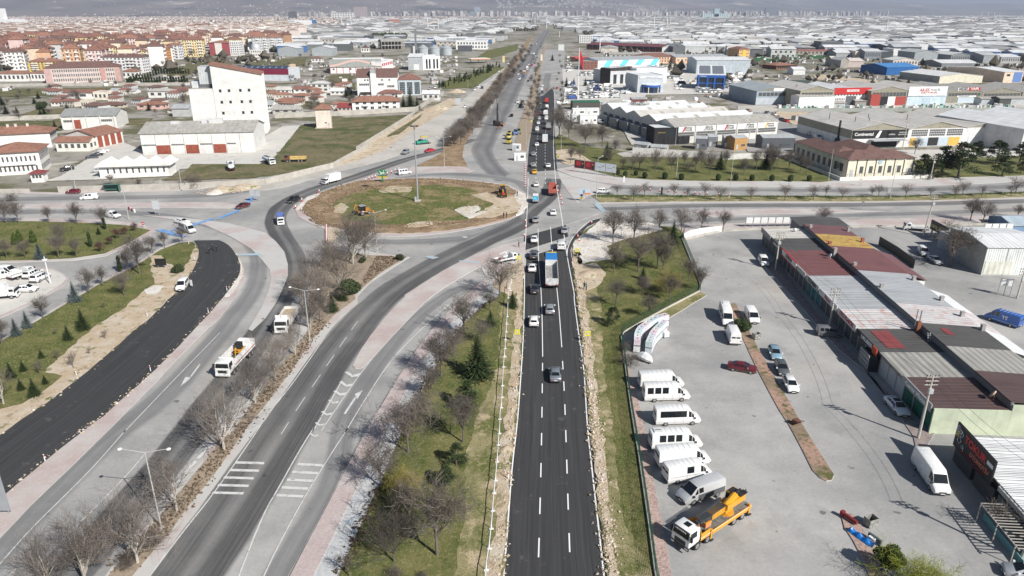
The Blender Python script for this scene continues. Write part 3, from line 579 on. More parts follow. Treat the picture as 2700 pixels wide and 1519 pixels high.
for s in range(2):
 T,C=spruce(620+s,4.,1.25,.03,1.3);proto('bluespruce',T,C,M_BARK,M_BLUESP,4.)
for s in range(3):
 T,C=pine(640+s,7.);proto('pine',T,C,M_BARK,M_PINE,7.2)
for s in range(2):
 T,C=leafy(660+s,[(0,0,.75,.75,1.),(.05,0,1.5,.62,1.3),(0,.03,2.4,.36,1.6)],2600,.2,[((0,0,0),(0,0,1),.06,.03)]);proto('thuja',T,C,M_BARK,M_CYPR,3.)
for s in range(2):
 T,C=leafy(670+s,[(0,0,.62,.55,1.15),(.05,.03,.9,.45,1.1)],1700,.15,[((0,0,0),(0,0,.5),.05,.03)]);proto('ball',T,C,M_BARK,M_SPRUCE,1.45)
T,C=leafy(680,[(0,0,1.2,1.2,.8),(.9,.3,1.,.9,.8),(-.8,-.2,.9,.85,.8),(.1,.9,1.5,.8,.8),(.2,-.8,.8,.7,.8)],3200,.22,[((0,0,0),(0,0,1.2),.08,.04)]);proto('bush',T,C,M_BARK,M_PINE,2.2)
T,C=leafy(690,[(0,0,1.,.3,3.2),(0,0,2.4,.24,3.)],1300,.16,[((0,0,0),(0,0,1),.05,.03)]);proto('column',T,C,M_BARK,M_SPRUCE,3.1)
T,C=bare_tree(700,4.5,.12,.06,.8,4,(8,8,7,6),.35,.06,stems=6);proto('greenspray',T,C,M_BARK,M_YELL,hgt(C))
T,C=leafy(710,[(0,0,1.6,1.1,.9),(.8,.4,2.2,.8,.9),(-.6,.3,2.4,.9,.9),(.1,-.6,1.9,.8,.9),(0,0,3.,.7,1)],3000,.24,[((0,0,-.1),(0,0,2.4),.1,.05)]);proto('broad',T,C,M_BARK,M_CYPR,3.8)
NAMES={'round':'bare_tree','vase':'plane_tree','tall':'bare_tree','shrub':'bare_shrub','plum':'plum_tree','willow':'willow_tree','sapling':'young_tree','spruce':'spruce_tree','bluespruce':'blue_spruce','pine':'pine_tree','thuja':'thuja_shrub','ball':'clipped_shrub','bush':'evergreen_bush','column':'cypress_tree','greenspray':'budding_shrub','broad':'leafy_tree'}
CATS={'shrub':'shrub','thuja':'shrub','ball':'shrub','bush':'shrub','greenspray':'shrub'}
TREEN=[0]
def tree_at(kind,P,h,label,group=None,wide=1.):
 TREEN[0]+=1;R=random.Random(TREEN[0]*13+5);var=KIND[kind][R.randrange(len(KIND[kind]))]
 o=thing(NAMES[kind],label,CATS.get(kind,'tree'),P,R.uniform(0,6.283),group);s=h/var[2];wide*={'spruce':1.35,'pine':1.4,'bluespruce':1.15,'column':1.2}.get(kind,1);o.scale=(s*wide,s*wide,s)
 if var[0]:link('trunk',var[0],o)
 link('crown',var[1],o);return o
def tree(kind,tile,x,y,ty,label,group=None,z=.15,wide=1.):
 b=p1(tile,x,y);P=G(b[0],b[1],z);h=topz(P,p1(tile,x,ty)[1])-z
 P.z=z-.02;h*=1.2 if kind in('round','vase','tall')else 1;return tree_at(kind,P,max(h,.4),label,group,wide)
def inpoly(p,poly):
 x,y=p;c=False;j=len(poly)-1
 for i in range(len(poly)):
  xi,yi=poly[i];xj,yj=poly[j]
  if(yi>y)!=(yj>y)and x<(xj-xi)*(y-yi)/(yj-yi)+xi:c=not c
  j=i
 return c
def inpoly_np(X,Y,poly):
 c=np.zeros(len(X),bool);j=len(poly)-1
 for i in range(len(poly)):
  xi,yi=poly[i][:2];xj,yj=poly[j][:2]
  if yi!=yj:c^=((yi>Y)!=(yj>Y))&(X<(xj-xi)*(Y-yi)/(yj-yi)+xi)
  j=i
 return c
def scatter(pts,n,z=0.):
 P=[G(x,y,z)for x,y in pts];xs=[p.x for p in P];ys=[p.y for p in P];poly=[(p.x,p.y)for p in P]
 X=rng.uniform(min(xs),max(xs),n*3);Y=rng.uniform(min(ys),max(ys),n*3);k=inpoly_np(X,Y,poly);return X[k][:n],Y[k][:n]
def tri_mesh(name,V,m):
 n=len(V);me=bpy.data.meshes.new(name);me.vertices.add(3*n);me.vertices.foreach_set('co',V.astype('f').ravel())
 me.loops.add(3*n);me.loops.foreach_set('vertex_index',np.arange(3*n,dtype='i'));me.polygons.add(n)
 me.polygons.foreach_set('loop_start',np.arange(0,3*n,3,dtype='i'));me.polygons.foreach_set('loop_total',np.full(n,3,'i'))
 me.materials.append(m);me.update(calc_edges=True);return me
def tufts(name,label,polys,dens,z,m,hh=(.08,.22),ww=.05):
 Vs=[]
 for pts in polys:
  P=[G(x,y,0)for x,y in pts];A=abs(sum(a.x*b.y-b.x*a.y for a,b in zip(P,P[1:]+P[:1])))/2
  X,Y=scatter(pts,int(A*dens));n=len(X);a=rng.uniform(0,6.283,n);h=rng.uniform(*hh,n);w=rng.uniform(.5,1.3,n)*ww;ln=rng.normal(0,.6,(n,2))*h[:,None]
  V=np.zeros((n,3,3));V[:,:,0]=X[:,None];V[:,:,1]=Y[:,None];V[:,:,2]=z
  V[:,0,0]+=np.cos(a)*w;V[:,0,1]+=np.sin(a)*w;V[:,1,0]-=np.cos(a)*w;V[:,1,1]-=np.sin(a)*w
  V[:,2,0]+=ln[:,0];V[:,2,1]+=ln[:,1];V[:,2,2]+=h;Vs.append(V)
 o=link(name,tri_mesh(name,np.concatenate(Vs),m));o['kind']='stuff';o['label']=label;o['category']=name.replace('_',' ').split()[-1];return o
OCT=np.array([(1,0,0),(-1,0,0),(0,1,0),(0,-1,0),(0,0,1),(0,0,-1)],float)
OCF=[(0,2,4),(2,1,4),(1,3,4),(3,0,4),(2,0,5),(1,2,5),(3,1,5),(0,3,5)]
def stones(name,label,spots,m,size=(.06,.28),flat=.6):
 Vs=[]
 for X,Y,z in spots:
  n=len(X);s=size[0]+(size[1]-size[0])*rng.uniform(0,1,n)**2.5
  J=OCT[None]*(1+rng.normal(0,.28,(n,6,3))*1.)+rng.normal(0,.18,(n,6,3));J=J*s[:,None,None];J[:,:,2]*=flat
  J[:,:,0]+=X[:,None];J[:,:,1]+=Y[:,None];J[:,:,2]+=z+s[:,None]*.2
  Vs.append(J[:,OCF,:].reshape(-1,3,3))
 o=link(name,tri_mesh(name,np.concatenate(Vs),m));o['kind']='stuff';o['label']=label;o['category']=name.split('_')[-1];return o
# ## vehicles
def carpaint(c,metal=False):
 key=('car',c,metal)
 if key in MATS:return MATS[key]
 m,t,b=nmat('car_paint_%d'%len(MATS));v=mapg(t);f=ramp(t,noise(t,v,1.2,5,.65),[(.3,.9),(.65,1.)])
 col=mix(t,c,f,1.,'MULTIPLY');sx=nd(t,'ShaderNodeSeparateXYZ');t.links.new(v,sx.inputs[0])
 dirt=mth(t,'MULTIPLY',ramp(t,sx.outputs[2],[(.25,.55),(.62,0.)]),noise(t,v,2.,4))
 t.links.new(mix(t,col,(.36,.33,.29),dirt),b.inputs['Base Color']);b.inputs['Roughness'].default_value=.34;b.inputs['Metallic'].default_value=.35 if metal else 0.
 b.inputs['Coat Weight'].default_value=.35;b.inputs['Coat Roughness'].default_value=.15;MATS[key]=m;return m
MGL=pln('dark_window_glass',(.012,.015,.018),.08,0,.6)
M_TYRE=mat((.025,.025,.026),.9);M_RIM=mat((.42,.42,.43),.4,.6);MT=mat((.03,.03,.032),.6)
M_LAMPR=pln('tail_lamp',(.35,.015,.012),.3);M_LAMPW=pln('head_lamp',(.75,.76,.78),.15);M_PLATE=pln('number_plate',(.75,.75,.74),.5)
MST=mat((.3,.31,.32),.5,.5);MGS=mat((.55,.56,.57),.5,.3);M_AMBER=pln('amber_lamp',(.6,.2,.01),.3)
M_CHROME=pln('emblem_metal',(.62,.63,.65),.25,.8)
WT=(.8,.8,.79)
SHAPES={'sedan':dict(st=[(-2.25,.42,.84,.88,.7,.78,.66),(-2.12,.24,.98,1.02,.8,.87,.68),(-1.58,.2,1.,1.04,.84,.89,.68),(-.92,.18,1.,1.42,.84,.89,.6),(.3,.18,.98,1.44,.84,.89,.6),(1.1,.18,.95,1.,.84,.88,.68),(2.02,.2,.8,.84,.8,.84,.66),(2.25,.32,.62,.66,.7,.74,.6)],rear=[2],front=[4],side=[(2,.35,1),(3,.02,.48),(3,.52,.98),(4,0,.55)],wb=(-1.32,1.38),wr=.31),'hatch':dict(st=[(-2.02,.42,.9,.95,.7,.8,.66),(-1.95,.24,1.,1.1,.8,.86,.66),(-1.55,.2,1.,1.44,.84,.88,.6),(.3,.18,.98,1.5,.84,.88,.6),(1.12,.18,.95,1.02,.84,.87,.68),(1.85,.2,.82,.87,.8,.83,.64),(2.05,.32,.64,.68,.7,.73,.58)],rear=[1],front=[3],side=[(2,.02,.28),(2,.31,.62),(2,.66,.98),(3,0,.5)],wb=(-1.25,1.25),wr=.31),'suv':dict(st=[(-2.28,.5,1.05,1.1,.75,.86,.72),(-2.2,.34,1.12,1.2,.86,.92,.72),(-1.85,.3,1.12,1.7,.88,.94,.66),(.35,.3,1.1,1.76,.88,.94,.66),(1.05,.3,1.08,1.16,.88,.93,.76),(2.05,.32,1.,1.05,.86,.9,.74),(2.28,.44,.8,.84,.78,.82,.68)],rear=[1],front=[3],side=[(2,.02,.26),(2,.29,.6),(2,.64,.98),(3,0,.5)],wb=(-1.38,1.42),wr=.37),'smallvan':dict(st=[(-2.1,.42,1.05,1.12,.74,.86,.76),(-2.06,.24,1.08,1.78,.84,.9,.76),(-1.9,.22,1.08,1.84,.86,.91,.74),(.45,.2,1.06,1.82,.86,.91,.72),(1.18,.2,1.02,1.1,.86,.9,.74),(1.95,.22,.9,.95,.82,.86,.68),(2.15,.34,.7,.74,.74,.77,.62)],rear=[],front=[3],side=[(3,0,.5)],wb=(-1.35,1.35),wr=.31),'midvan':dict(st=[(-2.5,.42,1.12,1.2,.82,.92,.84),(-2.46,.26,1.14,1.92,.9,.96,.82),(-2.3,.24,1.14,1.96,.9,.96,.8),(1.,.24,1.14,1.94,.9,.96,.78),(1.85,.24,1.08,1.16,.9,.95,.82),(2.35,.26,.92,.98,.86,.9,.74),(2.5,.38,.72,.76,.78,.82,.68)],rear=[],front=[3],side=[(3,0,.5)],wb=(-1.5,1.5),wr=.33),'bigvan':dict(st=[(-3.4,.46,1.2,1.3,.88,.98,.9),(-3.36,.3,1.22,2.5,.94,1.,.86),(-3.15,.28,1.22,2.6,.94,1.,.84),(1.45,.28,1.22,2.56,.94,1.,.82),(1.95,.28,1.22,2.25,.94,1.,.8),(2.62,.28,1.18,1.28,.94,.98,.84),(3.25,.3,1.,1.08,.9,.94,.78),(3.45,.42,.76,.8,.82,.86,.7)],rear=[],front=[4],side=[(3,.05,.95),(4,0,.55)],wb=(-1.9,2.15),wr=.35),}
def section(s):
 x,zb,zs,zt,wb,ws,wt=s;ch=min(.1,(zt-zs)*.45);m=zb+(zs-zb)*.38
 h=[(wb*.95,zb),(ws,m),(ws*.985,zs),(wt,zt-ch*.6),(wt-ch,zt)]
 return[(x,y,z)for y,z in h]+[(x,-y,z)for y,z in h[::-1]]
def loft(st):
 mb=MB();S=[section(s)for s in st];V=[p for s in S for p in s];n=10;F_=[]
 for i in range(len(S)-1):
  for j in range(n):
   k=(j+1)%n;F_.append((i*n+j,(i+1)*n+j,(i+1)*n+k,i*n+k))
 F_+=[tuple(range(n-1,-1,-1)),tuple((len(S)-1)*n+j for j in range(n))]
 return mb.add(V,[f[::-1]for f in F_]),S
def pane(q,inset=.1,off=.014,inset2=None):
 q=[Vector(p)for p in q];c=sum(q,Vector())/4;n=(q[1]-q[0]).cross(q[3]-q[0])
 if n.length<1e-6:n=(q[2]-q[1]).cross(q[0]-q[1])
 n.normalize();r=[]
 if n.dot(c-Vector((c.x*.35,0,.7)))<0:n=-n
 ex=inset;ey=inset if inset2 is None else inset2
 for u,v in((ex,ey),(1-ex,ey),(1-ex,1-ey),(ex,1-ey)):
  a=q[0].lerp(q[1],u);b=q[3].lerp(q[2],u);r.append(a.lerp(b,v))
 mb=MB();mb.add(list(r)+[p+n*off for p in r],[(4,5,6,7),(0,1,5,4),(1,2,6,5),(2,3,7,6),(3,0,4,7)]);return mb
def wheel_meshes(r,w=.22):
 key=('wheel',round(r,2),w)
 if key in MATS:return MATS[key]
 a=MB();a.tube((0,-w/2,0),(0,w/2,0),r,r,14);b=MB();b.tube((0,-w/2-.012,0),(0,w/2+.012,0),r*.62,r*.62,10);c=MB();c.tube((0,-w/2-.02,0),(0,w/2+.02,0),r*.18,r*.18,6)
 MATS[key]=(a.mesh('wheel',M_TYRE,40),b.mesh('rim',M_RIM));return MATS[key]
def wheels(t,xs,y,r,w=.22,far=False):
 a,b=wheel_meshes(r,w)
 for x in xs:
  for s in(1,-1):
   o=link('wheel',a,t,(x,s*y,r))
   if not far:link('rim',b,o)
VMESH={}
def loft_vehicle(t,kind,col,windows=(),rearwin=True,metal=False,far=False,extra=None):
 sp=SHAPES[kind];st=sp['st'];key=(kind,col,metal)
 if key not in VMESH:
  mb,S=loft(st);VMESH[key]=mb.mesh('body',carpaint(col,metal),38)
 mb,S=loft(st);body=link('body',VMESH[key],t)
 def add(nm,m,mt):
  k2=(kind,nm,len(m.v),round(sum(v[0]*7+v[1]*3+v[2]for v in m.v),3))
  if k2 not in VMESH:VMESH[k2]=m.mesh(nm,mt)
  return link(nm,VMESH[k2],t)
 for i in sp['front']:add('windscreen',pane([S[i+1][4],S[i+1][5],S[i][5],S[i][4]],-.01,.02,.05),MGL)
 for i in sp['rear']:add('rear_window',pane([S[i][5],S[i][4],S[i+1][4],S[i+1][5]],.02,.02,.1),MGL)
 sides=list(sp['side'])+list(windows or{'midvan':[(2,.8,.98)],'smallvan':[(2,.7,.98)]}.get(kind,[]))
 for(i,a,b)in sides:
  for sg in(0,1):
   A0,A1,B0,B1=[Vector(S[i][2 if not sg else 7]),Vector(S[i][3 if not sg else 6]),Vector(S[i+1][2 if not sg else 7]),Vector(S[i+1][3 if not sg else 6])]
   q=[A0.lerp(B0,a),A0.lerp(B0,b),A1.lerp(B1,b),A1.lerp(B1,a)]
   if not sg:q=[q[1],q[0],q[3],q[2]]
   add('side_window',pane(q,.04,.015,.14),MGL)
 if kind in('smallvan','midvan','bigvan')and rearwin:
  s0=st[0];x=st[1][0];zs,zt,ws=st[1][2],st[1][3],st[1][6]
  for sg in(-1,1):
   m=MB();m.box(x-.03,x+.01,min(sg*.06,sg*ws*.86),max(sg*.06,sg*ws*.86),zs+.06,zs+(zt-zs)*(.72 if kind!='bigvan' else.55));add('rear_window',m,MGL)
 if far:
  wheels(t,sp['wb'],st[2][5]-.1,sp['wr'],far=True);return body
 x0,x1=st[0][0],st[-1][0];wf=st[-1][5];wr_=st[0][5]
 for sg in(-1,1):
  m=MB();m.box(x1-.16,x1+.012,min(sg*wf*.55,sg*wf*1.02),max(sg*wf*.55,sg*wf*1.02),st[-1][2]-.14,st[-1][2]-.01);add('headlight',m,M_LAMPW)
  m=MB();zt=st[0][2];m.box(x0-.012,x0+.1,min(sg*wr_*.8,sg*wr_*1.),max(sg*wr_*.8,sg*wr_*1.),zt-.24,zt-.02);add('taillight',m,M_LAMPR)
  i=sp['front'][0]+1;m=MB();m.box(st[i][0]-.3,st[i][0]-.1,min(sg*st[i][5],sg*(st[i][5]+.2)),max(sg*st[i][5],sg*(st[i][5]+.2)),st[i][2]-.02,st[i][2]+.16);add('mirror',m,MT if kind in('bigvan','midvan','smallvan')else carpaint(col,metal))
 m=MB();m.box(x1-.1,x1+.035,-wf*.98,wf*.98,st[-1][1]-.06,st[-1][1]+.13);add('bumper',m,MT)
 m=MB();m.box(x0-.035,x0+.1,-wr_*.96,wr_*.96,st[0][1]-.08,st[0][1]+.1);add('bumper',m,MT)
 m=MB();m.box(x1,x1+.02,-wf*.45,wf*.45,st[-1][1]+.14,st[-1][2]-.06);add('grille',m,MT)
 m=MB();m.box(x0-.05,x0-.03,-.26,.26,st[0][1]+.14,st[0][1]+.25);add('number_plate',m,M_PLATE)
 m=MB();m.box(x1+.036,x1+.05,-.26,.26,st[-1][1],st[-1][1]+.11);add('number_plate',m,M_PLATE)
 if kind in('sedan','hatch','suv'):
  for sg in(-1,1):m=MB();m.box(st[2][0]+.2,st[-3][0]-.1,min(sg*st[3][5],sg*(st[3][5]+.012)),max(sg*st[3][5],sg*(st[3][5]+.012)),st[2][1]+.22,st[2][1]+.28);add('side_trim',m,MT)
 if kind=='bigvan':
  for sg in(-1,1):m=MB();m.box(-3.2,1.9,min(sg*.99,sg*1.012),max(sg*.99,sg*1.012),.62,.7);add('side_trim',m,mat((.5,.5,.5)))
  m=MB()
  for sg in(-1,1):
   for xx in(-.55,.75,1.72):m.box(xx-.008,xx+.008,min(sg*.985,sg*1.008),max(sg*.985,sg*1.008),.45,1.2)
  add('door_seam',m,MT)
  m=MB()
  for xx in(-2.8,-2.1,-1.4,-.7,0.,.7):m.box(xx-.015,xx+.015,-.72,.72,2.56,2.612)
  add('roof_rib',m,mat((.6,.6,.6)))
 wheels(t,sp['wb'],st[2][5]-.11,sp['wr']);return body
def pose(tile,r,f,z=0.,anc='m',L=4.4):
 a=g1(tile,r[0],r[1],z);b=g1(tile,f[0],f[1],z);d=(b-a).normalized()
 c=(a+b)/2 if anc=='m' else(a+d*L/2 if anc=='r' else b-d*L/2);c.z=z;return c,math.atan2(d.y,d.x)
BIGW=[(2,.03,.24),(2,.27,.48),(2,.51,.72)]
BIGW4=[(2,.03,.2),(2,.22,.4),(2,.42,.6),(2,.62,.8)]
def car(kind,col,tile,r,f,label,cat='car',name='car',windows=(),z=.01,metal=False,far=False,group=None,rearwin=True,scale=None,anc='m'):
 st=SHAPES[kind]['st'];c,a=pose(tile,r,f,z,anc,st[-1][0]-st[0][0]);t=thing(name,label,cat,c,a,group);loft_vehicle(t,kind,col,windows,rearwin,metal,far)
 k=scale or(1,1,1);t.scale=(k[0]*1.05,k[1]*1.05,k[2]*1.05);return t
def cab(t,x0,x1,w,zb,zh,col,sloped=.25,name='cab',visor=True,dark=False):
 st=[(x0,zb,zb+(zh-zb)*.45,zh-.05,w-.05,w,w-.06),(x0+.06,zb-.1,zb+(zh-zb)*.45,zh,w-.03,w,w-.07),(x1-sloped-.5,zb-.1,zb+(zh-zb)*.45,zh,w-.03,w,w-.07),(x1-sloped,zb-.15,zb+(zh-zb)*.46,zh-.06,w-.03,w,w-.09),(x1-.03,zb-.2,zb+(zh-zb)*.44,zb+(zh-zb)*.46,w-.03,w,w-.04),(x1,zb-.2,zb+(zh-zb)*.38,zb+(zh-zb)*.4,w-.06,w-.03,w-.08)]
 mb,S=loft(st);c=part(name,mb,carpaint(col),t,35)
 part('windscreen',pane([S[4][4],S[4][5],S[3][5],S[3][4]],.02,.02,.06),MGL,t)
 for sg in(0,1):
  A0,A1,B0,B1=[Vector(S[2][2 if not sg else 7]),Vector(S[2][3 if not sg else 6]),Vector(S[3][2 if not sg else 7]),Vector(S[3][3 if not sg else 6])]
  C0=Vector(S[1][2 if not sg else 7]);C1=Vector(S[1][3 if not sg else 6]);A0=C0.lerp(A0,.35);A1=C1.lerp(A1,.35)
  q=[A0,B0,B1,A1];q=q if sg else[q[1],q[0],q[3],q[2]]
  part('side_window',pane(q,.06,.02,.12),MGL,t)
 m=MB();m.box(x1-.04,x1+.02,-w*.62,w*.62,zb+.05,zb+(zh-zb)*.3)
 part('grille',m,MT,t)
 m=MB();m.box(x1-.12,x1+.07,-w,w,zb-.45,zb-.02);part('bumper',m,carpaint(col)if not dark else MT,t)
 for sg in(-1,1):
  m=MB();m.box(x1+.06,x1+.09,min(sg*w*.6,sg*w*.95),max(sg*w*.6,sg*w*.95),zb-.32,zb-.12);part('headlight',m,M_LAMPW,t)
  m=MB();yy=sg*(w+.16);m.box(x1-.25,x1-.05,min(yy,yy+sg*.06)-.08,max(yy,yy+sg*.06)+.08,zb+(zh-zb)*.45,zb+(zh-zb)*.85);part('mirror',m,MT,t)
 if visor:m=MB();m.box(x1-sloped-.02,x1-sloped+.22,-w*.9,w*.9,zh-.2,zh-.13);part('sun_visor',m,MT if dark else carpaint(col),t)
 return c
def chassis(t,x0,x1,z=.78,w=.42):
 m=MB();m.box(x0,x1,-w,w,z-.16,z+.06);m.box(x0+.1,x1-.1,-w*2.2,w*2.2,z-.14,z-.06);part('chassis',m,MT,t)
def openbox(t,x0,x1,w,z0,z1,col,ribs=8,load=None,name='cargo_body',th=.06,tail=True,floor=None):
 pm=col if not isinstance(col,tuple)else mat(col,.55,0,.25,1.);m=MB();m.box(x0,x1,-w,w,z0-.08,z0);part('cargo_floor',m,floor or MST,t)
 for sg in(-1,1):
  m=MB();a,b=sorted((sg*w,sg*(w-th)));m.box(x0,x1,a,b,z0,z1);a,b=sorted((sg*(w-.02),sg*(w+.05)))
  for k in range(ribs+1):xx=x0+(x1-x0)*k/ribs;m.box(max(x0,xx-.05),min(x1,xx+.05),a,b,z0-.06,z1+.01)
  m.box(x0,x1,min(sg*w,sg*(w+.05)),max(sg*w,sg*(w+.05)),z1-.1,z1+.03);part('side_board',m,pm,t)
 m=MB();m.box(x1-th,x1,-w,w,z0,z1+.15);part('headboard',m,pm,t)
 if tail:m=MB();m.box(x0,x0+th,-w,w,z0,z1);part('tailgate',m,pm,t)
 if load:
  m=MB();nx,ny=14,6;V=[];F_=[]
  for i in range(nx+1):
   for j in range(ny+1):
    u,v=i/nx,j/ny;hh=(math.sin(math.pi*u)**.5*math.sin(math.pi*v)**.5)*.35+random.uniform(-.05,.05);V.append((x0+th+(x1-x0-2*th)*u,-w+th+2*(w-th)*v,z0+(z1-z0)*.55+hh))
  for i in range(nx):
   for j in range(ny):a=i*(ny+1)+j;F_.append((a,a+ny+1,a+ny+2,a+1))
  m.add(V,F_);part('load',m,load,t,60)
def lamps_rear(t,x,w,z):
 for sg in(-1,1):m=MB();a,b=sorted((sg*w*.6,sg*w*.95));m.box(x-.04,x,a,b,z-.1,z+.1);part('taillight',m,M_LAMPR,t)
 m=MB();m.box(x-.03,x+.05,-w,w,z-.25,z-.12);part('bumper',m,MT,t)
def tipper(tile,r,f,label,col=WT,box=(.74,.74,.73),L=8.6,load=None,axles=(-2.6,-1.3,2.2,3.2),z=.01,hbox=1.3,name='dump_truck',cabcol=None,cat='truck',ribs=7,anc='m'):
 c,a=pose(tile,r,f,z,anc,L);t=thing(name,label,cat,c,a);h=L/2;cab(t,h-1.9,h,1.22,1.,2.95,cabcol or col);chassis(t,-h,h-.3)
 openbox(t,-h,h-2.1,1.25,1.15,1.15+hbox,box,ribs,load);wheels(t,[x*L/8.6 for x in axles],1.05,.5,.34);lamps_rear(t,-h,1.2,.85);return t
def boxtruck(tile,r,f,label,col=WT,box=WT,L=6.8,hb=2.4,w=1.08,z=.01,far=False,name='box_truck',panel=None,anc='m'):
 c,a=pose(tile,r,f,z,anc,L);t=thing(name,label,'truck',c,a);h=L/2;cab(t,h-1.65,h,w-.12,.78,2.25,col,.45);chassis(t,-h,h-.3,.65,.36)
 m=MB();m.box(-h,h-1.75,-w,w,.85,.85+hb);m.box(-h,h-1.75,-w-.02,w+.02,.8,.93);m.box(-h,h-1.75,-w-.02,w+.02,.85+hb-.08,.85+hb+.02);part('cargo_box',m,mat(box,.5,0,.1),t)
 m=MB();m.box(-h-.02,-h+0.,-.012,.012,.95,.8+hb);m.box(-h-.03,-h,-w*.5,-w*.46,1.,.8+hb);m.box(-h-.03,-h,w*.46,w*.5,1.,.8+hb);part('door_bar',m,MST,t)
 if panel:m=MB();m.box(-h-.035,-h-.005,-w*.92,w*.92,1.,.85+hb*.95);part('advert_panel',m,panel,t)
 wheels(t,(-h*.55,h-1.05),w-.22,.38,.26);lamps_rear(t,-h,w*.9,.7);return t
def flatbed(tile,r,f,label,col=WT,bed=WT,L=5.4,z=.01,hb=.42,load=None,anc='m'):
 c,a=pose(tile,r,f,z,anc,L);t=thing('flatbed_truck',label,'truck',c,a);h=L/2;cab(t,h-1.75,h,.94,.7,2.05,col,.62);chassis(t,-h,h-.3,.6,.34)
 openbox(t,-h,h-1.85,1.,.86,.86+hb,bed,3,None,th=.04);wheels(t,(-h*.55,h-.85),.8,.35,.22);lamps_rear(t,-h,.9,.7);return t
def tanker(tile,r,f,label,col=WT,band=(.12,.42,.68),L=8.,z=.01,anc='m'):
 c,a=pose(tile,r,f,z,anc,L);t=thing('tanker_truck',label,'truck',c,a);h=L/2;cab(t,h-1.9,h,1.18,.95,2.75,col);chassis(t,-h,h-.3)
 m=MB();n=14;V=[];st=(-h,-h+.15,h-2.3,h-2.15)
 for i,x in enumerate(st):
  k=.9 if i in(0,3)else 1.
  for j in range(n):q=6.283*j/n;V.append((x,1.18*k*math.cos(q),1.95+.82*k*math.sin(q)))
 F_=[(i*n+j,i*n+(j+1)%n,(i+1)*n+(j+1)%n,(i+1)*n+j)for i in range(3)for j in range(n)]+[tuple(range(n)),tuple(3*n+j for j in range(n))]
 m.add(V,F_);part('tank',m,mat((.72,.74,.75),.4,.2),t,50)
 m=MB()
 for sg in(-1,1):a_,b_=sorted((sg*1.165,sg*1.2));m.box(-h+.2,h-2.4,a_,b_,1.65,2.2)
 part('side_stripe',m,mat(band),t);m=MB();m.box(-h+.5,h-2.8,-.45,.45,2.72,2.84);part('walkway',m,MT,t)
 m=MB()
 for k in(-.3,.5):m.tube((-h*.4+k*3,0,2.7),(-h*.4+k*3,0,2.98),.28,.28,10)
 part('hatch_lid',m,MST,t);wheels(t,(-h*.62,-h*.3,h-1.4),1.,.48,.32);lamps_rear(t,-h,1.1,.85);return t
# ## buildings: library
def corr(c,pitch=1.,ax=0,strength=.5,rough=.5,var=.25,rust=None):
 key=('corr',c,pitch,ax,rust)
 if key in MATS:return MATS[key]
 m,t,b=nmat('profiled_sheet_%d'%len(MATS));v=mapg(t);sx=nd(t,'ShaderNodeSeparateXYZ');t.links.new(v,sx.inputs[0])
 st=noise(t,mapg(t,'Object',(1.2,.08,.3)if ax==0 else(.08,1.2,.3)),1.,5,.65);n2=noise(t,v,.25,5,.6)
 col=mix(t,c,tuple(x*(1-var*1.3)for x in c),ramp(t,st,[(.35,0.),(.75,1.)]));col=mix(t,col,tuple(min(1,x*(1+var*.4))for x in c),ramp(t,n2,[(.45,0.),(.75,.8)]))
 if rust:col=mix(t,col,rust,ramp(t,noise(t,v,.6,7,.7),[(.5,0.),(.62,.85)]))
 t.links.new(col,b.inputs['Base Color']);b.inputs['Roughness'].default_value=rough;b.inputs['Specular IOR Level'].default_value=.3
 w=mth(t,'SINE',mth(t,'MULTIPLY',sx.outputs[ax],6.283/pitch));bump(t,b,w,strength,.05);MATS[key]=m;return m
def plst(c,var=.22,stain=(.3,.27,.23)):
 key=('plaster',c)
 if key in MATS:return MATS[key]
 m,t,b=nmat('plaster_%d'%len(MATS));v=mapg(t);n1=noise(t,v,.35,6,.65);st=noise(t,mapg(t,'Object',(1.5,1.5,.12)),1.,5,.7)
 col=mix(t,c,tuple(x*(1-var)for x in c),ramp(t,n1,[(.42,0.),(.72,1.)]));col=mix(t,col,stain,mth(t,'MULTIPLY',ramp(t,st,[(.56,0.),(.8,1.)]),.35))
 t.links.new(col,b.inputs['Base Color']);b.inputs['Roughness'].default_value=.9;b.inputs['Specular IOR Level'].default_value=.2;MATS[key]=m;return m
def tiles(c):
 key=('tiles',c)
 if key in MATS:return MATS[key]
 m,t,b=nmat('roof_tiles_%d'%len(MATS));v=mapg(t);n1=noise(t,v,.5,6,.65);n2=noise(t,v,5,4,.7)
 col=mix(t,c,tuple(x*.55 for x in c),ramp(t,n1,[(.42,0.),(.72,1.)]));col=mix(t,col,tuple(min(1,x*1.35+.03)for x in c),ramp(t,n2,[(.5,0.),(.75,.7)]))
 t.links.new(col,b.inputs['Base Color']);b.inputs['Roughness'].default_value=.9;sx=nd(t,'ShaderNodeSeparateXYZ');t.links.new(v,sx.inputs[0])
 w=mth(t,'ADD',mth(t,'SINE',mth(t,'MULTIPLY',sx.outputs[0],21)),mth(t,'SINE',mth(t,'MULTIPLY',sx.outputs[1],18)));bump(t,b,w,.4,.05);MATS[key]=m;return m
M_WIN=pln('building_glass',(.03,.038,.045),.12,0,.6);MWF=mat((.09,.095,.1),.5,0,.3);M_FRAME=mat((.7,.7,.68),.6);M_DOOR=mat((.3,.08,.05),.7,0,.3,.8)
T_RED,TB,T_OR=tiles((.235,.115,.09)),tiles((.17,.095,.08)),tiles((.3,.15,.105))
WH,CREAM,YEL,PINK,ORG,GRYL,GRYD,BEIGE,BRN=(.78,.77,.74),(.7,.64,.5),(.72,.52,.16),(.66,.4,.37),(.68,.33,.13),(.55,.56,.56),(.12,.125,.13),(.6,.53,.43),(.36,.22,.14)
RW,RG_,RB,RF=corr((.74,.75,.75)),corr((.42,.44,.45)),corr((.6,.575,.53),1.2),corr((.44,.43,.4),1.1,rust=(.3,.26,.21))
TXT={}
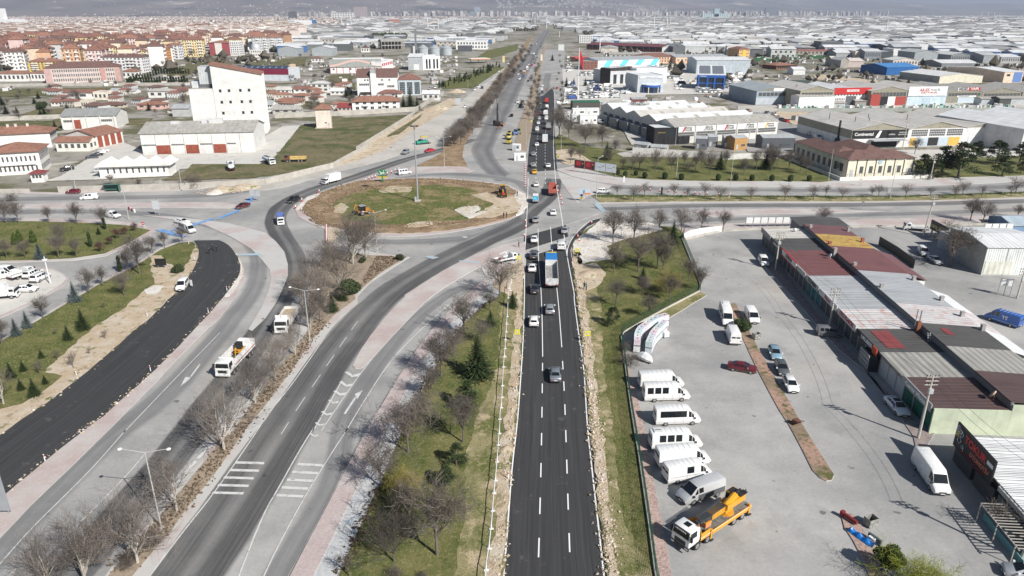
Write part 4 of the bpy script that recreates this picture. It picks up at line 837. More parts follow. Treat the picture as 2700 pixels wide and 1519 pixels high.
def text(parent,s,size,loc,m,rot=(math.pi/2,0,0),wid=None,name='lettering',ext=.03,bold=0.):
 cu=bpy.data.curves.new(name,'FONT');cu.body=s;cu.size=size;cu.extrude=ext;cu.align_x='CENTER';cu.align_y='CENTER';cu.offset=bold;cu.resolution_u=3
 o=bpy.data.objects.new(name,cu);me=bpy.data.meshes.new_from_object(o);bpy.data.objects.remove(o);bpy.data.curves.remove(cu)
 me.materials.clear();me.materials.append(m);r=link(name,me,parent);r.location=loc;r.rotation_euler=rot
 if wid:
  xs=[v.co.x for v in me.vertices];w=max(xs)-min(xs);k=wid/max(w,1e-3);r.scale=(k,1 if k>.999 else max(k,.75),1)
 return r
class Bld:
 def __init__(s,name,label,tile,a,b,depth,h,wall,cat='building',group=None,base=0.,right=None):
  A=g1(tile,a[0],a[1])if tile else Vector(a);B=g1(tile,b[0],b[1])if tile else Vector(b);d=B-A;s.W=d.length;rz=math.atan2(d.y,d.x)
  s.t=thing(name,label,cat,(A.x,A.y,base),rz,group);s.A=A
  s.H=topz(A,p1(tile,a[0],h[1])[1])if isinstance(h,tuple)else h
  s.D=depth if not isinstance(depth,tuple)else(g1(tile,*depth)-A).length
  s.wall=wall;s.wm=wall if not isinstance(wall,tuple)else plst(wall)
 def box(s,nm='wall',x0=0,x1=None,y0=0,y1=None,z0=-.3,z1=None,m=None):
  mb=MB();mb.box(x0,s.W if x1 is None else x1,y0,s.D if y1 is None else y1,z0,s.H if z1 is None else z1);return part(nm,mb,m or s.wm,s.t)
 def pt(s,f,u,z,o):
  return{'f':(u,-o,z),'b':(u,s.D+o,z),'r':(s.W+o,u,z),'l':(-o,u,z)}[f]
 def fbox(s,mb,f,u0,u1,z0,z1,o0,o1):
  P=[s.pt(f,u,z,o)for o in(o0,o1)for u,z in((u0,z0),(u1,z0),(u1,z1),(u0,z1))]
  mb.add(P,[(0,3,2,1),(4,5,6,7),(0,1,5,4),(1,2,6,5),(2,3,7,6),(3,0,4,7)])
 def panel(s,nm,f,u0,u1,z0,z1,m,o=.06):
  mb=MB();s.fbox(mb,f,u0,u1,z0,z1,-.02,o);return part(nm,mb,m,s.t)
 def wins(s,f,nx,nz,u0,u1,z0,z1,fw=.5,fh=.55,m=None,sep=False,frame=None,name='window',skip=()):
  m=m or MWF;du,dz=(u1-u0)/nx,(z1-z0)/nz;mb=MB()
  for j in range(nz):
   for i in range(nx):
    if(i,j)in skip:continue
    cu,cz=u0+du*(i+.5),z0+dz*(j+.5);a=(cu-du*fw/2,cu+du*fw/2,cz-dz*fh/2,cz+dz*fh/2)
    if sep:
     q=MB();s.fbox(q,f,a[0],a[1],a[2],a[3],-.02,.03);w=part(name,q,m,s.t)
     if frame:
      q=MB();e=.09;s.fbox(q,f,a[0]-e,a[1]+e,a[2]-e,a[2],-.02,.06);s.fbox(q,f,a[0]-e,a[1]+e,a[3],a[3]+e,-.02,.06);s.fbox(q,f,a[0]-e,a[0],a[2],a[3],-.02,.06);s.fbox(q,f,a[1],a[1]+e,a[2],a[3],-.02,.06);s.fbox(q,f,cu-.04,cu+.04,a[2],a[3],-.02,.05);part('frame',q,frame,w)
    else:s.fbox(mb,f,*a,-.02,.05)
  if not sep:return part('window_rows',mb,m,s.t,kind='stuff')
 def flat(s,m,par=.5,th=.25,z=None):
  z=s.H if z is None else z;mb=MB();mb.box(.02,s.W-.02,.02,s.D-.02,z+.01,z+.12);r=part('roof',mb,m,s.t)
  if par:
   mb=MB();W,D=s.W,s.D;mb.box(-.05,W+.05,-.05,th,z+.003,z+par);mb.box(-.05,W+.05,D-th,D+.05,z+.003,z+par);mb.box(-.05,th,th,D-th,z+.003,z+par);mb.box(W-th,W+.05,th,D-th,z+.003,z+par);part('parapet',mb,s.wm,s.t)
  return r
 def gable(s,axis,rise,m,over=.5,n=1,th=.15,x0=0,x1=None,y0=0,y1=None,z=None,ends=True,soff=None):
  x1=s.W if x1 is None else x1;y1=s.D if y1 is None else y1;z=s.H if z is None else z;W=(x1-x0)if axis=='y' else(y1-y0);w=W/n;rf=None
  for k in range(n):
   mb=MB();c0=(x0 if axis=='y' else y0)+w*k;c1=c0+w;cm=(c0+c1)/2;ov0=over if k==0 else 0.;ov1=over if k==n-1 else 0.;sl=rise/(w/2)
   lo,hi=((y0,y1)if axis=='y' else(x0,x1));lo-=over;hi+=over
   def P(c,l,zz):return(c,l,zz)if axis=='y' else(l,c,zz)
   for(ca,za,cb,zb)in((c0-ov0,z-ov0*sl,cm,z+rise),(cm,z+rise,c1+ov1,z-ov1*sl)):
    V=[P(ca,lo,za),P(cb,lo,zb),P(cb,hi,zb),P(ca,hi,za)];mb.add(V+[(p[0],p[1],p[2]+th)for p in V],[(4,5,6,7),(0,3,2,1),(0,1,5,4),(1,2,6,5),(2,3,7,6),(3,0,4,7)])
   rf=part('roof',mb,m,s.t)
   if ends:
    for l,q in(((y0 if axis=='y' else x0),1),((y1 if axis=='y' else x1),-1)):
     g=MB();l2=l+.25*q;V=[P(c0,l,z),P(c1,l,z),P(cm,l,z+rise),P(c0,l2,z),P(c1,l2,z),P(cm,l2,z+rise)];g.add(V,[(0,1,2),(5,4,3),(0,3,4,1),(1,4,5,2),(2,5,3,0)])
     part('gable_wall',g,soff or s.wm,s.t)
  return rf
 def hip(s,rise,m,over=.6,x0=0,x1=None,y0=0,y1=None,z=None,th=.12):
  x1=s.W if x1 is None else x1;y1=s.D if y1 is None else y1;z=s.H if z is None else z
  X0,X1,Y0,Y1=x0-over,x1+over,y0-over,y1+over;k=min(X1-X0,Y1-Y0)/2*.98
  if X1-X0>=Y1-Y0:R=[(X0+k,(Y0+Y1)/2,z+rise),(X1-k,(Y0+Y1)/2,z+rise)]
  else:R=[((X0+X1)/2,Y0+k,z+rise),((X0+X1)/2,Y1-k,z+rise)]
  E_=[(X0,Y0,z),(X1,Y0,z),(X1,Y1,z),(X0,Y1,z)];V=[(a,b,c+.01)for a,b,c in E_]+[(a,b,c+th)for a,b,c in E_]+R
  top=[(4,5,9,8),(5,6,9),(6,7,8,9),(7,4,8)]if X1-X0>=Y1-Y0 else[(4,5,8),(5,6,9,8),(6,7,9),(7,4,8,9)]
  mb=MB();mb.add(V,[(0,3,2,1),(0,1,5,4),(1,2,6,5),(2,3,7,6),(3,0,4,7)]+top);return part('roof',mb,m,s.t)
 def chim(s,x,y,z0,z1,w=.5,m=None,parent=None):
  mb=MB();mb.box(x-w/2,x+w/2,y-w/2,y+w/2,z0,z1);mb.box(x-w/2-.06,x+w/2+.06,y-w/2-.06,y+w/2+.06,z1,z1+.12);return part('chimney',mb,m or plst((.62,.58,.54)),parent or s.t)
def smp(name,label,tile,x0,x1,yb,ye,wall,roof,depth=12,kind='hip',rise=2.2,win=None,yb2=None,group=None,cat='building',n=1):
 B=Bld(name,label,tile,(x0,yb),(x1,yb if yb2 is None else yb2),depth,('y',ye),wall,cat,group);B.box()
 if kind=='hip':B.hip(rise,roof)
 elif kind=='flat':B.flat(roof)
 elif kind=='gx':B.gable('x',rise,roof)
 elif kind=='gy':B.gable('y',rise,roof,n=n)
 if win:
  nx,nz=win;B.wins('f',nx,nz,B.W*.03,B.W*.97,.5,B.H-.2)
  B.wins('r',max(2,int(nx*B.D/B.W)),nz,B.D*.05,B.D*.95,.5,B.H-.2)
 return B
# ## buildings on the left
Bm=Bld('mill_tower','tall white windowed mill tower with a sloping red roof','S',(516,357),(705,350),17,10,(.7,.695,.67),'factory')
W=Bm.W;f0=.33*W;hl=topz(Bm.A,236);d_=Vector((math.cos(Bm.t.rotation_euler.z),math.sin(Bm.t.rotation_euler.z),0));h1=topz(Bm.A+d_*f0,171);h2=topz(Bm.A+d_*W,196)
Bm.box(x0=0,x1=f0,z1=hl)
mb=MB();D=Bm.D;mb.add([(f0,-.3,-.3),(W,-.3,-.3),(W,D,-.3),(f0,D,-.3),(f0,-.3,h1),(W,-.3,h2),(W,D,h2),(f0,D,h1)],[(0,3,2,1),(4,5,6,7),(0,1,5,4),(1,2,6,5),(2,3,7,6),(3,0,4,7)]);part('tower_wall',mb,Bm.wm,Bm.t)
mb=MB();mb.add([(f0-.8,-.9,h1+.15),(W+.6,-.9,h2-.05),(W+.6,D+.5,h2-.05),(f0-.8,D+.5,h1+.15),(f0-.8,-.9,h1+.5),(W+.6,-.9,h2+.3),(W+.6,D+.5,h2+.3),(f0-.8,D+.5,h1+.5)],[(0,3,2,1),(4,5,6,7),(0,1,5,4),(1,2,6,5),(2,3,7,6),(3,0,4,7)]);part('roof',mb,T_OR,Bm.t)
mb=MB();mb.box(f0-6,f0,3,D-2,h1-9,h1-1);part('roof_hut',mb,corr((.5,.52,.53)),Bm.t);mb=MB();mb.box(f0-10,f0-2,5,D-3,hl,hl+3.2);part('roof_hut',mb,corr((.55,.57,.58)),Bm.t)
mb=MB();mb.box(0,f0,0,D,hl,hl+.2);part('low_roof',mb,RF,Bm.t)
for i,fx in enumerate((.425,.545,.7,.82)):
 for j,fz in enumerate((.6,.44,.285)):
  if(i,j)==(1,2):continue
  z=h1*fz*1.02;mb=MB();mb.box(fx*W-.55,fx*W+.55,-.34,-.28,z,z+1.35);part('window',mb,M_WIN,Bm.t)
 mb=MB();mb.box(fx*W-.75,fx*W-.68,-.36,-.29,h1*.26,h1*.66);mb.box(fx*W+.68,fx*W+.75,-.36,-.29,h1*.26,h1*.66);part('window_surround',mb,mat((.55,.55,.53)),Bm.t)
for k in range(6):mb=MB();mb.box(W,W+.5,1+k*2.7,1.5+k*2.7,0,h2-.3);part('pilaster',mb,Bm.wm,Bm.t)
Bs=Bld('mill_store','long low white store with red doors before the mill tower','S',(378,407.6),(673.5,400.7),24,('y',352),(.7,.69,.665),'factory');Bs.box();Bs.gable('x',3.,RF,over=.6)
for k,(x0,x1)in enumerate(((.125,.248),(.385,.5),(.63,.742))):Bs.panel('door','f',x0*Bs.W,x1*Bs.W,0,Bs.H*.42,M_DOOR,.1)
for k,(x0,x1)in enumerate(((0.,.12),(.255,.375),(.51,.62),(.75,.83))):
 mb=MB();n=9
 for i in range(n):u0=(x0+(x1-x0)*(i+.1)/n)*Bs.W+.2;Bs.fbox(mb,'f',u0,u0+(x1-x0)/n*Bs.W*.8,Bs.H*.4,Bs.H*.47,-.02,.04)
 part('window_strip',mb,MWF,Bs.t,kind='stuff')
for k in range(1,8):Bs.panel('downpipe','f',Bs.W*k/8-.06,Bs.W*k/8+.06,0,Bs.H-.3,mat((.35,.35,.34)),.12)
for k,x in enumerate((.22,.5,.55,.62)):mb=MB();mb.box(x*Bs.W,x*Bs.W+3.2,9,11,Bs.H+2.2,Bs.H+3.4+.3*k);part('roof_patch',mb,mat((.6,.6,.6)),Bs.t)
Bz=Bld('canteen_building','low white building with a zigzag folded roof behind the wall','S',(265,468.5),(447,463),9,('y',440),(.79,.78,.75));Bz.box();n=5;w=(Bz.W+2.4)/n
for k in range(n):
 x0=-1.2+w*k;z=Bz.H;mb=MB();V=[(x0,-1.2,z),(x0+w,-1.2,z),(x0+w/2,-1.2,z+1.9),(x0,Bz.D+1,z),(x0+w,Bz.D+1,z),(x0+w/2,Bz.D+1,z+1.9)]
 mb.mi=0;mb.add(V,[(0,1,2),(5,4,3),(1,4,5,2)]);mb.mi=1;mb.add(V,[(0,2,5,3),(0,3,4,1)]);part('roof_fold',mb,[plst((.76,.75,.72)),RG_],Bz.t)
Bz.wins('f',10,1,Bz.W*.08,Bz.W*.98,.8,Bz.H*.95,.28,.62,sep=True)
Ba=Bld('office_building','two-storey white office with a red hip roof at the left edge','01',(-60,300),(410,270),15,('y',92),(.78,.76,.72));Ba.box();Ba.hip(2.6,T_OR,.9)
for z in(.45,3.9):Ba.wins('f',9,1,Ba.W*.12,Ba.W*.95,z,z+3.,.42,.66,sep=True);Ba.wins('r',8,1,.6,Ba.D-.4,z,z+3.,.5,.62)
Ba.panel('balcony_band','f',Ba.W*.2,Ba.W*.9,Ba.H*.42,Ba.H*.56,plst((.8,.79,.76)),.9)
Bb=Bld('office_wing','rear office wing with a long red tiled roof at the left edge','00',(-260,1440),(500,1400),13,('y',1300),(.76,.74,.7));Bb.box();Bb.hip(2.6,T_OR,.9);Bb.wins('r',6,2,.5,Bb.D-.5,.5,Bb.H-.3);[Bb.chim(Bb.W*x,6,Bb.H+1.6,Bb.H+3.4,.9)for x in(.45,.55,.7)]
Bh=Bld('gate_hut','small white gate hut with a dark red roof','01',(303,362),(425,357),3.6,('y',285),(.78,.77,.74),'hut');Bh.box();Bh.hip(1.2,tiles((.22,.05,.05)),.7);Bh.wins('f',3,1,.4,Bh.W-.4,.9,Bh.H-.2,.7,.6,sep=True)
Bg=Bld('garage_building','shed with an orange tiled roof and red garage doors','00',(640,1400),(930,1415),16,('y',1285),(.66,.64,.6));Bg.box();Bg.gable('y',2.2,T_OR);Bg.wins('r',4,1,.5,Bg.D-.5,-.2,Bg.H-.3,.7,.9,M_DOOR,sep=True,name='garage_door')
smp('low_office','low white annex with orange tiled roof and window row before the garages','01',545,860,66,-20,(.76,.74,.68),T_OR,8,'gx',1.6,(5,1),62)
Bq=Bld('grey_roof_shed','white shed with a grey fibre roof left of the mill','00',(605,1235),(1125,1222),18,('y',1112),(.7,.69,.66));Bq.box();Bq.gable('x',2.6,corr((.32,.33,.32)),over=.6)
for x0,x1 in((.03,.2),(.72,.92)):Bq.wins('f',6,1,x0*Bq.W,x1*Bq.W,Bq.H*.5,Bq.H*.72,.85,.8,name='window')
Bq.panel('red_door','f',Bq.W*.22,Bq.W*.34,0,Bq.H*.7,M_DOOR);[Bq.panel('buttress','f',Bq.W*x,Bq.W*x+.4,0,Bq.H,Bq.wm,.5)for x in(0.,.2,.45,.7,.96)]
hs=[(610,985,940,885,WH,T_RED,'gx','white cottage with a long rusty red roof near the dry lawn'),(900,1030,952,885,(.78,.72,.62),RF,'flat','plain white cube house beside the rusty red cottage'),(945,1150,1032,1003,BEIGE,TB,'hip','brown-roofed cottage left of the mill'),(1310,1555,1040,1000,(.68,.45,.4),T_OR,'hip','pinkish cottage with an orange hip roof next to the mill'),(1600,1800,1075,1048,GRYL,T_OR,'hip','orange-roofed cottage half hidden by the mill'),(490,600,1010,975,WH,T_RED,'gx','small red-roofed hut left of the cottages'),(1420,1640,930,872,WH,corr((.48,.46,.42)),'hip','white house with a pale hip roof by the street'),(780,850,1035,965,(.66,.6,.5),RB,'flat','little square beige tower among the cottages'),(1050,1290,890,870,WH,RG_,'gx','low shack row behind the cottages'),(1640,1790,890,862,BEIGE,T_RED,'gx','red-roofed shack by the grey street house'),(1650,1810,1110,1035,(.5,.51,.51),RG_,'gx','grey tin shed touching the mill tower')]
for x0,x1,yb,ye,w,r,k,lb in hs:smp('cottage',lb,'00',x0,x1,yb,ye,w,r,9,k,1.6,None if 'shack' in lb or 'tin' in lb else(3,1),cat='house')
hs=[(270,445,885,850,WH,T_RED,'gx','white house with solar panels on its red roof'),(435,610,880,800,(.72,.71,.67),corr((.62,.62,.6)),'hip','grey-white two-storey house with a pale hip roof and blue door'),(95,340,1005,965,BEIGE,T_OR,'hip','orange-roofed house with two water heaters'),(105,232,892,858,WH,RB,'gx','low white shed left of the solar house'),(70,320,1085,1045,(.5,.49,.46),RF,'gx','grey-roofed shed right of the mill'),(440,540,592,560,WH,T_RED,'hip','tiny white house with red roof by the grey sheds'),(915,990,498,458,WH,TB,'hip','white cottage beneath the concrete skeleton'),(690,815,1065,1025,(.62,.5,.46),tiles((.26,.05,.05)),'gx','dark red roofed lean-to beside the long white house'),(620,755,905,870,WH,RW,'gx','white canopy shed on the bend of the lane'),(0,70,1065,1000,WH,RG_,'gx','white lean-to at the foot of the mill'),(1500,1660,955,895,(.7,.7,.68),RW,'gx','white roofed yard building at the lane junction')]
for x0,x1,yb,ye,w,r,k,lb in hs:smp('cottage',lb,'10',x0,x1,yb,ye,w,r,9,k,1.8,(3,2 if yb-ye>60 else 1),cat='house')
Bc=smp('school_building','long three-storey school with a brown hip roof and rows of windows','00',445,1165,797,655,(.6,.51,.48),TB,20,'hip',4.5,None,775)
for x0,x1,c in((0,.09,(.52,.36,.34)),(.73,.8,(.5,.3,.27)),(.93,1.,(.5,.33,.3))):Bc.panel('coloured_bay','f',x0*Bc.W,x1*Bc.W,0,Bc.H,plst(c),.25)
for r_ in range(3):Bc.wins('f',30,1,Bc.W*.1,Bc.W*.98,Bc.H*(.06+.31*r_),Bc.H*(.32+.31*r_),.5,.66)
ap=[(285,560,690,590,YEL,T_OR,'yellow apartment block with orange roof beside the school'),(985,1372,695,548,(.76,.74,.75),TB,'white and maroon apartment block right behind the school'),(165,425,600,470,BRN,T_RED,'brown apartment block with a dark red roof'),(-60,150,560,425,YEL,T_OR,'yellow block at the left frame edge'),(-80,95,650,485,(.62,.58,.58),TB,'pale grey block with dark roof at the left frame edge'),(520,800,560,492,(.62,.3,.27),T_RED,'red-fronted apartment block with chimneys'),(925,1010,610,482,(.74,.68,.7),TB,'pink-white narrow block behind the white and maroon one'),(1110,1350,620,478,(.72,.58,.28),T_OR,'ochre block with stepped balconies behind the white one'),(1380,1500,615,490,(.74,.66,.55),T_OR,'cream end block by the tree-lined lane'),(1500,1590,600,470,ORG,T_OR,'bright orange block by the tree-lined lane'),(1600,1715,565,432,(.74,.74,.75),T_OR,'tall white block behind the orange one'),(965,1090,460,350,(.75,.58,.18),T_OR,'yellow tower block with flat grey gable'),(1095,1205,460,370,(.7,.66,.56),TB,'cream block right of the yellow tower block'),(1205,1310,470,372,(.72,.5,.42),TB,'peach block right of the cream one'),(1230,1400,360,268,(.74,.42,.42),T_RED,'pink block with white balconies in the rear row'),(570,725,330,265,(.74,.7,.7),TB,'white block alone in the rear row'),(738,865,335,270,(.5,.48,.47),TB,'grey block beside the white one in the rear row'),(1850,2020,320,238,(.7,.62,.44),T_RED,'cream twin block far behind the mosque'),(430,600,500,450,(.6,.57,.56),TB,'grey-brown low block with brown roof'),(1760,1860,440,352,(.72,.7,.66),T_RED,'pale block above the modern dark building'),(2270,2420,470,350,(.66,.64,.4),T_OR,'yellow-green block beside the minaret')]
for x0,x1,yb,ye,w,r,lb in ap:
 B=smp('apartment_block',lb,'00',x0,x1,yb,ye,w,r,16,'hip',3.2,(max(3,(x1-x0)//38),5));q=random.Random(x0)
 for k in range(4):B.chim(q.uniform(.15,.85)*B.W,q.uniform(3,13),B.H+.5,B.H+3.6,.9,parent=None)
 mb=MB()
 for fl in range(1,5):
  for u in(.12,.62):B.fbox(mb,'f',u*B.W,(u+.22)*B.W,B.H*fl/5-.05,B.H*fl/5+1.,-.02,1.2)
 part('balcony_row',mb,plst((.75,.72,.7)),B.t,kind='stuff')
B=smp('maroon_building','maroon and white block with an orange hip roof near the mosque','00',2010,2205,530,410,(.34,.09,.1),T_OR,22,'hip',3.);B.panel('white_bay','f',B.W*.28,B.W*.62,0,B.H,plst((.72,.7,.66)),.3);B.wins('f',4,5,B.W*.3,B.W*.6,1,B.H-1)
smp('white_wing','white wing with red edge joined to the maroon block','00',2205,2290,530,400,(.76,.76,.75),RW,20,'flat',1,(4,6))
B=smp('modern_building','dark flat-roofed modern building with white framed balconies','00',1802,2008,520,440,(.1,.11,.12),corr((.1,.11,.12)),22,'flat');[B.panel('white_band','f',0,B.W,B.H*z,B.H*z+1.1,plst((.72,.72,.72)),1.2)for z in(.25,.6,.93)]
smp('street_house','long low white house with a red roof left of the school','00',-10,250,775,705,WH,T_OR,12,'hip',2.4,(6,1))
smp('street_house','low white house with a red roof touching the school','00',300,440,770,700,WH,T_OR,12,'hip',2.2,(4,1))
smp('street_house','low white house with an orange roof right of the school','00',1165,1300,745,685,WH,T_OR,12,'hip',2.4,(3,1))
B=Bld('mosque','grey mosque with a silver dome in the left district','00',(2390,548),(2530,545),26,('y',480),(.62,.6,.57),'mosque');B.box();mb=MB();mb.cyl((B.W/2,13),B.W*.36,B.H,B.H+2.5,16);mb.sphere((B.W/2,13,B.H+2.5),B.W*.34,16,8,1.,True);part('dome',mb,mat((.5,.52,.54),.5,.2),B.t,50)
mb=MB();mb.cyl((0,16),1.,0,12,10);part('corner_turret',mb,plst((.74,.73,.7)),B.t);B.wins('f',6,2,1,B.W-1,1,B.H)
smp('white_highrise','white tower slab at the left frame edge on the horizon','00',-60,45,232,82,(.8,.8,.8),RW,30,'flat')
smp('white_hall','white low hall beside the white tower slab','00',45,200,232,185,(.8,.8,.8),RW,40,'flat')
# ## buildings up the middle
B=Bld('long_white_house','long white two-storey house with a red hip roof behind the wall','10',(832,1064),(1284,1056),11,('y',975),(.8,.79,.77),'house');B.box();B.hip(3.,T_OR,.8)
for z0 in(.3,3.3):B.wins('f',6,1,B.W*.03,B.W*.97,z0,z0+3.,.42,.55,M_WIN,sep=True,frame=M_FRAME)
for u in(.22,.66):B.panel('balcony','f',B.W*u,B.W*(u+.12),3.,3.9,plst((.75,.75,.74)),1.2)
[B.chim(B.W*u,5,B.H+1.2,B.H+3.8,.6)for u in(.43,.56)]
B=Bld('big_house','big white house with a brown gable roof and grey dormer','10',(882,912),(1268,908),22,('y',737),(.8,.79,.77),'house');B.box();B.gable('x',5.,TB,.5);B.panel('white_bay','f',B.W*.34,B.W*.48,0,B.H+2.5,plst((.78,.78,.77)),1.2);mb=MB();mb.box(B.W*.34,B.W*.46,-1,6,B.H+2.5,B.H+5.2);part('dormer',mb,RG_,B.t)
for u0,u1,z in((.05,.3,.52),(.51,.66,.52),(.74,.92,.42)):B.wins('f',5,1,B.W*u0,B.W*u1,B.H*z,B.H*(z+.14),.8,.8)
for u in(.18,.25,.6,.78):B.panel('window','f',B.W*u,B.W*u+1.2,B.H*.8,B.H*.87,M_WIN)
B.panel('ground_glazing','f',B.W*.06,B.W*.34,.3,B.H*.18,M_WIN);B.box('left_wall_cladding',-.12,-.01,.2,B.D-.2,0,B.H-.2,mat((.16,.15,.15)))
B=Bld('glass_annex','square annex with dark glass grid and a red pyramid roof','10',(1275,908),(1488,905),18,('y',765),(.5,.56,.6));B.box();B.hip(4.2,T_RED,.3)
for i in range(3):B.wins('f',4,6,B.W*(.05+.33*i),B.W*(.29+.33*i),.5,B.H*.86,.86,.86,M_WIN)
B.wins('r',6,6,1,B.D-1,.5,B.H*.86,.8,.8,M_WIN)
B=smp('lane_house','red-roofed house between the big house and the long white house','10',1070,1295,925,895,WH,T_RED,10,'hip',2.4)
B=Bld('pump_tower','small square cream tower with a red hip roof on the green field','10',(490,1228),(632,1224),9.,('y',1045),(.72,.64,.56),'tower');B.box();B.hip(2.6,T_OR,.8);B.panel('window','f',B.W*.58,B.W*.7,B.H*.26,B.H*.32,M_WIN);B.panel('door','f',B.W*.78,B.W*.9,0,B.H*.28,mat((.5,.5,.5)));B.panel('plinth','f',-.6,B.W+.5,-.2,.5,plst((.6,.5,.46)),.7)
B=Bld('wave_roof_factory','white factory with pink wave pattern on its grey roof and red posts','10',(622,700),(1108,692),30,('y',640),(.78,.75,.74),'factory');B.box();B.gable('x',6.,corr((.34,.35,.32)),.8)
mb=MB();n=24;D=B.D
def wz(u):return-.8+(6./(D/2))*0
sl=6./(D/2)
for k in range(n):
 u0,u1=k/n,(k+1)/n;w0,w1=7+5*math.cos(u0*6.283*1.+3.1),7+5*math.cos(u1*6.283+3.1)
 V=[(B.W*u0,w0-2.2,0),(B.W*u1,w1-2.2,0),(B.W*u1,w1+1.6,0),(B.W*u0,w0+1.6,0)];mb.face([(x,y,B.H+.22+sl*y)for x,y,_ in V])
part('roof_wave',mb,mat((.62,.42,.36)),B.t)
for k in range(9):B.panel('red_post','f',B.W*k/8-.25,B.W*k/8+.25,0,B.H,mat((.5,.06,.07)),.25)
for u in(.05,.38,.62,.7,.76,.9):B.panel('window','f',B.W*u,B.W*u+1.6,B.H*.5,B.H*.75,M_WIN)
B.box('rear_hall',2,B.W+4,D+2,D+28,0,B.H+5,plst((.8,.8,.79)));B.wins('r',8,1,2,B.D-1,B.H*.6,B.H,.6,.7,mat((.5,.08,.1)))
B=Bld('red_window_front','white end building with a row of red windows','10',(1110,692),(1222,660),10,('y',595),(.78,.77,.77));B.box();B.flat(RW);B.wins('f',6,1,2,B.W-1,B.H*.52,B.H*.9,.6,.7,mat((.5,.03,.06)))
B=Bld('modern_office','white modern block with tall dark windows and a grey hall','10',(1505,668),(1670,664),20,('y',540),(.8,.8,.8));B.box();B.flat(RW)
for u in(.18,.35,.6,.79):B.panel('tall_window','f',B.W*u,B.W*(u+.1),B.H*.08,B.H*.8,M_WIN,.08)
B=Bld('grey_hall','grey metal hall with a white door joined to the modern block','10',(1366,668),(1503,668),34,('y',545),corr((.46,.49,.51)));B.box();B.gable('x',2.5,RW);B.panel('door','f',B.W*.38,B.W*.75,0,B.H*.45,mat((.75,.75,.75)))
for x0,x1,yb,ye,w,lb in((125,310,533,462,(.36,.39,.41),'grey metal shed with white roof, leftmost by the apartments'),(398,545,482,425,(.2,.22,.22),'dark-fronted shed with white roof behind the grey ones'),(448,640,530,462,(.4,.43,.45),'grey metal shed in the middle of the small yard'),(655,803,487,420,(.13,.14,.14),'white-topped shed with a dark glazed front'),(500,740,385,345,(.7,.7,.7),'white shed behind the dark grey hall')):
 B=smp('metal_shed',lb,'10',x0,x1,yb,ye,corr(w),RW,30,'gx' if x0 in(398,655)else 'gy',3.)
smp('dark_hall','long dark grey hall beside the green hedge block','10',650,945,400,350,corr((.15,.17,.19)),RW,40,'flat')
smp('dark_office','dark office end of the long grey hall','10',947,1012,402,342,(.1,.11,.12),RG_,30,'flat',1,(4,3))
B=Bld('concrete_skeleton','unfinished concrete frame building with open floors','10',(1112,470),(1330,466),26,('y',395),(.42,.4,.37));
for z in(0.,.5):B.box('floor_slab',z0=B.H*z+B.H*.42,z1=B.H*z+B.H*.5)
for i in range(8):
 for j in range(4):x=B.W*i/7;y=B.D*j/3;mb=MB();mb.box(x-.35,x+.35,y-.35,y+.35,0,B.H);part('column',mb,B.wm,B.t)
B.gable('x',3.,RF,.5,ends=False)
mb=MB();mb.box(.5,B.W-.5,B.D*.6,B.D*.62,0,B.H);part('rear_wall',mb,mat((.1,.09,.08)),B.t)
for k,x in enumerate((1508,1617,1730)):
 P=g1('10',x,527);r=(g1('10',x+52,527)-P).length;h=topz(P,p1('10',0,460)[1]);t=thing('grain_silo',('left','middle','right')[k]+' one of the three corrugated steel grain silos','silo',P,0,'steel grain silos')
 mb=MB();[mb.cyl((0,0),r*(1. if q%2 else.985),h*q/12,h*(q+1)/12,20)for q in range(12)];part('shell',mb,corr((.44,.48,.5),.8),t);mb=MB();mb.tube((0,0,h),(0,0,h+r*.62),r*1.03,r*.12,20);part('cone_roof',mb,mat((.52,.55,.57),.4,.4),t);mb=MB();mb.box(r*.9,r*1.06,-.4,.4,0,h);part('ladder',mb,MST,t)
P=g1('10',1440,525);t=thing('silo_elevator','steel elevator tower and catwalk above the silos','tower',P,0);mb=MB();mb.box(-1.2,1.2,-1.2,1.2,0,34);part('tower',mb,MST,t);mb=MB();mb.box(0,55,-.8,.8,27,29);part('catwalk',mb,MST,t)
B=smp('silo_hut','white machine house beside the silos','10',1388,1432,522,445,(.74,.74,.73),RG_,10,'flat')
smp('beige_building','beige stone office behind the silos','10',1535,1842,355,312,(.58,.48,.34),RB,30,'flat',1,(16,2))
smp('white_showroom','white flat showroom right of the silos','10',1820,2120,470,395,(.78,.78,.77),RW,50,'flat',1,(10,2))
smp('white_long_roof','long white roofed hall behind the silos','10',1600,2000,420,385,(.7,.7,.69),RW,60,'gx',4)
smp('dark_showroom','dark glazed showroom front right of the silos','10',1838,1968,492,440,(.1,.11,.12),RW,20,'flat')
B=Bld('solar_factory','long pale factory with maroon band and solar panels on the roof','10',(-420,764),(226,770),26,('y',660),(.58,.62,.65),'factory');B.box();B.flat(RW,.3);B.panel('maroon_band','f',-.2,B.W+.2,B.H-4.2,B.H+.6,mat((.2,.02,.05)),.2)
for k in range(10):mb=MB();x=B.W*(.06+.09*k);mb.add([(x,3,B.H+.4),(x+B.W*.08,3,B.H+.4),(x+B.W*.08,14,B.H+2.2),(x,14,B.H+2.2)],[(0,1,2,3)]);part('solar_panel',mb,pln('solar_panel',(.03,.05,.09),.15),B.t)
B=smp('peach_house','narrow peach house at the end of the maroon factory','10',228,262,720,625,(.7,.52,.38),RB,12,'flat')
B=Bld('petrol_station','petrol station canopy with red and white edge by the highway','10',(1965,605),(2150,600),18,('y',562),(.7,.2,.15));mb=MB();mb.box(0,B.W,0,B.D,B.H-1.2,B.H);part('canopy',mb,mat((.75,.72,.68)),B.t);mb=MB();mb.box(-.05,B.W+.05,-.08,-.001,B.H-1.1,B.H-.2);part('canopy_edge',mb,mat((.6,.25,.08)),B.t)
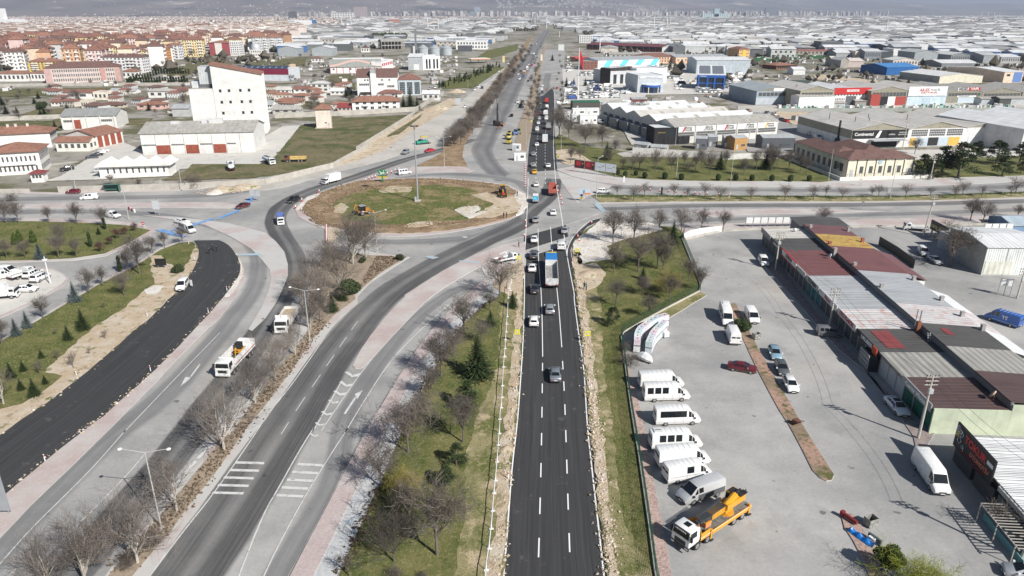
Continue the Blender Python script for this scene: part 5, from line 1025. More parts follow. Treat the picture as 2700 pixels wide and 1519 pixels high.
for u in(.1,.5,.9):mb=MB();mb.box(B.W*u-.4,B.W*u+.4,8,9,0,B.H-1.2);part('pillar',mb,mat((.7,.7,.7)),B.t)
for x0,x1,yb,yt,c,lb,tl,nw in((850,905,170,66,(.5,.42,.4),'left of the twin brown residential towers on the skyline','10',(6,24)),(918,970,176,66,(.5,.42,.4),'right of the twin brown residential towers on the skyline','10',(6,24)),(222,292,185,110,(.14,.13,.13),'dark slab tower left of the white silo building','10',(8,10)),(1997,2052,160,68,(.42,.5,.56),'tall blue glass office tower on the skyline','10',(6,18)),(1955,2006,162,110,(.3,.37,.44),'lower glass block beside the blue office tower','10',(6,10)),(2010,2045,60,6,(.3,.36,.45),'thin bluish tower far off on the right skyline','20',(4,18)),(1928,1974,180,84,(.5,.66,.68),'tall turquoise tower of the hospital-like complex','20',(4,8)),(1818,2075,180,132,(.52,.66,.68),'wide turquoise wings below the turquoise tower','20',(14,4)),(60,190,160,82,(.22,.24,.27),'dark cluster tower on the right skyline','30',(8,10)),(1340,1395,128,94,(.26,.29,.32),'dark paired blocks on the middle skyline','20',(6,8))):
 smp('tower_block',lb,tl,x0,x1,yb,yt,c,RG_,40,'flat',1,nw)
for x0,x1,yb,yt,c,lb in((285,422,257,196,(.8,.8,.8),'big white windowless mill on the skyline'),(222,284,255,192,(.78,.78,.78),'white mill annex on the skyline'),(422,466,245,190,(.05,.22,.5),'bright blue stair tower beside the white mill'),(630,842,180,122,(.74,.73,.71),'long white hall with ribbed roof on the skyline'),(150,200,258,205,(.66,.62,.46),'yellowish block left of the white mill'),(0,58,255,198,(.72,.6,.4),'cream block at the apartment edge'),(62,115,255,205,(.64,.6,.48),'beige block next to the cream block'),(1700,1885,220,180,(.74,.74,.74),'white industrial hall right of the far mosque'),(1180,1280,240,185,(.55,.28,.24),'brick and white hall in the middle distance'),(1140,1182,240,195,(.1,.12,.15),'dark cube beside the brick and white hall'),(1225,1420,330,300,(.68,.62,.55),'pale ministry-like hall in front of the trees')):smp('skyline_building',lb,'10',x0,x1,yb,yt,c,RG_,40,'flat',1,None if 'window' in lb else(8,3))
def mosque(tile,x0,x1,yb,yt,mins,lb,c=(.62,.6,.57)):
 B=Bld('mosque',lb,tile,(x0,yb),(x1,yb),28,('y',yt),c,'mosque');B.box();r=B.W*.34;mb=MB();mb.cyl((B.W/2,14),r*1.05,B.H,B.H+2,16);mb.sphere((B.W/2,14,B.H+2),r,16,8,1,True);part('dome',mb,mat((.45,.48,.5),.5,.2),B.t,50)
 for sx in(.2,.8):mb=MB();mb.sphere((B.W*sx,5,B.H),r*.32,10,5,1,True);part('small_dome',mb,mat((.5,.52,.53)),B.t,50)
 for(mx,my,mt)in mins:
  P=g1(tile,mx,my);h=topz(P,p1(tile,mx,mt)[1]);l=B.t.matrix_basis.inverted()@P;q=MB();rr=h*.022+.3;q.cyl((l.x,l.y),rr,0,h*.8,8);q.cyl((l.x,l.y),rr*1.7,h*.55,h*.58,8);q.tube((l.x,l.y,h*.8),(l.x,l.y,h),rr,.05,8);part('minaret',q,plst((.72,.71,.69)),B.t)
 return B
mosque('10',735,815,278,250,((730,268,140),(820,268,140)),'white mosque with twin minarets before the stadium-like hall')
mosque('10',1575,1635,306,285,((1552,303,165),(1652,306,170)),'mosque with twin tall minarets behind the beige office')
mosque('20',1370,1475,322,300,((1352,300,158),(1475,310,158)),'grey domed mosque with twin minarets among the white roofs')
for tile,x,yb,yt,lb in(('00',930,320,205,'left of two slim minarets over the red roofs'),('00',1105,335,205,'right of two slim minarets over the red roofs'),('20',838,485,335,'single stone minaret beside the dark red depot'),('30',1215,320,165,'tall white mast-like minaret among the white roofs'),('20',452,355,288,'short pale chimney left of the pylon'),('30',2120,190,95,'first of four far minarets at the right'),('30',2180,195,95,'second of four far minarets at the right'),('30',2240,195,95,'third of four far minarets at the right'),('30',2290,190,95,'fourth of four far minarets at the right'),('20',1508,250,160,'lone minaret right of the domed mosque'),('30',980,180,135,'left of a pair of distant minarets'),('30',1045,180,135,'right of a pair of distant minarets'),('30',428,170,135,'distant minaret left of the far pair'),('20',98,225,160,'distant minaret above the highway'),('20',218,262,140,'distant chimney-like minaret above the highway'),('20',330,270,140,'distant slender minaret right of the highway'),('00',497,150,112,'white minaret far off at the left'),('00',1222,210,150,'distant minaret in the left plain'),('00',2395,400,250,'minaret next to the silver dome')):
 P=g1(tile,x,yb);h=topz(P,p1(tile,x,yt)[1]);t=thing('minaret',lb,'minaret',P);rr=h*.022+.3;q=MB();q.cyl((0,0),rr,0,h*.8,8);part('shaft',q,plst((.72,.71,.69)),t);q=MB();q.cyl((0,0),rr*1.8,h*.58,h*.61,8);part('gallery',q,plst((.72,.71,.69)),t);q=MB();q.tube((0,0,h*.8),(0,0,h),rr,.05,8);part('spire',q,mat((.4,.42,.44)),t)
# ## buildings on the right
BLUE=(.03,.11,.4);MSW=mat((.76,.76,.75),.6);MSK=mat((.02,.02,.022),.5);M_REDP=mat((.5,.03,.03),.6);MTW=pln('white_letters',(.8,.8,.8),.5);MTK=pln('black_letters',(.02,.02,.02),.5);MTR=pln('red_letters',(.5,.03,.03),.5);M_TXTB=pln('blue_letters',(.03,.09,.35),.5)
Bd=Bld('tyre_depot','triple-gabled depot with beige roofs and a black tyre signboard','30',(872,1412),(2486,1368),46,('y',1246),(.74,.74,.73),'warehouse');D=Bd.D;W=Bd.W;w=W/3;Bd.box()
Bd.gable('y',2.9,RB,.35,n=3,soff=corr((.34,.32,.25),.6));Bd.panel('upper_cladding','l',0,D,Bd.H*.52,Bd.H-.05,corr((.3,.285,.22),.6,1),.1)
Bd.panel('signboard','f',.2,w*.96,Bd.H*.52,Bd.H*.99,MSK,.25)
text(Bd.t,'Continental',2.,(w*.2,-.3,Bd.H*.76),MTW,wid=w*.32,bold=.03);text(Bd.t,'GENERAL',.8,(w*.68,-.3,Bd.H*.72),MTW,wid=w*.12)
mb=MB();mb.add([(w*.4,-.29,Bd.H*.55),(w*.46,-.29,Bd.H*.55),(w*.5,-.29,Bd.H*.95),(w*.46,-.29,Bd.H*.95)],[(0,1,2,3)]);part('sign_swoosh',mb,MTW,Bd.t)
text(Bd.t,'VARDALLI',.7,(w*.87,-.3,Bd.H*.82),MTW,wid=w*.14);text(Bd.t,'AKSARAYLI',.7,(w*.87,-.3,Bd.H*.7),MTW,wid=w*.16)
Bd.panel('canopy','f',w*.3,w*.88,Bd.H*.42,Bd.H*.46,RG_,4.);Bd.panel('shop_opening','f',w*.35,w*.8,0,Bd.H*.4,MSK,.05)
for i in range(3):Bd.wins('f',9,3,w*(1.03+.31*i),w*(1.31+.31*i),Bd.H*.56,Bd.H*.96,.8,.8,MWF)
for u0,u1,c in((1.02,1.12,(.72,.45,.1)),(1.12,1.34,(.52,.6,.68)),(1.34,1.52,(.03,.03,.03)),(1.52,1.7,(.52,.6,.68)),(1.7,1.9,(.72,.45,.1))):Bd.panel('hall_door','f',w*u0+.1,w*u1-.1,0,Bd.H*.48,mat(c),.1)
Bd.panel('white_sign','f',w*2.28,w*2.62,Bd.H*.66,Bd.H*.92,MSW,.2);text(Bd.t,'OTOMOTİV',.7,(w*2.46,-.24,Bd.H*.8),MTR,wid=w*.2)
for k in range(6):Bd.panel('sliding_door','f',w*(2.05+.14*k),w*(2.05+.14*k)+w*.13,0,Bd.H*.48,mat((.7,.71,.72)),.12)
for x,y in((w*.45,8),(w*.72,20),(w*1.3,15),(w*.3,12),(w*.15,26)):mb=MB();mb.cyl((x,y),.14,Bd.H+.4,Bd.H+4.2,6);part('flue',mb,MT,Bd.t)
mb=MB();mb.box(-.5,0,D*.2,D*.22,0,Bd.H+3);mb.box(-.9,0,D*.18,D*.24,0,2.6);part('outer_flue',mb,MT,Bd.t)
B=Bld('white_depot_hall','white hall with ribbed roof right of the tyre depot','30',(2490,1450),(3300,1400),46,('y',1235),(.66,.66,.66),'warehouse');B.box();B.gable('y',3,corr((.74,.75,.75),3.),.3,n=2)
row=[(-30,378,1000,872,(.34,.4,.45),corr((.4,.44,.45)),'grey-blue gabled workshop at the left end of the long row'),(380,702,1030,868,(.36,.34,.26),RB,'beige-roofed workshop with dark upper windows in the long row'),(704,1052,1008,885,(.74,.74,.74),RW,'workshop with a bright red fascia board in the long row'),(1056,1404,1012,870,(.3,.28,.22),RB,'workshop with brick red corner and dark gate in the long row'),(1408,1778,1006,872,(.52,.62,.68),RB,'pale blue workshop with a huge white signboard in the long row'),(1782,2116,985,880,(.27,.255,.21),RF,'workshop with a red and white roof sign in the long row'),(2120,2500,975,885,(.3,.28,.235),RF,'dark workshop at the right end of the long row'),(2504,2900,970,885,(.3,.28,.235),RF,'last workshop of the long row at the frame edge')]
for i,(x0,x1,yb,ye,wl,rf,lb)in enumerate(row):
 B=Bld('workshop_hall',lb,'30',(x0,yb),(x1,yb-6),44,('y',ye),plst(wl)if i in(2,4)else plst(wl),'workshop','gabled workshops in one row');B.box();B.gable('y',2.8,rf,.3,soff=corr((.3,.28,.22),.6))
 if i not in(2,4):B.wins('f',10,1,B.W*.04,B.W*.96,B.H*.6,B.H*.92,.86,.8)
 if i==0:B.panel('sign','f',B.W*.38,B.W*.7,B.H*.98,B.H*1.22,MSW,.2);B.panel('lower_wall','f',0,B.W,0,B.H*.5,plst((.5,.54,.58)),.05)
 if i==2:B.panel('red_fascia','f',-.3,B.W+.2,B.H*.86,B.H*1.36,M_REDP,.4);B.panel('white_sign','f',B.W*.33,B.W*.66,B.H*1.06,B.H*1.22,MSW,.48);text(B.t,'VİNÇLER',.9,(B.W*.5,-.52,B.H*1.14),MTR,wid=B.W*.26);B.panel('gate','f',B.W*.34,B.W*.62,0,B.H*.72,mat((.11,.12,.13)),.1);B.wins('f',6,1,B.W*.05,B.W*.32,B.H*.35,B.H*.6,.5,.7);B.wins('f',12,1,0,B.W,B.H*.74,B.H*.88,.5,.8)
 if i==3:B.panel('brick_corner','f',0.,B.W*.26,0,B.H*.78,mat((.35,.06,.05)),.6);B.panel('dark_gate','f',B.W*.28,B.W*.48,0,B.H*.62,MSK,.1);B.panel('white_gate','f',B.W*.48,B.W*.68,0,B.H*.6,MSW,.12);B.panel('red_wall','f',B.W*.68,B.W*.98,0,B.H*.6,mat((.35,.06,.05)),.1)
 if i==4:B.panel('signboard','f',-.2,B.W*.98,B.H*.66,B.H*1.32,corr((.78,.79,.79),2.),.5);text(B.t,'AR-ES',2.6,(B.W*.39,-.56,B.H*1.07),MTR,wid=B.W*.25,bold=.03);text(B.t,'PLASTİK',2.,(B.W*.67,-.56,B.H*1.07),pln('grey_letters',(.2,.2,.2)),wid=B.W*.24);text(B.t,'BORU VE PROFİL',1.5,(B.W*.52,-.56,B.H*.88),MTR,wid=B.W*.42);B.panel('gate','f',B.W*.4,B.W*.6,0,B.H*.52,mat((.42,.52,.6)),.1)
 if i==5:B.panel('roof_sign','f',B.W*.28,B.W*.58,B.H*1.12,B.H*1.38,MSW,.2);B.panel('roof_sign_red','f',B.W*.58,B.W*.92,B.H*1.12,B.H*1.38,M_REDP,.2);text(B.t,'MESEL',2.2,(B.W*.44,-.25,B.H*1.25),MTK,wid=B.W*.26,bold=.05);text(B.t,'YAPI',2.2,(B.W*.75,-.25,B.H*1.25),MTW,wid=B.W*.22,bold=.05);B.panel('blue_gate','f',B.W*.34,B.W*.84,0,B.H*.5,mat((.5,.58,.64)),.1);B.panel('sign','f',B.W*.3,B.W*.84,B.H*.52,B.H*.66,MSW,.15);text(B.t,'ÖZKANAT',.8,(B.W*.5,-.2,B.H*.59),MTK,wid=B.W*.3)
B=Bld('white_box_shed','plain white box shed with fibre roof before the long row','30',(376,1038),(716,1028),9,('y',925),(.78,.78,.77),'shed');B.box();B.gable('x',.9,RF,.3)
for u in(.26,.66):B.panel('door_seam','f',B.W*u,B.W*u+.1,0,B.H,MST)
for x0,x1,yb,ye,c,lb in((715,825,1025,985,(.55,.56,.57),'lean-to beside the white box shed'),(920,1070,1010,965,(.3,.29,.27),'rusty lean-to with a tin roof by the dark gate'),(2120,2270,1010,945,(.5,.54,.56),'grey hut left of the bales'),(2290,2400,1020,940,(.1,.1,.1),'black tent-like shed left of the pale shed'),(2405,2540,1000,940,(.46,.48,.5),'pale shed with the blue tank')):smp('lean_to',lb,'30',x0,x1,yb,ye,corr(c),RF,8,'gx',.8,cat='shed')
sh=[(1065,1218,715,640,(.015,.05,.16),(.05,.18,.45),22,'x'),(1745,2100,640,605,(.24,.25,.26),(.72,.72,.72),40,'gx'),(1480,1700,590,500,(.36,.39,.41),(.5,.52,.52),40,'gy'),(1830,2010,592,525,(.25,.27,.28),(.7,.7,.69),36,'gy'),(738,915,548,505,(.36,.38,.38),(.72,.72,.72),26,'gx'),(918,1010,552,490,(.72,.62,.54),(.74,.74,.74),24,'flat'),(1010,1165,558,492,(.24,.27,.3),(.6,.62,.63),26,'gx'),(1165,1280,555,495,(.08,.09,.1),(.74,.74,.74),28,'flat'),(1280,1350,530,470,(.76,.76,.76),(.74,.74,.74),30,'flat'),(697,780,628,565,(.4,.37,.31),(.72,.66,.55),18,'gx'),(780,855,645,575,(.42,.39,.35),(.72,.72,.7),26,'gy'),(856,1000,640,585,(.55,.47,.43),(.7,.62,.58),26,'gx'),(1280,1520,625,575,(.66,.6,.55),(.72,.72,.7),24,'gy'),(1370,1715,790,690,(.56,.55,.5),(.76,.76,.74),0,'x'),(2140,2290,600,530,(.36,.38,.4),(.52,.53,.53),40,'gx'),(2310,2490,600,545,(.42,.43,.43),(.7,.7,.7),36,'gx'),(590,800,480,400,(.12,.13,.14),(.4,.4,.4),30,'flat'),(1205,1370,400,355,(.16,.18,.2),(.6,.6,.6),60,'flat'),(1370,1795,395,352,(.06,.06,.065),(.55,.55,.55),60,'flat'),(1795,1945,410,360,(.76,.76,.76),(.7,.7,.7),40,'flat'),(1945,2040,410,350,(.14,.15,.17),(.6,.6,.6),40,'flat'),(2040,2100,410,345,(.76,.76,.76),(.7,.7,.7),40,'flat'),(2100,2170,395,345,(.1,.12,.14),(.7,.7,.7),40,'flat'),(2235,2300,375,320,(.78,.78,.78),(.74,.74,.74),40,'flat'),(1240,1380,490,445,(.12,.13,.14),(.62,.63,.63),60,'gx'),(1380,1500,498,430,(.34,.37,.4),(.66,.67,.67),60,'gy'),(1500,1610,495,425,(.72,.72,.73),(.72,.72,.72),60,'flat')]
words={0:'deep blue shed with a bright blue roof',13:'skip'}
cn=lambda c:('white' if min(c)>.65 else 'black' if max(c)<.12 else 'dark grey' if max(c)<.3 else 'grey' if max(c)-min(c)<.1 else 'beige')
seen={}
for i,(x0,x1,yb,ye,wl,rf,dp,k)in enumerate(sh):
 if i==13:continue
 if i==0:
  B=Bld('blue_shed','deep blue shed with a bright blue roof among the white halls','30',(1218,715),(1520,706),34,('y',645),corr((.03,.13,.36),.9),'shed');B.box();B.gable('x',2.6,corr((.08,.25,.55),.9),.3);continue
 lb=cn(wl)+'-walled hall with a '+('flat' if k=='flat' else 'pitched')+' '+cn(rf)+' roof in the industrial quarter';seen[lb]=seen.get(lb,0)+1
 side='left' if x0<1000 else('middle' if x0<1700 else 'right');row_='near' if yb>600 else('middle' if yb>480 else 'far')
 smp('industrial_hall','%s-walled hall with %s %s roof, %s rows, %s part of the industrial quarter'%(cn(wl),'flat' if k=='flat' else 'pitched',cn(rf),row_,side),'30',x0,x1,yb,ye,corr(wl),corr(rf),dp,k,2.6,(8,1)if i%3==0 else None,cat='hall',group='halls of the industrial quarter')
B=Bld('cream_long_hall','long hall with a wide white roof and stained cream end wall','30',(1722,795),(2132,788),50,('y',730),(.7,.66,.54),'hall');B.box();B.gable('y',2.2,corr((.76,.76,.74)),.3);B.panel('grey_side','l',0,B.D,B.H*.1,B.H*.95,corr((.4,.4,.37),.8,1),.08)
B=Bld('peach_blue_hall','hall with a peach and blue end wall at the far right','30',(2330,790),(2510,785),60,('y',690),(.72,.58,.46),'hall');B.box();B.gable('x',2,RW,.3);B.panel('blue_part','f',B.W*.5,B.W*.96,0,B.H*.95,mat((.12,.22,.48)),.1);B.panel('window','f',B.W*.14,B.W*.32,B.H*.6,B.H*.8,M_WIN)
B=Bld('pavilion','low red-brown pavilion with an orange hip roof near the pitch','30',(168,662),(350,656),22,('y',628),(.22,.1,.07),'pavilion');B.box();B.hip(2.6,T_OR,1.2);B.wins('f',8,1,1,B.W-1,.3,B.H-.2,.8,.7,M_WIN)
smp('white_kiosk_building','white tent-roofed building beside the lorry yard','30',330,442,712,665,(.76,.76,.76),RW,16,'gx',2,cat='building')
smp('yard_wall_building','dark green low wall building behind the grey workshop','30',172,490,803,775,(.09,.11,.11),RG_,4,'flat')
slab('sports_pitch',pp('30','-60 572, -10 528, 300 518, 720 535, 700 556, 420 570, 0 585'),.08,mat((.03,.12,.035),.9,0,.3,.4))
smp('club_house','long low brown clubhouse behind the green pitch','30',260,740,522,485,(.4,.34,.29),tiles((.34,.12,.1)),10,'gx',1.2,(12,1))
Bf=Bld('panel_factory','factory with five parallel pale roofs and a row of advert panels','20',(1536,1372),(2524,1312),12,('y',1208),(.66,.65,.61),'factory');H=Bf.H;W=Bf.W;Bf.D=78;dd=78/5
mb=MB();mb.box(0,W,0,78,-.2,H);part('wall',mb,Bf.wm,Bf.t)
for k,m_ in enumerate((RF,RW,RB,RW,RW)):
 Bf.gable('x',2.3,m_,.3,x0=0,x1=W*(1-.04*k),y0=dd*k+.02,y1=dd*(k+1)-.02)
 for j in range(4 if k!=1 else 3):
  mb=MB();x=W*(.16+.21*j+.03*k);y0=dd*k+1.2;sl=2.3/(dd/2);mb.add([(x,y0,H+sl*1.2+.19),(x+2.2,y0,H+sl*1.2+.19),(x+2.2,y0+4,H+sl*5.2+.19),(x,y0+4,H+sl*5.2+.19)],[(0,1,2,3)]);part('rooflight',mb,mat((.4,.39,.34)),Bf.t)
for k in range(5):
 x0,x1=W*(.01+.198*k),W*(.01+.198*k+.18);Bf.panel('advert_panel','f',x0,x1,H*.64,H*.96,MSW,.2);text(Bf.t,('TOPAN','ÇELİK','TOPAN','PİMS','KARAVAN')[k],1.1,(x0+(x1-x0)*.66,-.24,H*.86),MTK,wid=(x1-x0)*.4,bold=.02);text(Bf.t,('EVLER','EVLER','EVLER','OFİSLER','TEKNE')[k],1.1,(x0+(x1-x0)*.7,-.24,H*.73),MTK,wid=(x1-x0)*.36,bold=.02)
 mb=MB();mb.add([(x0+(x1-x0)*.36,-.23,H*.66),(x0+(x1-x0)*.46,-.23,H*.66),(x0+(x1-x0)*.58,-.23,H*.94),(x0+(x1-x0)*.48,-.23,H*.94)],[(0,1,2,3)]);part('sign_swoosh',mb,mat(((.5,.08,.06),(.4,.4,.42),(.5,.08,.06),(.45,.45,.47),(.75,.45,.06))[k]),Bf.t)
 Bf.wins('f',16,2,x0,x1,H*.36,H*.62,.82,.85,MWF)
 Bf.panel('pilaster','f',W*(.198*k),W*(.198*k)+.5,0,H,Bf.wm,.3)
Bf.wins('l',10,1,2,76,H*.3,H*.7,.6,.8,MWF);mb=MB();mb.sphere((W-2,70,H+2.5),1.4,12,8);part('water_tank',mb,mat((.75,.75,.75)),Bf.t)
for k in range(6):Bf.panel('side_lean_to','l',3+12*k,12+12*k,0,4.2,corr((.2,.22,.24)),3.5)
B=Bld('black_cube_building','black cube showroom with a white flat roof before the panel factory','20',(1352,1378),(1580,1372),11,('y',1228),(.03,.03,.033));B.box();B.flat(RW,.3);B.panel('window','f',B.W*.55,B.W*.92,B.H*.5,B.H*.85,M_WIN);text(B.t,'PREMIUM',.7,(B.W*.3,-.08,B.H*.72),pln('gold_letters',(.5,.35,.1)),wid=B.W*.3);B.box('annex',B.W*1.02,B.W*1.5,0,8,0,B.H*.45)
B=Bld('dark_showroom_wing','dark panelled showroom corner left of the white showroom','20',(838,800),(934,808),30,('y',650),(.05,.045,.045));B.box();B.flat(RW,.4)
B=Bld('white_showroom_hall','white and grey showroom with four tall dark windows','20',(936,808),(1182,800),34,('y',690),(.56,.57,.58));B.box();B.flat(RW,.8)
for u in(.12,.38,.58,.78):B.panel('tall_window','f',B.W*u,B.W*(u+.12),B.H*.05,B.H*.8,M_WIN,.1)
B=Bld('white_showroom_block','big white showroom block behind the blue entrance','20',(1184,800),(1472,790),34,('y',665),(.8,.8,.8));B.box();B.flat(RW,.8)
B=Bld('blue_entrance_hall','grey showroom with an arched front and round blue entrance','20',(1195,885),(1438,880),26,('y',725),(.5,.54,.57));B.box();B.flat(RW,.5);B.panel('fascia','f',B.W*.08,B.W*.95,B.H*.84,B.H*.97,MSW,.4);text(B.t,'ŞAHİNLER OTOMOTİV',1.2,(B.W*.52,-.45,B.H*.905),M_TXTB,wid=B.W*.5)
q=MB();q.cyl((B.W*.52,1),B.W*.38,B.H*.34,B.H*.46,24);part('round_canopy',q,mat(BLUE),B.t);q=MB();q.cyl((B.W*.52,1),B.W*.35,0,B.H*.33,24);part('round_glazing',q,M_WIN,B.t);q=MB();q.cyl((B.W*.52,1),B.W*.36,B.H*.46,B.H*.5,24);part('canopy_roof',q,RW,B.t)
for k in range(5):a_=math.radians(-150+30*k);q=MB();q.cyl((B.W*.52+B.W*.37*math.cos(a_),1+B.W*.37*math.sin(a_)),.35,0,B.H*.34,8);part('column',q,mat(BLUE if k%2==0 else(.7,.7,.7)),B.t)
B=Bld('striped_hall','white hall with slanted turquoise stripes','20',(818,664),(1405,642),40,('y',580),(.74,.78,.8),'hall');B.box();B.gable('x',2.2,RG_,.2)
for k in range(4):
 q=MB();u=.08+.25*k;q.add([(B.W*u,-.06,B.H*.25),(B.W*(u+.1),-.06,B.H*.25),(B.W*(u+.17),-.06,B.H*.98),(B.W*(u+.07),-.06,B.H*.98)],[(0,1,2,3)]);part('stripe',q,mat((.14,.55,.66)),B.t);B.panel('window','f',B.W*(u+.1),B.W*(u+.13),B.H*.18,B.H*.28,M_WIN)
B=smp('brick_office','dark brick and glass office left of the striped hall','20',672,818,668,590,(.28,.12,.09),RG_,20,'flat',1,(4,3))
B=Bld('orange_works','peach works with orange bands and a red hip roof','20',(1230,608),(1560,600),26,('y',548),(.72,.5,.36));B.box();B.hip(4,T_RED,.6);B.wins('f',12,2,1,B.W-1,.5,B.H,.5,.5);B.panel('band','f',0,B.W,B.H*.48,B.H*.56,mat((.55,.16,.06)),.1)
B=Bld('peach_hall','long low peach hall with grey roof and orange base','20',(1562,606),(2060,596),30,('y',548),(.74,.54,.4));B.box();B.gable('x',2.2,RG_,.3);B.panel('band','f',0,B.W,B.H*.2,B.H*.3,mat((.6,.25,.1)),.1);B.wins('f',14,1,1,B.W-1,B.H*.35,B.H*.75,.5,.5)
B=Bld('orange_tower_house','ochre block with orange bay and red hip roof at the end of the peach hall','20',(2162,562),(2264,560),26,('y',472),(.74,.48,.26));B.box();B.hip(3,T_RED,.6);B.panel('bay','f',B.W*.34,B.W*.66,0,B.H*.9,mat((.7,.48,.06)),.3);B.wins('f',6,3,.5,B.W-.5,1,B.H,.5,.45)
smp('beige_flat_hall','pale flat hall before the dark red depot','20',930,1560,552,520,(.5,.47,.41),RF,24,'gx',2,(14,1))
B=Bld('dark_red_depot','long dark depot with maroon roof and a row of red gates','20',(715,470),(1430,500),34,('y',425),(.075,.065,.06),'depot');B.box();B.gable('x',3.2,corr((.2,.07,.075)),.5)
for k in range(13):
 B.panel('pier','f',B.W*k/13-.5,B.W*k/13+.5,0,B.H,mat((.16,.14,.13)),.5)
 B.panel('red_gate','f',B.W*(k+.32)/13,B.W*(k+.7)/13,0,B.H*.48,mat((.32,.04,.04)),.15)
smp('white_gable_end','white end hall joined to the dark red depot','20',1432,1562,500,452,(.74,.74,.73),RW,40,'gy',2.5)
smp('zigzag_depot','grey depot with zigzag gables beside the dark red one','20',1535,1650,510,445,(.16,.17,.18),RG_,60,'gy',2.5,None,n=2)
smp('pale_depot_side','long pale grey depot wall right of the zigzag gables','20',1652,1842,505,445,corr((.56,.58,.59)),RW,60,'gx',2.5)
smp('grey_box_hall','large blank grey-blue box hall behind the blue dealership','20',1756,2266,705,575,corr((.46,.52,.56)),RW,40,'gx',2)
B=Bld('blue_dealership','dealership with blue columns, dark glass and solar roof','20',(1762,850),(2026,856),30,('y',725),(.08,.09,.1));B.box()
for u in(.02,.34,.6,.95):B.panel('blue_column','f',B.W*u,B.W*u+1.2,0,B.H*1.02,mat(BLUE),.8)
B.panel('blue_fascia','f',-.3,B.W+.3,B.H*.88,B.H*1.08,mat(BLUE),.7);B.panel('blue_band','f',0,B.W,B.H*.42,B.H*.5,mat(BLUE),.5);B.panel('glazing','f',.5,B.W-.5,.2,B.H*.86,M_WIN,.2);text(B.t,'MERKEZ',1.3,(B.W*.2,-.75,B.H*.98),MTW,wid=B.W*.25)
q=MB();q.add([(-.5,-.5,B.H*1.08),(B.W+.5,-.5,B.H*1.08),(B.W+.5,30,B.H*1.08+5),(-.5,30,B.H*1.08+5),(-.5,-.5,B.H*1.12),(B.W+.5,-.5,B.H*1.12),(B.W+.5,30,B.H*1.12+5),(-.5,30,B.H*1.12+5)],[(4,5,6,7),(0,3,2,1),(0,1,5,4),(1,2,6,5),(2,3,7,6),(3,0,4,7)]);part('sloped_roof',q,RW,B.t);B.box('rear_wall',-.3,B.W+.3,20,30,B.H,B.H*1.08+2.6,plst((.6,.6,.6)))
for k in range(2):q=MB();x=B.W*(.06+.48*k);q.add([(x,2,B.H*1.12+.55),(x+B.W*.4,2,B.H*1.12+.55),(x+B.W*.4,27,B.H*1.12+4.7),(x,27,B.H*1.12+4.7)],[(0,1,2,3)]);part('solar_panel',q,pln('solar_grey',(.18,.19,.21),.3),B.t)
B=smp('white_office_tower','white narrow office beside the pylon at the highway bend','20',640,770,410,340,(.74,.74,.74),RG_,20,'flat',1,(6,4))
B=Bld('red_station','petrol station with a red canopy near the flag','20',(605,588),(752,584),16,('y',550),(.7,.6,.5));q=MB();q.box(0,B.W,0,B.D,B.H-1.2,B.H);part('canopy',q,mat((.55,.06,.04)),B.t);[B.box('pillar',B.W*u,B.W*u+.7,7,8,0,B.H-1.2,mat((.75,.6,.5)))for u in(.08,.5,.9)];B.box('shop',1,B.W-1,10,15.5,0,B.H*.6,plst((.72,.56,.46)))
Bc=Bld('cream_office','cream office with dark pilasters and a brown tiled roof beside the road','31',(828,330),(1452,312),11,('y',148),(.76,.72,.58),'building');H=Bc.H;W=Bc.W;Bc.box();Bc.hip(2.4,TB,.7)
for k in range(8):Bc.panel('pilaster','f',W*k/7-.16,W*k/7+.16,0,H-.1,mat((.12,.08,.07)),.12)
for k in range(1,6):Bc.panel('window','f',W*(k+.36)/7,W*(k+.74)/7,H*.26,H*.62,MWF,.06)
for k in(0,6):Bc.panel('door','f',W*(k+.4)/7,W*(k+.72)/7,.1,H*.46,mat((.48,.5,.52)),.08)
q=MB();q.tube((W*.49,-.05,H*.83),(W*.49,-.14,H*.83),.75,.75,14);part('round_emblem',q,mat((.35,.5,.62)),Bc.t)
Bl=Bld('cream_office_wing','left wing of the cream office with arched windows in shade','31',(826,332),(530,215),10,H,(.72,.68,.56),'building')
Bl.t.location=Bc.A;Bl.t.rotation_euler.z=Bc.t.rotation_euler.z;Bl.W,Bl.D=11,38;Bl.box(y0=11.02,y1=38);Bl.hip(2.4,TB,.7,y0=8,y1=38);Bl.wins('l',9,1,1.5,37,H*.2,H*.8,.5,.7,MWF)
q=MB();q.box(W*.52,W*.52+10,11.02,34,-.1,H*.96);
Bw=thing('cream_office_rear_wing','rear right wing of the cream office under a brown roof','building',Bc.A,Bc.t.rotation_euler.z);part('wall',q,Bc.wm,Bw);Br=Bld.__new__(Bld);Br.t=Bw;Br.H=H*.96;Br.wm=Bc.wm;Br.hip(2.4,TB,.6,W*.52,W*.52+10,11.5,34)
t=thing('yard_wall','low white yard wall with railing before the cream office','wall',Bc.A,Bc.t.rotation_euler.z);q=MB();q.box(-4,W+6.5,-3.2,-2.9,0,1.3);q.box(-4,-3.7,-2.9,38,0,1.3);part('wall',q,plst((.74,.72,.66)),t)
q=MB();[q.box(-4+.9*k,-3.94+.9*k,-3.08,-3.02,1.3,2.3)for k in range(int((W+10)/.9))];q.box(-4,W+6,-3.07,-3.03,2.2,2.26);part('railing',q,MST,t,kind='stuff')
B=Bld('white_workshop','white profiled workshop at the right frame edge','31',(2125,1250),(2700,1255),15,('y',985),corr((.72,.74,.72),.5),'workshop');B.box();B.gable('x',.9,RW,.3);B.panel('panel_grid','f',.3,B.W*.5,.2,B.H*.5,corr((.68,.68,.6),1.2),.08);[B.panel('roof_batten','f',B.W*u,B.W*u+.2,0,B.H,mat((.6,.6,.6)),.1)for u in(.35,.7)]
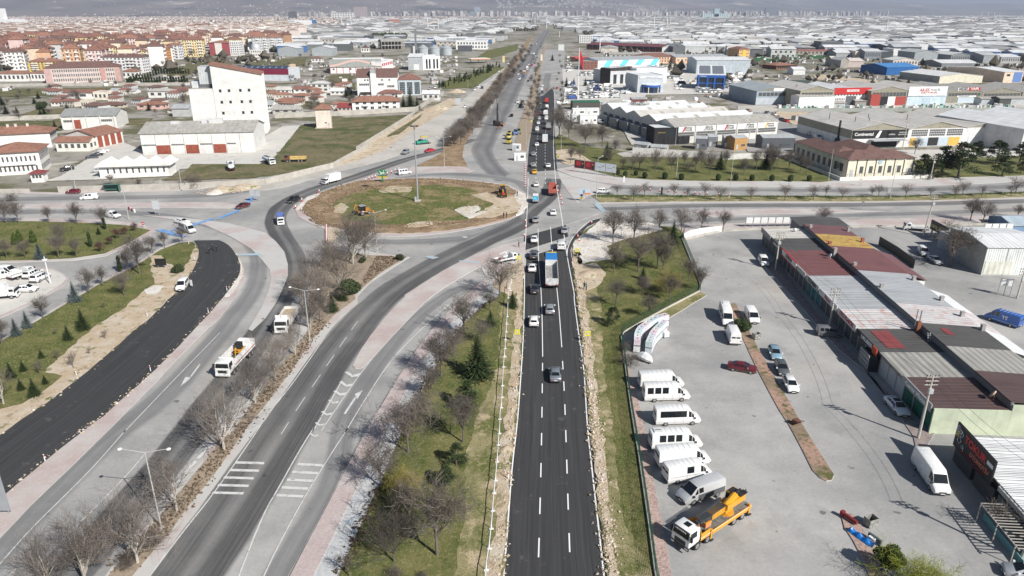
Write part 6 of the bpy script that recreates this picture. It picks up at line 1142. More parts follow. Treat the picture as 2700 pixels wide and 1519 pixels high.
B.panel('side_cladding','l',0,B.D,0,B.H,plst((.38,.38,.36)),.06)
B2=Bld('grey_roof_workshop','pale blue workshop with a dark flat roof behind the white one','31',(1700,980),(2080,1160),20,('y',840),(.46,.5,.55),'workshop');B2.box();B2.flat(corr((.13,.14,.15)),.3)
B=Bld('snack_bar','snack bar with a black lettered fascia and white ribbed roof','31',(1640,870),(1785,950),14,('y',800),(.4,.42,.44),'shop');B.box('post',0,.3,0,.3,0,B.H);B.box('post',B.W-.3,B.W,0,.3,0,B.H);B.box('rear_wall',0,B.W,B.D-.3,B.D,0,B.H);q=MB();q.box(-.2,B.W+.2,-.2,B.D,B.H,B.H+.25);part('roof',q,corr((.74,.76,.76),.8),B.t)
B.panel('fascia','f',-.3,B.W+.3,B.H-.3,B.H+2.2,MSK,.35);text(B.t,'saray simit',1.9,(B.W*.47,-.4,B.H+.95),pln('sign_gold',(.62,.58,.25)),wid=B.W*.86,bold=.02)
B=Bld('blue_canopy_shop','pale blue roofed shed at the right end of the apron','31',(2420,835),(2900,830),10,('y',780),(.2,.3,.45),'shop');B.box();B.gable('x',1.2,corr((.42,.5,.56),.8),.3)
# ## the row of shops on the right
N_=Vector((59.63,87.07,0));F_=Vector((64.41,172.61,0));sd=(F_-N_).normalized()
def at_row(a):return N_+sd*a
R_DK,R_MAR,R_MAR2,R_LG,R_FAD,R_RUST,R_DKB=corr((.105,.1,.095),.9,0),corr((.2,.09,.088),.9,0),corr((.19,.095,.097),.9,0),corr((.42,.435,.445),.9,0),corr((.62,.6,.59),.9,0,rust=(.5,.32,.3)),corr((.52,.36,.1),.9,0,rust=(.28,.09,.06)),corr((.115,.075,.07),.9,0)
R_FIB=corr((.36,.35,.32),1.1,1,.9)
bays=[(0,9.3,R_DKB,R_DKB,mat((.02,.1,.07)),'end shop with a dark brown roof and green shutters',(.34,.34,.33),'Caner Motor',MTW),(9.3,17.8,R_FIB,R_FIB,plst((.42,.36,.31)),'shop under the grey ribbed fibre roof',None,'',None),(17.8,27,R_DK,R_DK,mat((.5,.52,.53)),'shop with white glazed bay and red patches on its dark roof',(.015,.015,.016),'URUBER',MTW),(27,36,R_FAD,R_FAD,mat((.06,.06,.06)),'shop under the faded pink and white roof',(.62,.62,.61),'OTO PLASTİK',MTR),(36,46,R_LG,R_LG,mat((.1,.1,.11)),'shop with a white board in red script under the light grey roof',(.66,.66,.65),'Rino',MTR),(46,54,R_LG,R_LG,mat((.03,.13,.15)),'teal-fronted shop under the light grey roof',(.4,.4,.4),'ÖZAKIN',MTK),(54,71,R_MAR,R_MAR,mat((.05,.05,.055)),'shop with a red and white lettered board under the maroon roof',(.74,.74,.72),'GÜRLER',MTK),(71,80.5,R_DK,R_RUST,mat((.06,.055,.055)),'dark-fronted shop whose rear roof is rusty yellow',(.07,.06,.06),'sasel',MTW),(80.5,89,RB,R_MAR2,mat((.2,.21,.22)),'low beige-roofed shop at the far end of the row',(.3,.3,.3),'',None)]
for i,(a0,a1,rf,rr,fm,lb,bc,tx,tm)in enumerate(bays):
 B=Bld('shop_unit',lb+(', part of the long shop row' if len(lb.split())<11 else ''),None,at_row(a1),at_row(a0),20,3.9+.004*i,(.55,.56,.48),'shop','units of the shop row');W=B.W;H=B.H;e=.015
 q=MB();q.box(e,W-e,.3,10.4,-.2,H-.12);part('front_wall',q,fm,B.t);q=MB();q.box(e,W-e,10.4,20,-.2,H+.75);part('rear_wall',q,plst((.52,.53,.5)),B.t)
 q=MB();q.add([(0,-.3,H-.1),(W,-.3,H-.1),(W,10.3,H+.15),(0,10.3,H+.15),(0,-.3,H+.02),(W,-.3,H+.02),(W,10.3,H+.27),(0,10.3,H+.27)],[(0,3,2,1),(4,5,6,7),(0,1,5,4),(1,2,6,5),(2,3,7,6),(3,0,4,7)]);part('front_roof',q,rf,B.t)
 for k in range(int(W/2.4)):q=MB();x=2.4*(k+.5);q.add([(x-.03,-.25,H+.022),(x+.03,-.25,H+.022),(x+.03,10.25,H+.272),(x-.03,10.25,H+.272),(x-.03,-.25,H+.08),(x+.03,-.25,H+.08),(x+.03,10.25,H+.33),(x-.03,10.25,H+.33)],[(4,5,6,7),(0,1,5,4),(1,2,6,5),(2,3,7,6),(3,0,4,7)]);part('roof_lap',q,rf,B.t)
 q=MB();q.add([(0,9.9,H+1.35),(W,9.9,H+1.35),(W,20.4,H+.75),(0,20.4,H+.75),(0,9.9,H+1.47),(W,9.9,H+1.47),(W,20.4,H+.87),(0,20.4,H+.87)],[(0,3,2,1),(4,5,6,7),(0,1,5,4),(1,2,6,5),(2,3,7,6),(3,0,4,7)]);part('rear_roof',q,rr,B.t)
 q=MB();q.box(e,W-e,10.,10.39,H+.29,H+1.34);part('step_wall',q,mat((.2,.2,.2)),B.t)
 q=MB();q.path([(0,9.86,H+1.28),(W,9.86,H+1.28)],.07,6);part('gutter',q,mat((.16,.16,.16)),B.t)
 if i in(0,2,3,4,6):q=MB();q.add([(.1,20.2,H+.72),(W-.1,20.2,H+.72),(W-.1,24.6,H-.7),(.1,24.6,H-.7),(.1,20.2,H+.8),(W-.1,20.2,H+.8),(W-.1,24.6,H-.62),(.1,24.6,H-.62)],[(0,3,2,1),(4,5,6,7),(0,1,5,4),(1,2,6,5),(2,3,7,6),(3,0,4,7)]);part('lean_to_roof',q,{0:RW,2:RW,3:R_FAD,4:RW,6:R_MAR2}[i],B.t);q=MB();q.box(.3,W-.3,20.01,24.3,0,H-.8);part('lean_to_wall',q,plst((.72,.72,.7)),B.t)
 if bc:
  hh=1.25 if i not in(2,)else 1.;q=MB();q.box(.25,W-.25 if i!=6 else W*.62,-.55,-.38,H-.75,H-.75+hh);part('signboard',q,mat(bc,.6),B.t)
  if tx:text(B.t,tx,.95,((W if i!=6 else W*.62)*.5,-.58,H-.72+hh/2),tm,wid=min((W if i!=6 else W*.6)*.72,len(tx)*.75),bold=.02)
 if i==6:
  q=MB();q.box(.2,W*.63,-.62,-.36,H-1.,H-.76);part('red_edge',q,M_REDP,B.t);q=MB();q.box(.2,W*.63,-.62,-.36,H+.52,H+.66);part('red_edge',q,M_REDP,B.t);q=MB();q.box(W*.66,W-.3,-.55,-.38,H-.7,H+.4);part('signboard',q,mat((.5,.5,.49)),B.t)
 n=max(2,int(W/2.6))
 for k in range(n):
  x0,x1=W*(k+.06)/n,W*(k+.94)/n;q=MB();q.box(x0,x1,.18,.34,.05,H-1.);part('shopfront',q,MWF if i in(3,4,6,7)else(mat((.02,.13,.085))if i==0 else mat((.44,.45,.46))if i==1 else mat((.03,.15,.17))if i==5 else MWF),B.t)
  q=MB();q.box(x0-.12,x0-.02,.05,.32,0,H-.8);part('door_post',q,mat((.45,.45,.44)),B.t)
 if i==2:
  q=MB();[q.box(W*.55+.45*k,W*.55+.45*k+.06,-1.6,-1.54,0,2.9)for k in range(9)];[q.box(W*.55,W*.55+3.7,-1.6,-1.54,z,z+.06)for z in(0,.7,1.4,2.1,2.84)];[q.box(W*.55,W*.55+.06,-1.6+.4*k,-1.54+.4*k,0,2.9)for k in range(5)];part('glazed_bay_frame',q,mat((.72,.72,.71)),B.t,kind='stuff');q=MB();q.box(W*.55+.05,W*.55+3.65,-1.53,.1,0,2.85);part('glazed_bay',q,M_WIN,B.t)
  q=MB();q.box(W*.8,W-.2,-.75,-.58,H-.9,H+.35);part('red_sign',q,mat((.52,.08,.04)),B.t);q=MB();q.add([(W*.1,1.5,H+.075),(W*.85,1.5,H+.075),(W*.85,4.5,H+.146),(W*.1,4.5,H+.146)],[(0,1,2,3)]);p_=part('red_roof_patch',q,corr((.27,.07,.068),.9,0),B.t);p_.location.z=.05
  q=MB();q.add([(W*.2,12.5,H+1.33),(W*.5,12.5,H+1.33),(W*.5,13.8,H+1.255),(W*.2,13.8,H+1.255)],[(0,1,2,3)]);p_=part('red_roof_patch',q,corr((.27,.07,.068),.9,0),B.t);p_.location.z=.05
  q=MB();q.box(W*.1,W*.1+.6,9.,9.6,H,H+2.2);part('brick_chimney',q,mat((.3,.12,.07),.9,0,.4,4),B.t);q=MB();q.cyl((W*.1+.3,9.3),.1,H+2.2,H+4.2,8);q.cyl((W*.1-.9,9.3),.08,H,H+4.,8);part('flue',q,MST,B.t)
 if i==0:
  q=MB();q.box(W,W+.25,-.3,10.2,-.2,H+.1);part('end_wall',q,plst((.6,.66,.5),.25),B.t);q=MB();q.box(W,W+.26,10.2,24,-.2,H+1.);part('end_wall',q,plst((.6,.66,.5),.25),B.t)
  q=MB();q.cyl((W*.72,9.2),.05,H+.2,H+.9,6);q.tube((W*.72,9.,H+1.1),(W*.72-.1,8.86,H+1.2),.62,.62,16);part('satellite_dish',q,mat((.55,.4,.3),.7,0,.9,2),B.t)
 for(u,y,zz)in{3:[(.5,19.6,1.3)],4:[(.2,10.6,1.6),(.7,19.7,1.2)],5:[(.5,19.6,1.2)],6:[(.3,9.5,1.9),(.8,10.6,1.4)],7:[(.5,19.5,1.3),(.9,10.5,1.5)],2:[(.15,20.,1.4)],8:[(.4,10.6,1.6),(.5,19.6,1.4)]}.get(i,[]):B.chim(W*u,y,H+.3,H+.5+zz,.62,mat((.36,.35,.34))if i!=7 else mat((.34,.12,.08)))
 if i==6:q=MB();q.cyl((W*.36,8.3),.04,H+.2,H+.9,6);q.tube((W*.36,8.2,H+1.),(W*.36,8.08,H+1.06),.5,.5,14);part('satellite_dish',q,mat((.7,.7,.7)),B.t)
 if i==8:q=MB();q.sphere((W*.35,7,H+.7),.45,10,6);part('water_tank',q,mat((.75,.75,.75)),B.t)
B=Bld('shop_unit','rear unit with a black roof at the far end of the shop row',None,at_row(98),at_row(89.1),12,4.4,(.3,.3,.3),'shop','units of the shop row');B.t.location+=Vector((9.8*math.cos(B.t.rotation_euler.z+math.pi/2),9.8*math.sin(B.t.rotation_euler.z+math.pi/2),0));B.box();B.gable('x',.35,R_DK,.4)
t=thing('ladder','small aluminium ladder leaning on the roof step','ladder',at_row(21.5)+Vector((9.2,-.3,4.1)),math.atan2(sd.y,sd.x)-math.pi/2);q=MB();q.tube((0,0,0),(0,.75,1.5),.03);q.tube((.45,0,0),(.45,.75,1.5),.03);[q.tube((0,.75*k/6,1.5*k/6),(.45,.75*k/6,1.5*k/6),.02)for k in range(1,6)];part('frame',q,MGS,t)
B=Bld('signboard_garage','garage with a big black lettered board and white ribbed roof',None,(58.9,80.6,0),(57.2,60.2,0),14,3.2,(.1,.1,.1),'garage');W=B.W;H=B.H;B.box(y0=.6);q=MB();q.box(-.4,W+.5,.2,14,H+.02,H+.22);part('roof',q,corr((.7,.71,.71),.35,0,1.),B.t)
for k in range(26):q=MB();x=W*k/26;q.box(x,x+.09,.1,14,H+.22,H+.29);part('roof_rib',q,mat((.66,.67,.67)),B.t)
q=MB();q.box(.1,9.1,-.35,-.15,2.4,5.9);part('signboard',q,MSK,B.t)
text(B.t,'TOKUR',1.55,(4.9,-.38,4.75),MTR,wid=5.,bold=.05);text(B.t,'OTOMOTİV',1.,(6.2,-.38,3.55),pln('copper_letters',(.55,.16,.1)),wid=4.4,bold=.02);text(B.t,'BAKIM ONARIM SERVİSİ',.45,(4.6,-.38,2.8),pln('dark_red_letters',(.22,.03,.03)),wid=5.5)
q=MB();q.box(7.6,8.9,-.4,-.36,4.6,5.1);part('sign_plate',q,MSW,B.t)
for(x,z,m_)in((.75,5.25,M_CHROME),(1.55,4.85,M_CHROME),(1.35,3.85,M_CHROME)):
 q=MB();q.tube((x,-.36,z),(x,-.4,z),.42,.42,18);em=part('emblem_disc',q,mat((.04,.04,.045)),B.t);q=MB();[q.tube((x+.42*math.cos(6.283*k/18),-.41,z+.42*math.sin(6.283*k/18)),(x+.42*math.cos(6.283*(k+1)/18),-.41,z+.42*math.sin(6.283*(k+1)/18)),.045)for k in range(18)]
 if z>5:[q.tube((x+a_,-.41,z+b_),(x+c_,-.41,z+d_),.04)for a_,b_,c_,d_ in((-.2,.3,-.02,-.05),(-.02,-.05,.2,.3),(-.35,.1,-.15,-.35),(-.15,-.35,0,-.02),(0,-.02,.15,-.35),(.15,-.35,.35,.1))]
 elif z>4.2:[q.tube((x,-.41,z),(x+.4*math.cos(a_),-.41,z+.4*math.sin(a_)),.045)for a_ in(math.pi/2,math.pi*7/6,math.pi*11/6)]
 part('emblem_ring',q,m_,em)
q=MB();q.box(.35,1.,-.4,-.36,4.1,4.75);em=part('yellow_emblem',q,mat((.62,.48,.03)),B.t);q=MB();[q.tube((.675+a_,-.41,4.42+b_),(.675+c_,-.41,4.42+d_),.05)for a_,b_,c_,d_ in((0,.28,.18,0),(.18,0,0,-.28),(0,-.28,-.18,0),(-.18,0,0,.28))];part('diamond',q,M_CHROME,em)
q=MB();[q.tube((2.3+a_,-.4,3.2+b_),(2.3+c_,-.4,3.2+d_),.06)for o_ in(0,.32)for a_,b_,c_,d_ in((-.35,o_-.2,0,o_+.1),(0,o_+.1,.35,o_-.2))];part('chevron_emblem',q,M_CHROME,B.t)
for k in range(4):B.panel('glazed_front','f',W*(k+.05)/4,W*(k+.9)/4,.1,2.3,mat((.06,.065,.07),.4)if k<2 else mat((.1,.13,.13),.4),-.45)
q=MB();q.box(W*.5,W,-.1,.6,H-.5,H+.1);part('concrete_fascia',q,plst((.45,.45,.42)),B.t)
q=MB();[q.box(W*.62+.5*k,W*.62+.5*k+.08,-3.2,.1,2.5,2.6)for k in range(16)];q.box(W*.62,W,-3.2,-3.1,2.4,2.52);[q.box(W*.62+3.5*k,W*.62+3.5*k+.1,-3.2,-3.1,0,2.4)for k in range(3)];part('pergola',q,mat((.4,.38,.34)),B.t,kind='stuff')
q=MB();q.box(W*.6,W,-2.2,-2.1,0.,.9);part('teal_panel',q,mat((.16,.36,.36)),B.t)
SILV,GREY,DARK,BLACK,RED,MAROON=(.46,.48,.5),(.22,.24,.26),(.06,.07,.08),(.018,.019,.02),(.45,.03,.025),(.13,.015,.02)
DW=[(2,.04,.3),(2,.34,.62),(2,.66,.97)]
SW=[(2,.05,.33),(2,.37,.66),(2,.7,.98)]
NZ=.07
car('sedan',(.26,.29,.32),'22',(416,950),(408,760),'blue-grey saloon driving up the new black road, nearest car there',z=NZ,metal=True,anc='r')
car('hatch',WT,'22',(208,418),(213,300),'white hatchback on the left lane of the new road near the left yellow sign',z=NZ,anc='r')
car('hatch',(.36,.38,.4),'22',(362,300),(357,180),'silver hatchback just ahead of the white hatchback on the new road',z=NZ,metal=True,anc='r')
car('sedan',(.05,.06,.075),'22',(216,101),(217,0),'dark blue saloon beside the tail of the long open trailer',z=NZ,metal=True,anc='r')
car('sedan',WT,'21',(192,1235),(194,1100),'white saloon left of the long open trailer',z=NZ,anc='r')
car('suv',(.12,.13,.14),'21',(209,1110),(213,1000),'dark grey off-roader left of the blue trailer front',z=NZ,metal=True,anc='r')
car('sedan',WT,'21',(212,953),(212,860),'white saloon behind the grey saloon entering the crossing',z=NZ,anc='r')
car('midvan',WT,'21',(470,1022),(470,900),'white van with rear window beside the yellow and blue lorry','van','van',z=NZ,anc='r',windows=DW)
car('sedan',SILV,'21',(500,866),(526,780),'silver saloon turning out of the slip lane onto the new road',z=NZ,metal=True,anc='r')
car('sedan',(.38,.39,.4),'21',(224,760),(226,690),'grey saloon crossing the roundabout below the small advert truck',z=NZ,metal=True,anc='r')
car('sedan',WT,'21',(394,690),(394,620),'white saloon below the red dump truck on the crossing',z=NZ,anc='r')
car('sedan',WT,'21',(232,415),(233,350),'white saloon left of the red dump truck',z=NZ,anc='r')
car('sedan',(.75,.42,.02),'21',(214,292),(215,230),'yellow taxi saloon on the new road','taxi','taxi',z=NZ,anc='r')
car('hatch',(.45,.44,.42),'21',(204,224),(206,170),'beige-grey car ahead of the yellow taxi',z=NZ,metal=True,anc='r')
car('sedan',WT,'21',(346,231),(346,180),'white saloon alone in the middle lane beyond the yellow taxi',z=NZ,anc='r')
car('hatch',(.4,.42,.43),'21',(206,118),(208,70),'silver hatchback two cars ahead of the yellow taxi',z=NZ,metal=True,anc='r')
t=boxtruck('21',(225,570),(226,480),'small truck with a blue and white advert on its box on the crossing',L=4.6,hb=1.7,w=.88,z=NZ,anc='r',panel=mat((.12,.5,.72),.6,0,.8,1.6))
tipper('21',(386,500),(381,350),'red dump truck with open empty box on the crossing',(.45,.1,.07),(.42,.11,.08),8.2,None,z=NZ,anc='r',hbox=1.35)
c,a=pose('21',(380,1378),(366,1000),NZ,'r',14.5);t=thing('articulated_lorry','long grey open trailer behind a yellow and blue tractor on the new road','truck',c,a)
cab(t,5.3,7.2,1.22,1.05,3.2,(.7,.58,.04));chassis(t,-7.2,6.9);openbox(t,-7.2,3.6,1.25,1.25,2.35,(.62,.63,.63),14,None,floor=mat((.34,.33,.32),.9,0,.5))
m=MB()
for k in range(9):m.box(3.7+.17*k,3.78+.17*k,-1.24,1.24,1.2,3.52)
m.box(3.65,5.2,-1.22,1.22,1.2,3.48);part('blue_cargo_box',m,mat((.03,.2,.52),.5),t);m=MB();m.box(-7.22,-7.18,-1.2,1.2,.9,2.3);part('tail_panel',m,mat((.66,.66,.66),.6,0,.4),t)
t.scale=(1.1,1.08,1.08);wheels(t,(-6,-4.7,-3.4,3.2,4.4,6.4),1.05,.5,.34);lamps_rear(t,-7.24,1.2,1.)
q=[('20',237,1400,WT,'sedan','white saloon left of the tall white box truck'),('20',240,1252,WT,'smallvan','white small van second in the left queue past the box truck'),('20',253,1190,WT,'hatch','white hatchback third in the left queue past the box truck'),('20',259,1146,SILV,'hatch','pale hatchback fourth in the left queue past the box truck'),('20',258,1096,(.16,.05,.06),'sedan','dark red saloon in the left queue'),('20',259,1042,DARK,'sedan','dark saloon in the left queue beside the concrete mixer'),('20',268,1000,(.3,.3,.3),'sedan','grey saloon in the left queue beside the red lorry'),('20',284,940,(.05,.07,.2),'sedan','blue saloon in the left queue where the old road begins'),('20',288,893,DARK,'sedan','black saloon in the far left queue'),('20',286,862,WT,'smallvan','white small van far along the left queue'),('20',291,828,WT,'hatch','white hatchback at the far head of the left queue'),('20',337,863,(.4,.2,.15),'hatch','brownish hatchback far along the right lane'),('20',328,1146,WT,'midvan','white van between the mixer and the open lorry'),('20',455,972,WT,'hatch','white hatchback parked right of the new road end'),('20',428,852,RED,'hatch','small red car right of the far road end')]
for tl,x,y,col,k,lb in q:car(k,col,tl,(x,y),(x+3,y-60),lb,z=NZ,far=True,anc='r',cat='van' if 'van' in k else 'car',name='van' if 'van' in k else 'car')
boxtruck('20',(315,1372),(318,1230),'tall white box truck seen from behind on the new road',L=7.,hb=2.6,w=1.2,z=NZ,anc='r',box=(.72,.73,.74))
tipper('20',(350,1242),(352,1150),'grey open lorry ahead of the tall white box truck',(.3,.3,.3),(.35,.35,.35),7,None,z=NZ,anc='r')
tipper('20',(322,1112),(324,1050),'white lorry behind the concrete mixer on the new road',WT,(.7,.7,.7),6,None,z=NZ,anc='r')
tipper('20',(332,990),(333,940),'red lorry ahead of the concrete mixer in the queue',(.5,.06,.05),(.5,.06,.05),7,None,z=NZ,anc='r')
c,a=pose('20',(330,1060),(332,1000),NZ,'r',8);t=thing('concrete_mixer','white concrete mixer truck with round drum in the queue','truck',c,a)
cab(t,2.2,4,1.2,.95,2.8,WT);chassis(t,-4,3.8);wheels(t,(-2.8,-1.6,2.9),1.,.48,.32)
m=MB();m.tube((-3.4,0,2.9),(-1.4,0,2.5),.75,1.2,12);m.tube((-1.4,0,2.5),(.6,0,2.2),1.2,1.15,12);m.tube((.6,0,2.2),(1.9,0,1.9),1.15,.55,12);part('drum',m,mat((.72,.72,.7),.5,0,.3),t)
fl=[('20',56,985,WT,'hatch','white hatchback beside the drilling rig'),('20',155,787,BLACK,'hatch','black hatchback on the old highway lanes'),('20',73,768,WT,'smallvan','white van leading on the old highway'),('20',108,742,(.06,.14,.4),'hatch','blue hatchback behind the leading white van'),('20',60,722,WT,'hatch','white hatchback left of the orange truck'),('20',82,697,DARK,'hatch','dark hatchback left of the white lorry'),('20',160,628,WT,'hatch','white hatchback left of the red van'),('20',190,638,(.55,.05,.05),'midvan','red van on the far old highway'),('20',187,520,WT,'hatch','white hatchback far up the highway by the green truck'),('20',226,547,WT,'smallvan','white van far up the highway'),('20',250,500,SILV,'hatch','silver hatchback far up the highway'),('20',275,458,DARK,'hatch','dark car near the far bend of the highway'),('20',232,430,WT,'midvan','white van near the far bend of the highway'),('10',2410,990,WT,'hatch','white hatchback on the service road right of the rig'),('10',2350,1122,BLACK,'hatch','black hatchback between the rig and the parked machines'),('10',1960,1072,WT,'midvan','white van on the dusty service road by the bare trees'),('10',1908,1033,WT,'hatch','white hatchback behind the van on the dusty service road'),('10',1622,850,WT,'midvan','white van parked near the yellow machine and dirt heap'),('10',1570,860,SILV,'suv','silver off-roader beside the glass building'),('10',2000,870,WT,'hatch','white hatchback by the heap of earth on the service road'),('10',2070,855,DARK,'suv','dark off-roader on the service road past the heap'),('10',2035,845,WT,'smallvan','white van next to the dark off-roader on the service road'),('10',2150,808,WT,'hatch','white hatchback further up the service road'),('10',2205,775,WT,'smallvan','white van further up the service road'),('10',2185,820,GREY,'hatch','grey hatchback further up the service road'),('10',2230,695,WT,'hatch','white hatchback by the blue cycle path'),('10',2320,620,WT,'midvan','white van by the upper end of the blue cycle path'),('10',2370,605,SILV,'hatch','silver hatchback by the upper cycle path'),('10',2410,490,WT,'hatch','white hatchback near the far bend on the left road'),('10',2450,505,DARK,'hatch','dark hatchback near the far bend on the left road'),('10',2440,690,DARK,'hatch','dark hatchback on the oncoming lanes by the trees'),('10',2500,645,WT,'hatch','white hatchback on the oncoming lanes by the trees')]
for tl,x,y,col,k,lb in fl:car(k,col,tl,(x+6,y-14),(x-6,y),lb,far=True,cat='van' if 'van' in k else 'car',name='van' if 'van' in k else 'car')
boxtruck('20',(124,690),(112,722),'orange-fronted truck with pale box on the old highway',(.6,.25,.05),(.65,.58,.45),L=7,hb=2.3,w=1.15)
boxtruck('20',(150,655),(140,678),'white lorry on the old highway behind the orange truck',WT,WT,L=7,hb=2.3,w=1.15)
boxtruck('20',(215,520),(205,545),'white truck with green cab far up the highway',(.1,.3,.2),WT,L=8,hb=2.6,w=1.2)
car('midvan',WT,'01',(950,522),(765,534),'white van with dark side windows driving left past the green bus shelter','van','van',windows=[(2,.45,.7),(2,.74,.98)])
car('hatch',(.15,.01,.02),'01',(770,470),(635,474),'dark red hatchback parked beside the green bus shelter')
car('sedan',(.1,.02,.025),'01',(2370,592),(2275,622),'dark maroon saloon on the blue cycle crossing',z=.13)
car('smallvan',WT,'01',(1020,690),(1155,712),'small white van behind the bare tree at the lawn tip','van','van')
car('sedan',WT,'01',(1672,748),(1818,772),'white pickup-like saloon behind the white camper van')
t=car('bigvan',(.74,.74,.73),'01',(1705,800),(1885,872),'white and grey high-roofed van at the left crossing','van','van',windows=BIGW,scale=(.9,.95,.9))
t=car('smallvan',WT,'01',(1795,1310),(1722,1412),'white small van parked on the edge of the black road with its door open','van','van',z=.22,windows=SW,anc='f')
m=MB();m.box(.55,1.15,.92,.98,.45,1.75);d=part('open_door',m,carpaint(WT),t);d.rotation_euler=(0,0,0.);d.location=(.35,.55,0);d.rotation_euler=(0,0,1.)
car('smallvan',WT,'01',(30,1230),(150,1245),'white van in the left car park, far row','van','van',z=.14)
car('midvan',WT,'01',(-80,1300),(90,1270),'white van at the frame edge in the left car park','van','van',z=.14)
flatbed('01',(120,1300),(300,1240),'white crew pickup with open bed in the left car park',z=.14)
car('suv',WT,'01',(240,1305),(400,1225),'white off-roader partly hidden in the left car park',z=.14)
car('suv',WT,'01',(300,1345),(480,1255),'white off-roader with black roof rails nearest the lamp post',z=.14)
car('hatch',WT,'02',(195,70),(320,65),'white van-like hatchback beside the box truck in the left car park',z=.14)
boxtruck('02',(-190,150),(215,115),'white box truck with dark cab windows at the front of the left car park',z=.14,L=6.6)
car('sedan',DARK,'01',(945,132),(815,140),'dark saloon parked first in the factory yard row')
car('sedan',BLACK,'01',(970,110),(880,118),'black saloon parked second in the factory yard row')
car('sedan',WT,'01',(1000,92),(905,100),'white saloon parked third in the factory yard row')
car('sedan',WT,'01',(1030,75),(940,84),'white saloon parked last in the factory yard row')
car('suv',BLACK,'01',(690,245),(595,255),'black off-roader parked in front of the guard hut')
car('hatch',SILV,'01',(985,265),(880,272),'silver hatchback at the corner of the zigzag roof building')
tanker('01',(2215,262),(2200,170),'pale blue and white tanker seen from behind in the factory yard',anc='r')
tanker('11',(-60,150),(135,228),'blue and white tanker facing the yellow lorry in the factory yard',(.75,.75,.75))
tipper('11',(430,165),(150,172),'rusty yellow lorry with ribbed side boards on the grass',(.2,.08,.05),(.62,.44,.16),8.4,None,cabcol=(.16,.08,.06),ribs=6,hbox=.9)
boxtruck('11',(712,350),(548,392),'white box truck entering the roundabout from the left',L=7.2,hb=2.35,w=1.15)
car('suv',BLACK,'11',(308,540),(228,568),'black off-roader on the roundabout west side')
t=flatbed('11',(143,668),(150,778),'white pickup truck with caged load facing the camera on the roundabout',anc='f');m=MB();m.box(-2.6,.6,-.98,-.94,1.2,2.);m.box(-2.6,.6,.94,.98,1.2,2.);m.box(.56,.6,-.98,.98,1.2,2.);part('cage',m,MT,t);m=MB();m.box(-2.7,-1.9,-.9,.9,1.3,2.5);part('blue_load',m,mat((.1,.16,.45)),t)
car('midvan',WT,'11',(1268,296),(1384,280),'white van passing the green roundabout sign','van','van',windows=DW)
car('suv',(.25,.28,.31),'11',(1372,78),(1305,106),'grey off-roader parked on the dusty verge north of the roundabout',z=.1)
car('sedan',(.5,.02,.04),'11',(1600,68),(1535,80),'bright red saloon beside the bare trees north of the roundabout')
t=flatbed('11',(2190,1150),(2410,1100),'white flatbed truck with a folded crane beside the yellow sign',L=6.,hb=.35);m=MB();m.tube((-.2,0,.9),(-.2,0,2.6),.14,.12,8);m.tube((-.2,0,2.6),(-1.9,.2,2.2),.1,.08,6);m.tube((-.2,0,1.9),(.4,.1,2.8),.08,.08,6);part('crane_arm',m,mat((.7,.7,.7)),t);m=MB();m.box(-2.2,-1.7,-.5,.1,.9,1.5);part('red_box',m,mat((.5,.04,.03)),t)
c,a=pose('02',(2360,660),(2135,905),.01,'f',10.2)
t=tipper('02',(2360,660),(2135,905),'large white lorry carrying a small black and orange digger',L=10.2,anc='f',hbox=1.5,box=(.78,.78,.77),axles=(-3.2,-2.2,2.,3.),ribs=5)
m=MB();m.box(-4.9,2.9,-1.34,-1.3,1.55,1.7);m.box(-4.9,2.9,1.3,1.34,1.55,1.7);part('side_stripe',m,mat((.4,.12,.1),.6,0,.9,1.2),t)
m=MB();m.box(3.25,3.4,-1.15,1.15,2.9,3.12);part('roof_lamp_bar',m,mat((.75,.75,.74)),t)
dg=thing('mini_excavator','small black and orange digger standing in the white lorry box','digger',c+Vector((math.cos(a)*-1.6,math.sin(a)*-1.6,1.16)),a)
m=MB();m.box(-.8,.8,-.75,-.4,0,.45);m.box(-.8,.8,.4,.75,0,.45);part('track',m,MT,dg);m=MB();m.box(-.9,.5,-.7,.7,.5,1.1);part('base',m,mat((.65,.3,.03)),dg)
m=MB();m.box(-.6,.3,-.5,.5,1.1,2.1);m.box(-.66,.36,-.56,.56,2.1,2.2);part('cabin',m,MT,dg);m=MB();m.tube((.6,.1,.9),(1.5,.15,1.9),.12,.1,6);m.tube((1.5,.15,1.9),(2.,.2,.6),.09,.08,6);part('arm',m,mat((.68,.34,.03)),dg)
t=tipper('12',(275,290),(155,488),'white dump truck with a red crescent on its roof spoiler',L=8.4,anc='f',hbox=1.25,box=(.66,.65,.62),load=M_SAND)
m=MB();m.box(3.,3.12,-1.12,1.12,2.98,3.62);part('spoiler',m,carpaint(WT),t)
m=MB()
for k in range(15):
 q0,q1=math.radians(50+260*k/15),math.radians(50+260*(k+1)/15)
 def cr(q,r,o):return(3.128,o+0.+r*math.cos(q),3.3+r*math.sin(q))
 m.face([cr(q0,.24,0),cr(q1,.24,0),cr(q1,.19,.06),cr(q0,.19,.06)])
part('crescent',m,pln('flag_red',(.55,.02,.03),.6),t)
t=car('bigvan',WT,'22',(2010,250),(2060,408),'white high-roofed minibus facing the camera beside the low van','minibus','minibus',windows=BIGW4,anc='f');m=MB();m.box(-2.6,-1.6,-.45,.45,2.6,2.72);part('roof_vent',m,mat((.7,.7,.7)),t)
car('midvan',WT,'22',(2250,270),(2315,386),'white low van facing the camera by the round bush','van','van',anc='f')
car('bigvan',WT,'22',(2135,600),(2060,420),'white panel van seen from behind with dark rear windows','van','van',anc='r',scale=(.84,.97,.88))
car('sedan',(.12,.012,.02),'22',(2060,800),(2330,845),'dark red old saloon parked across the apron')
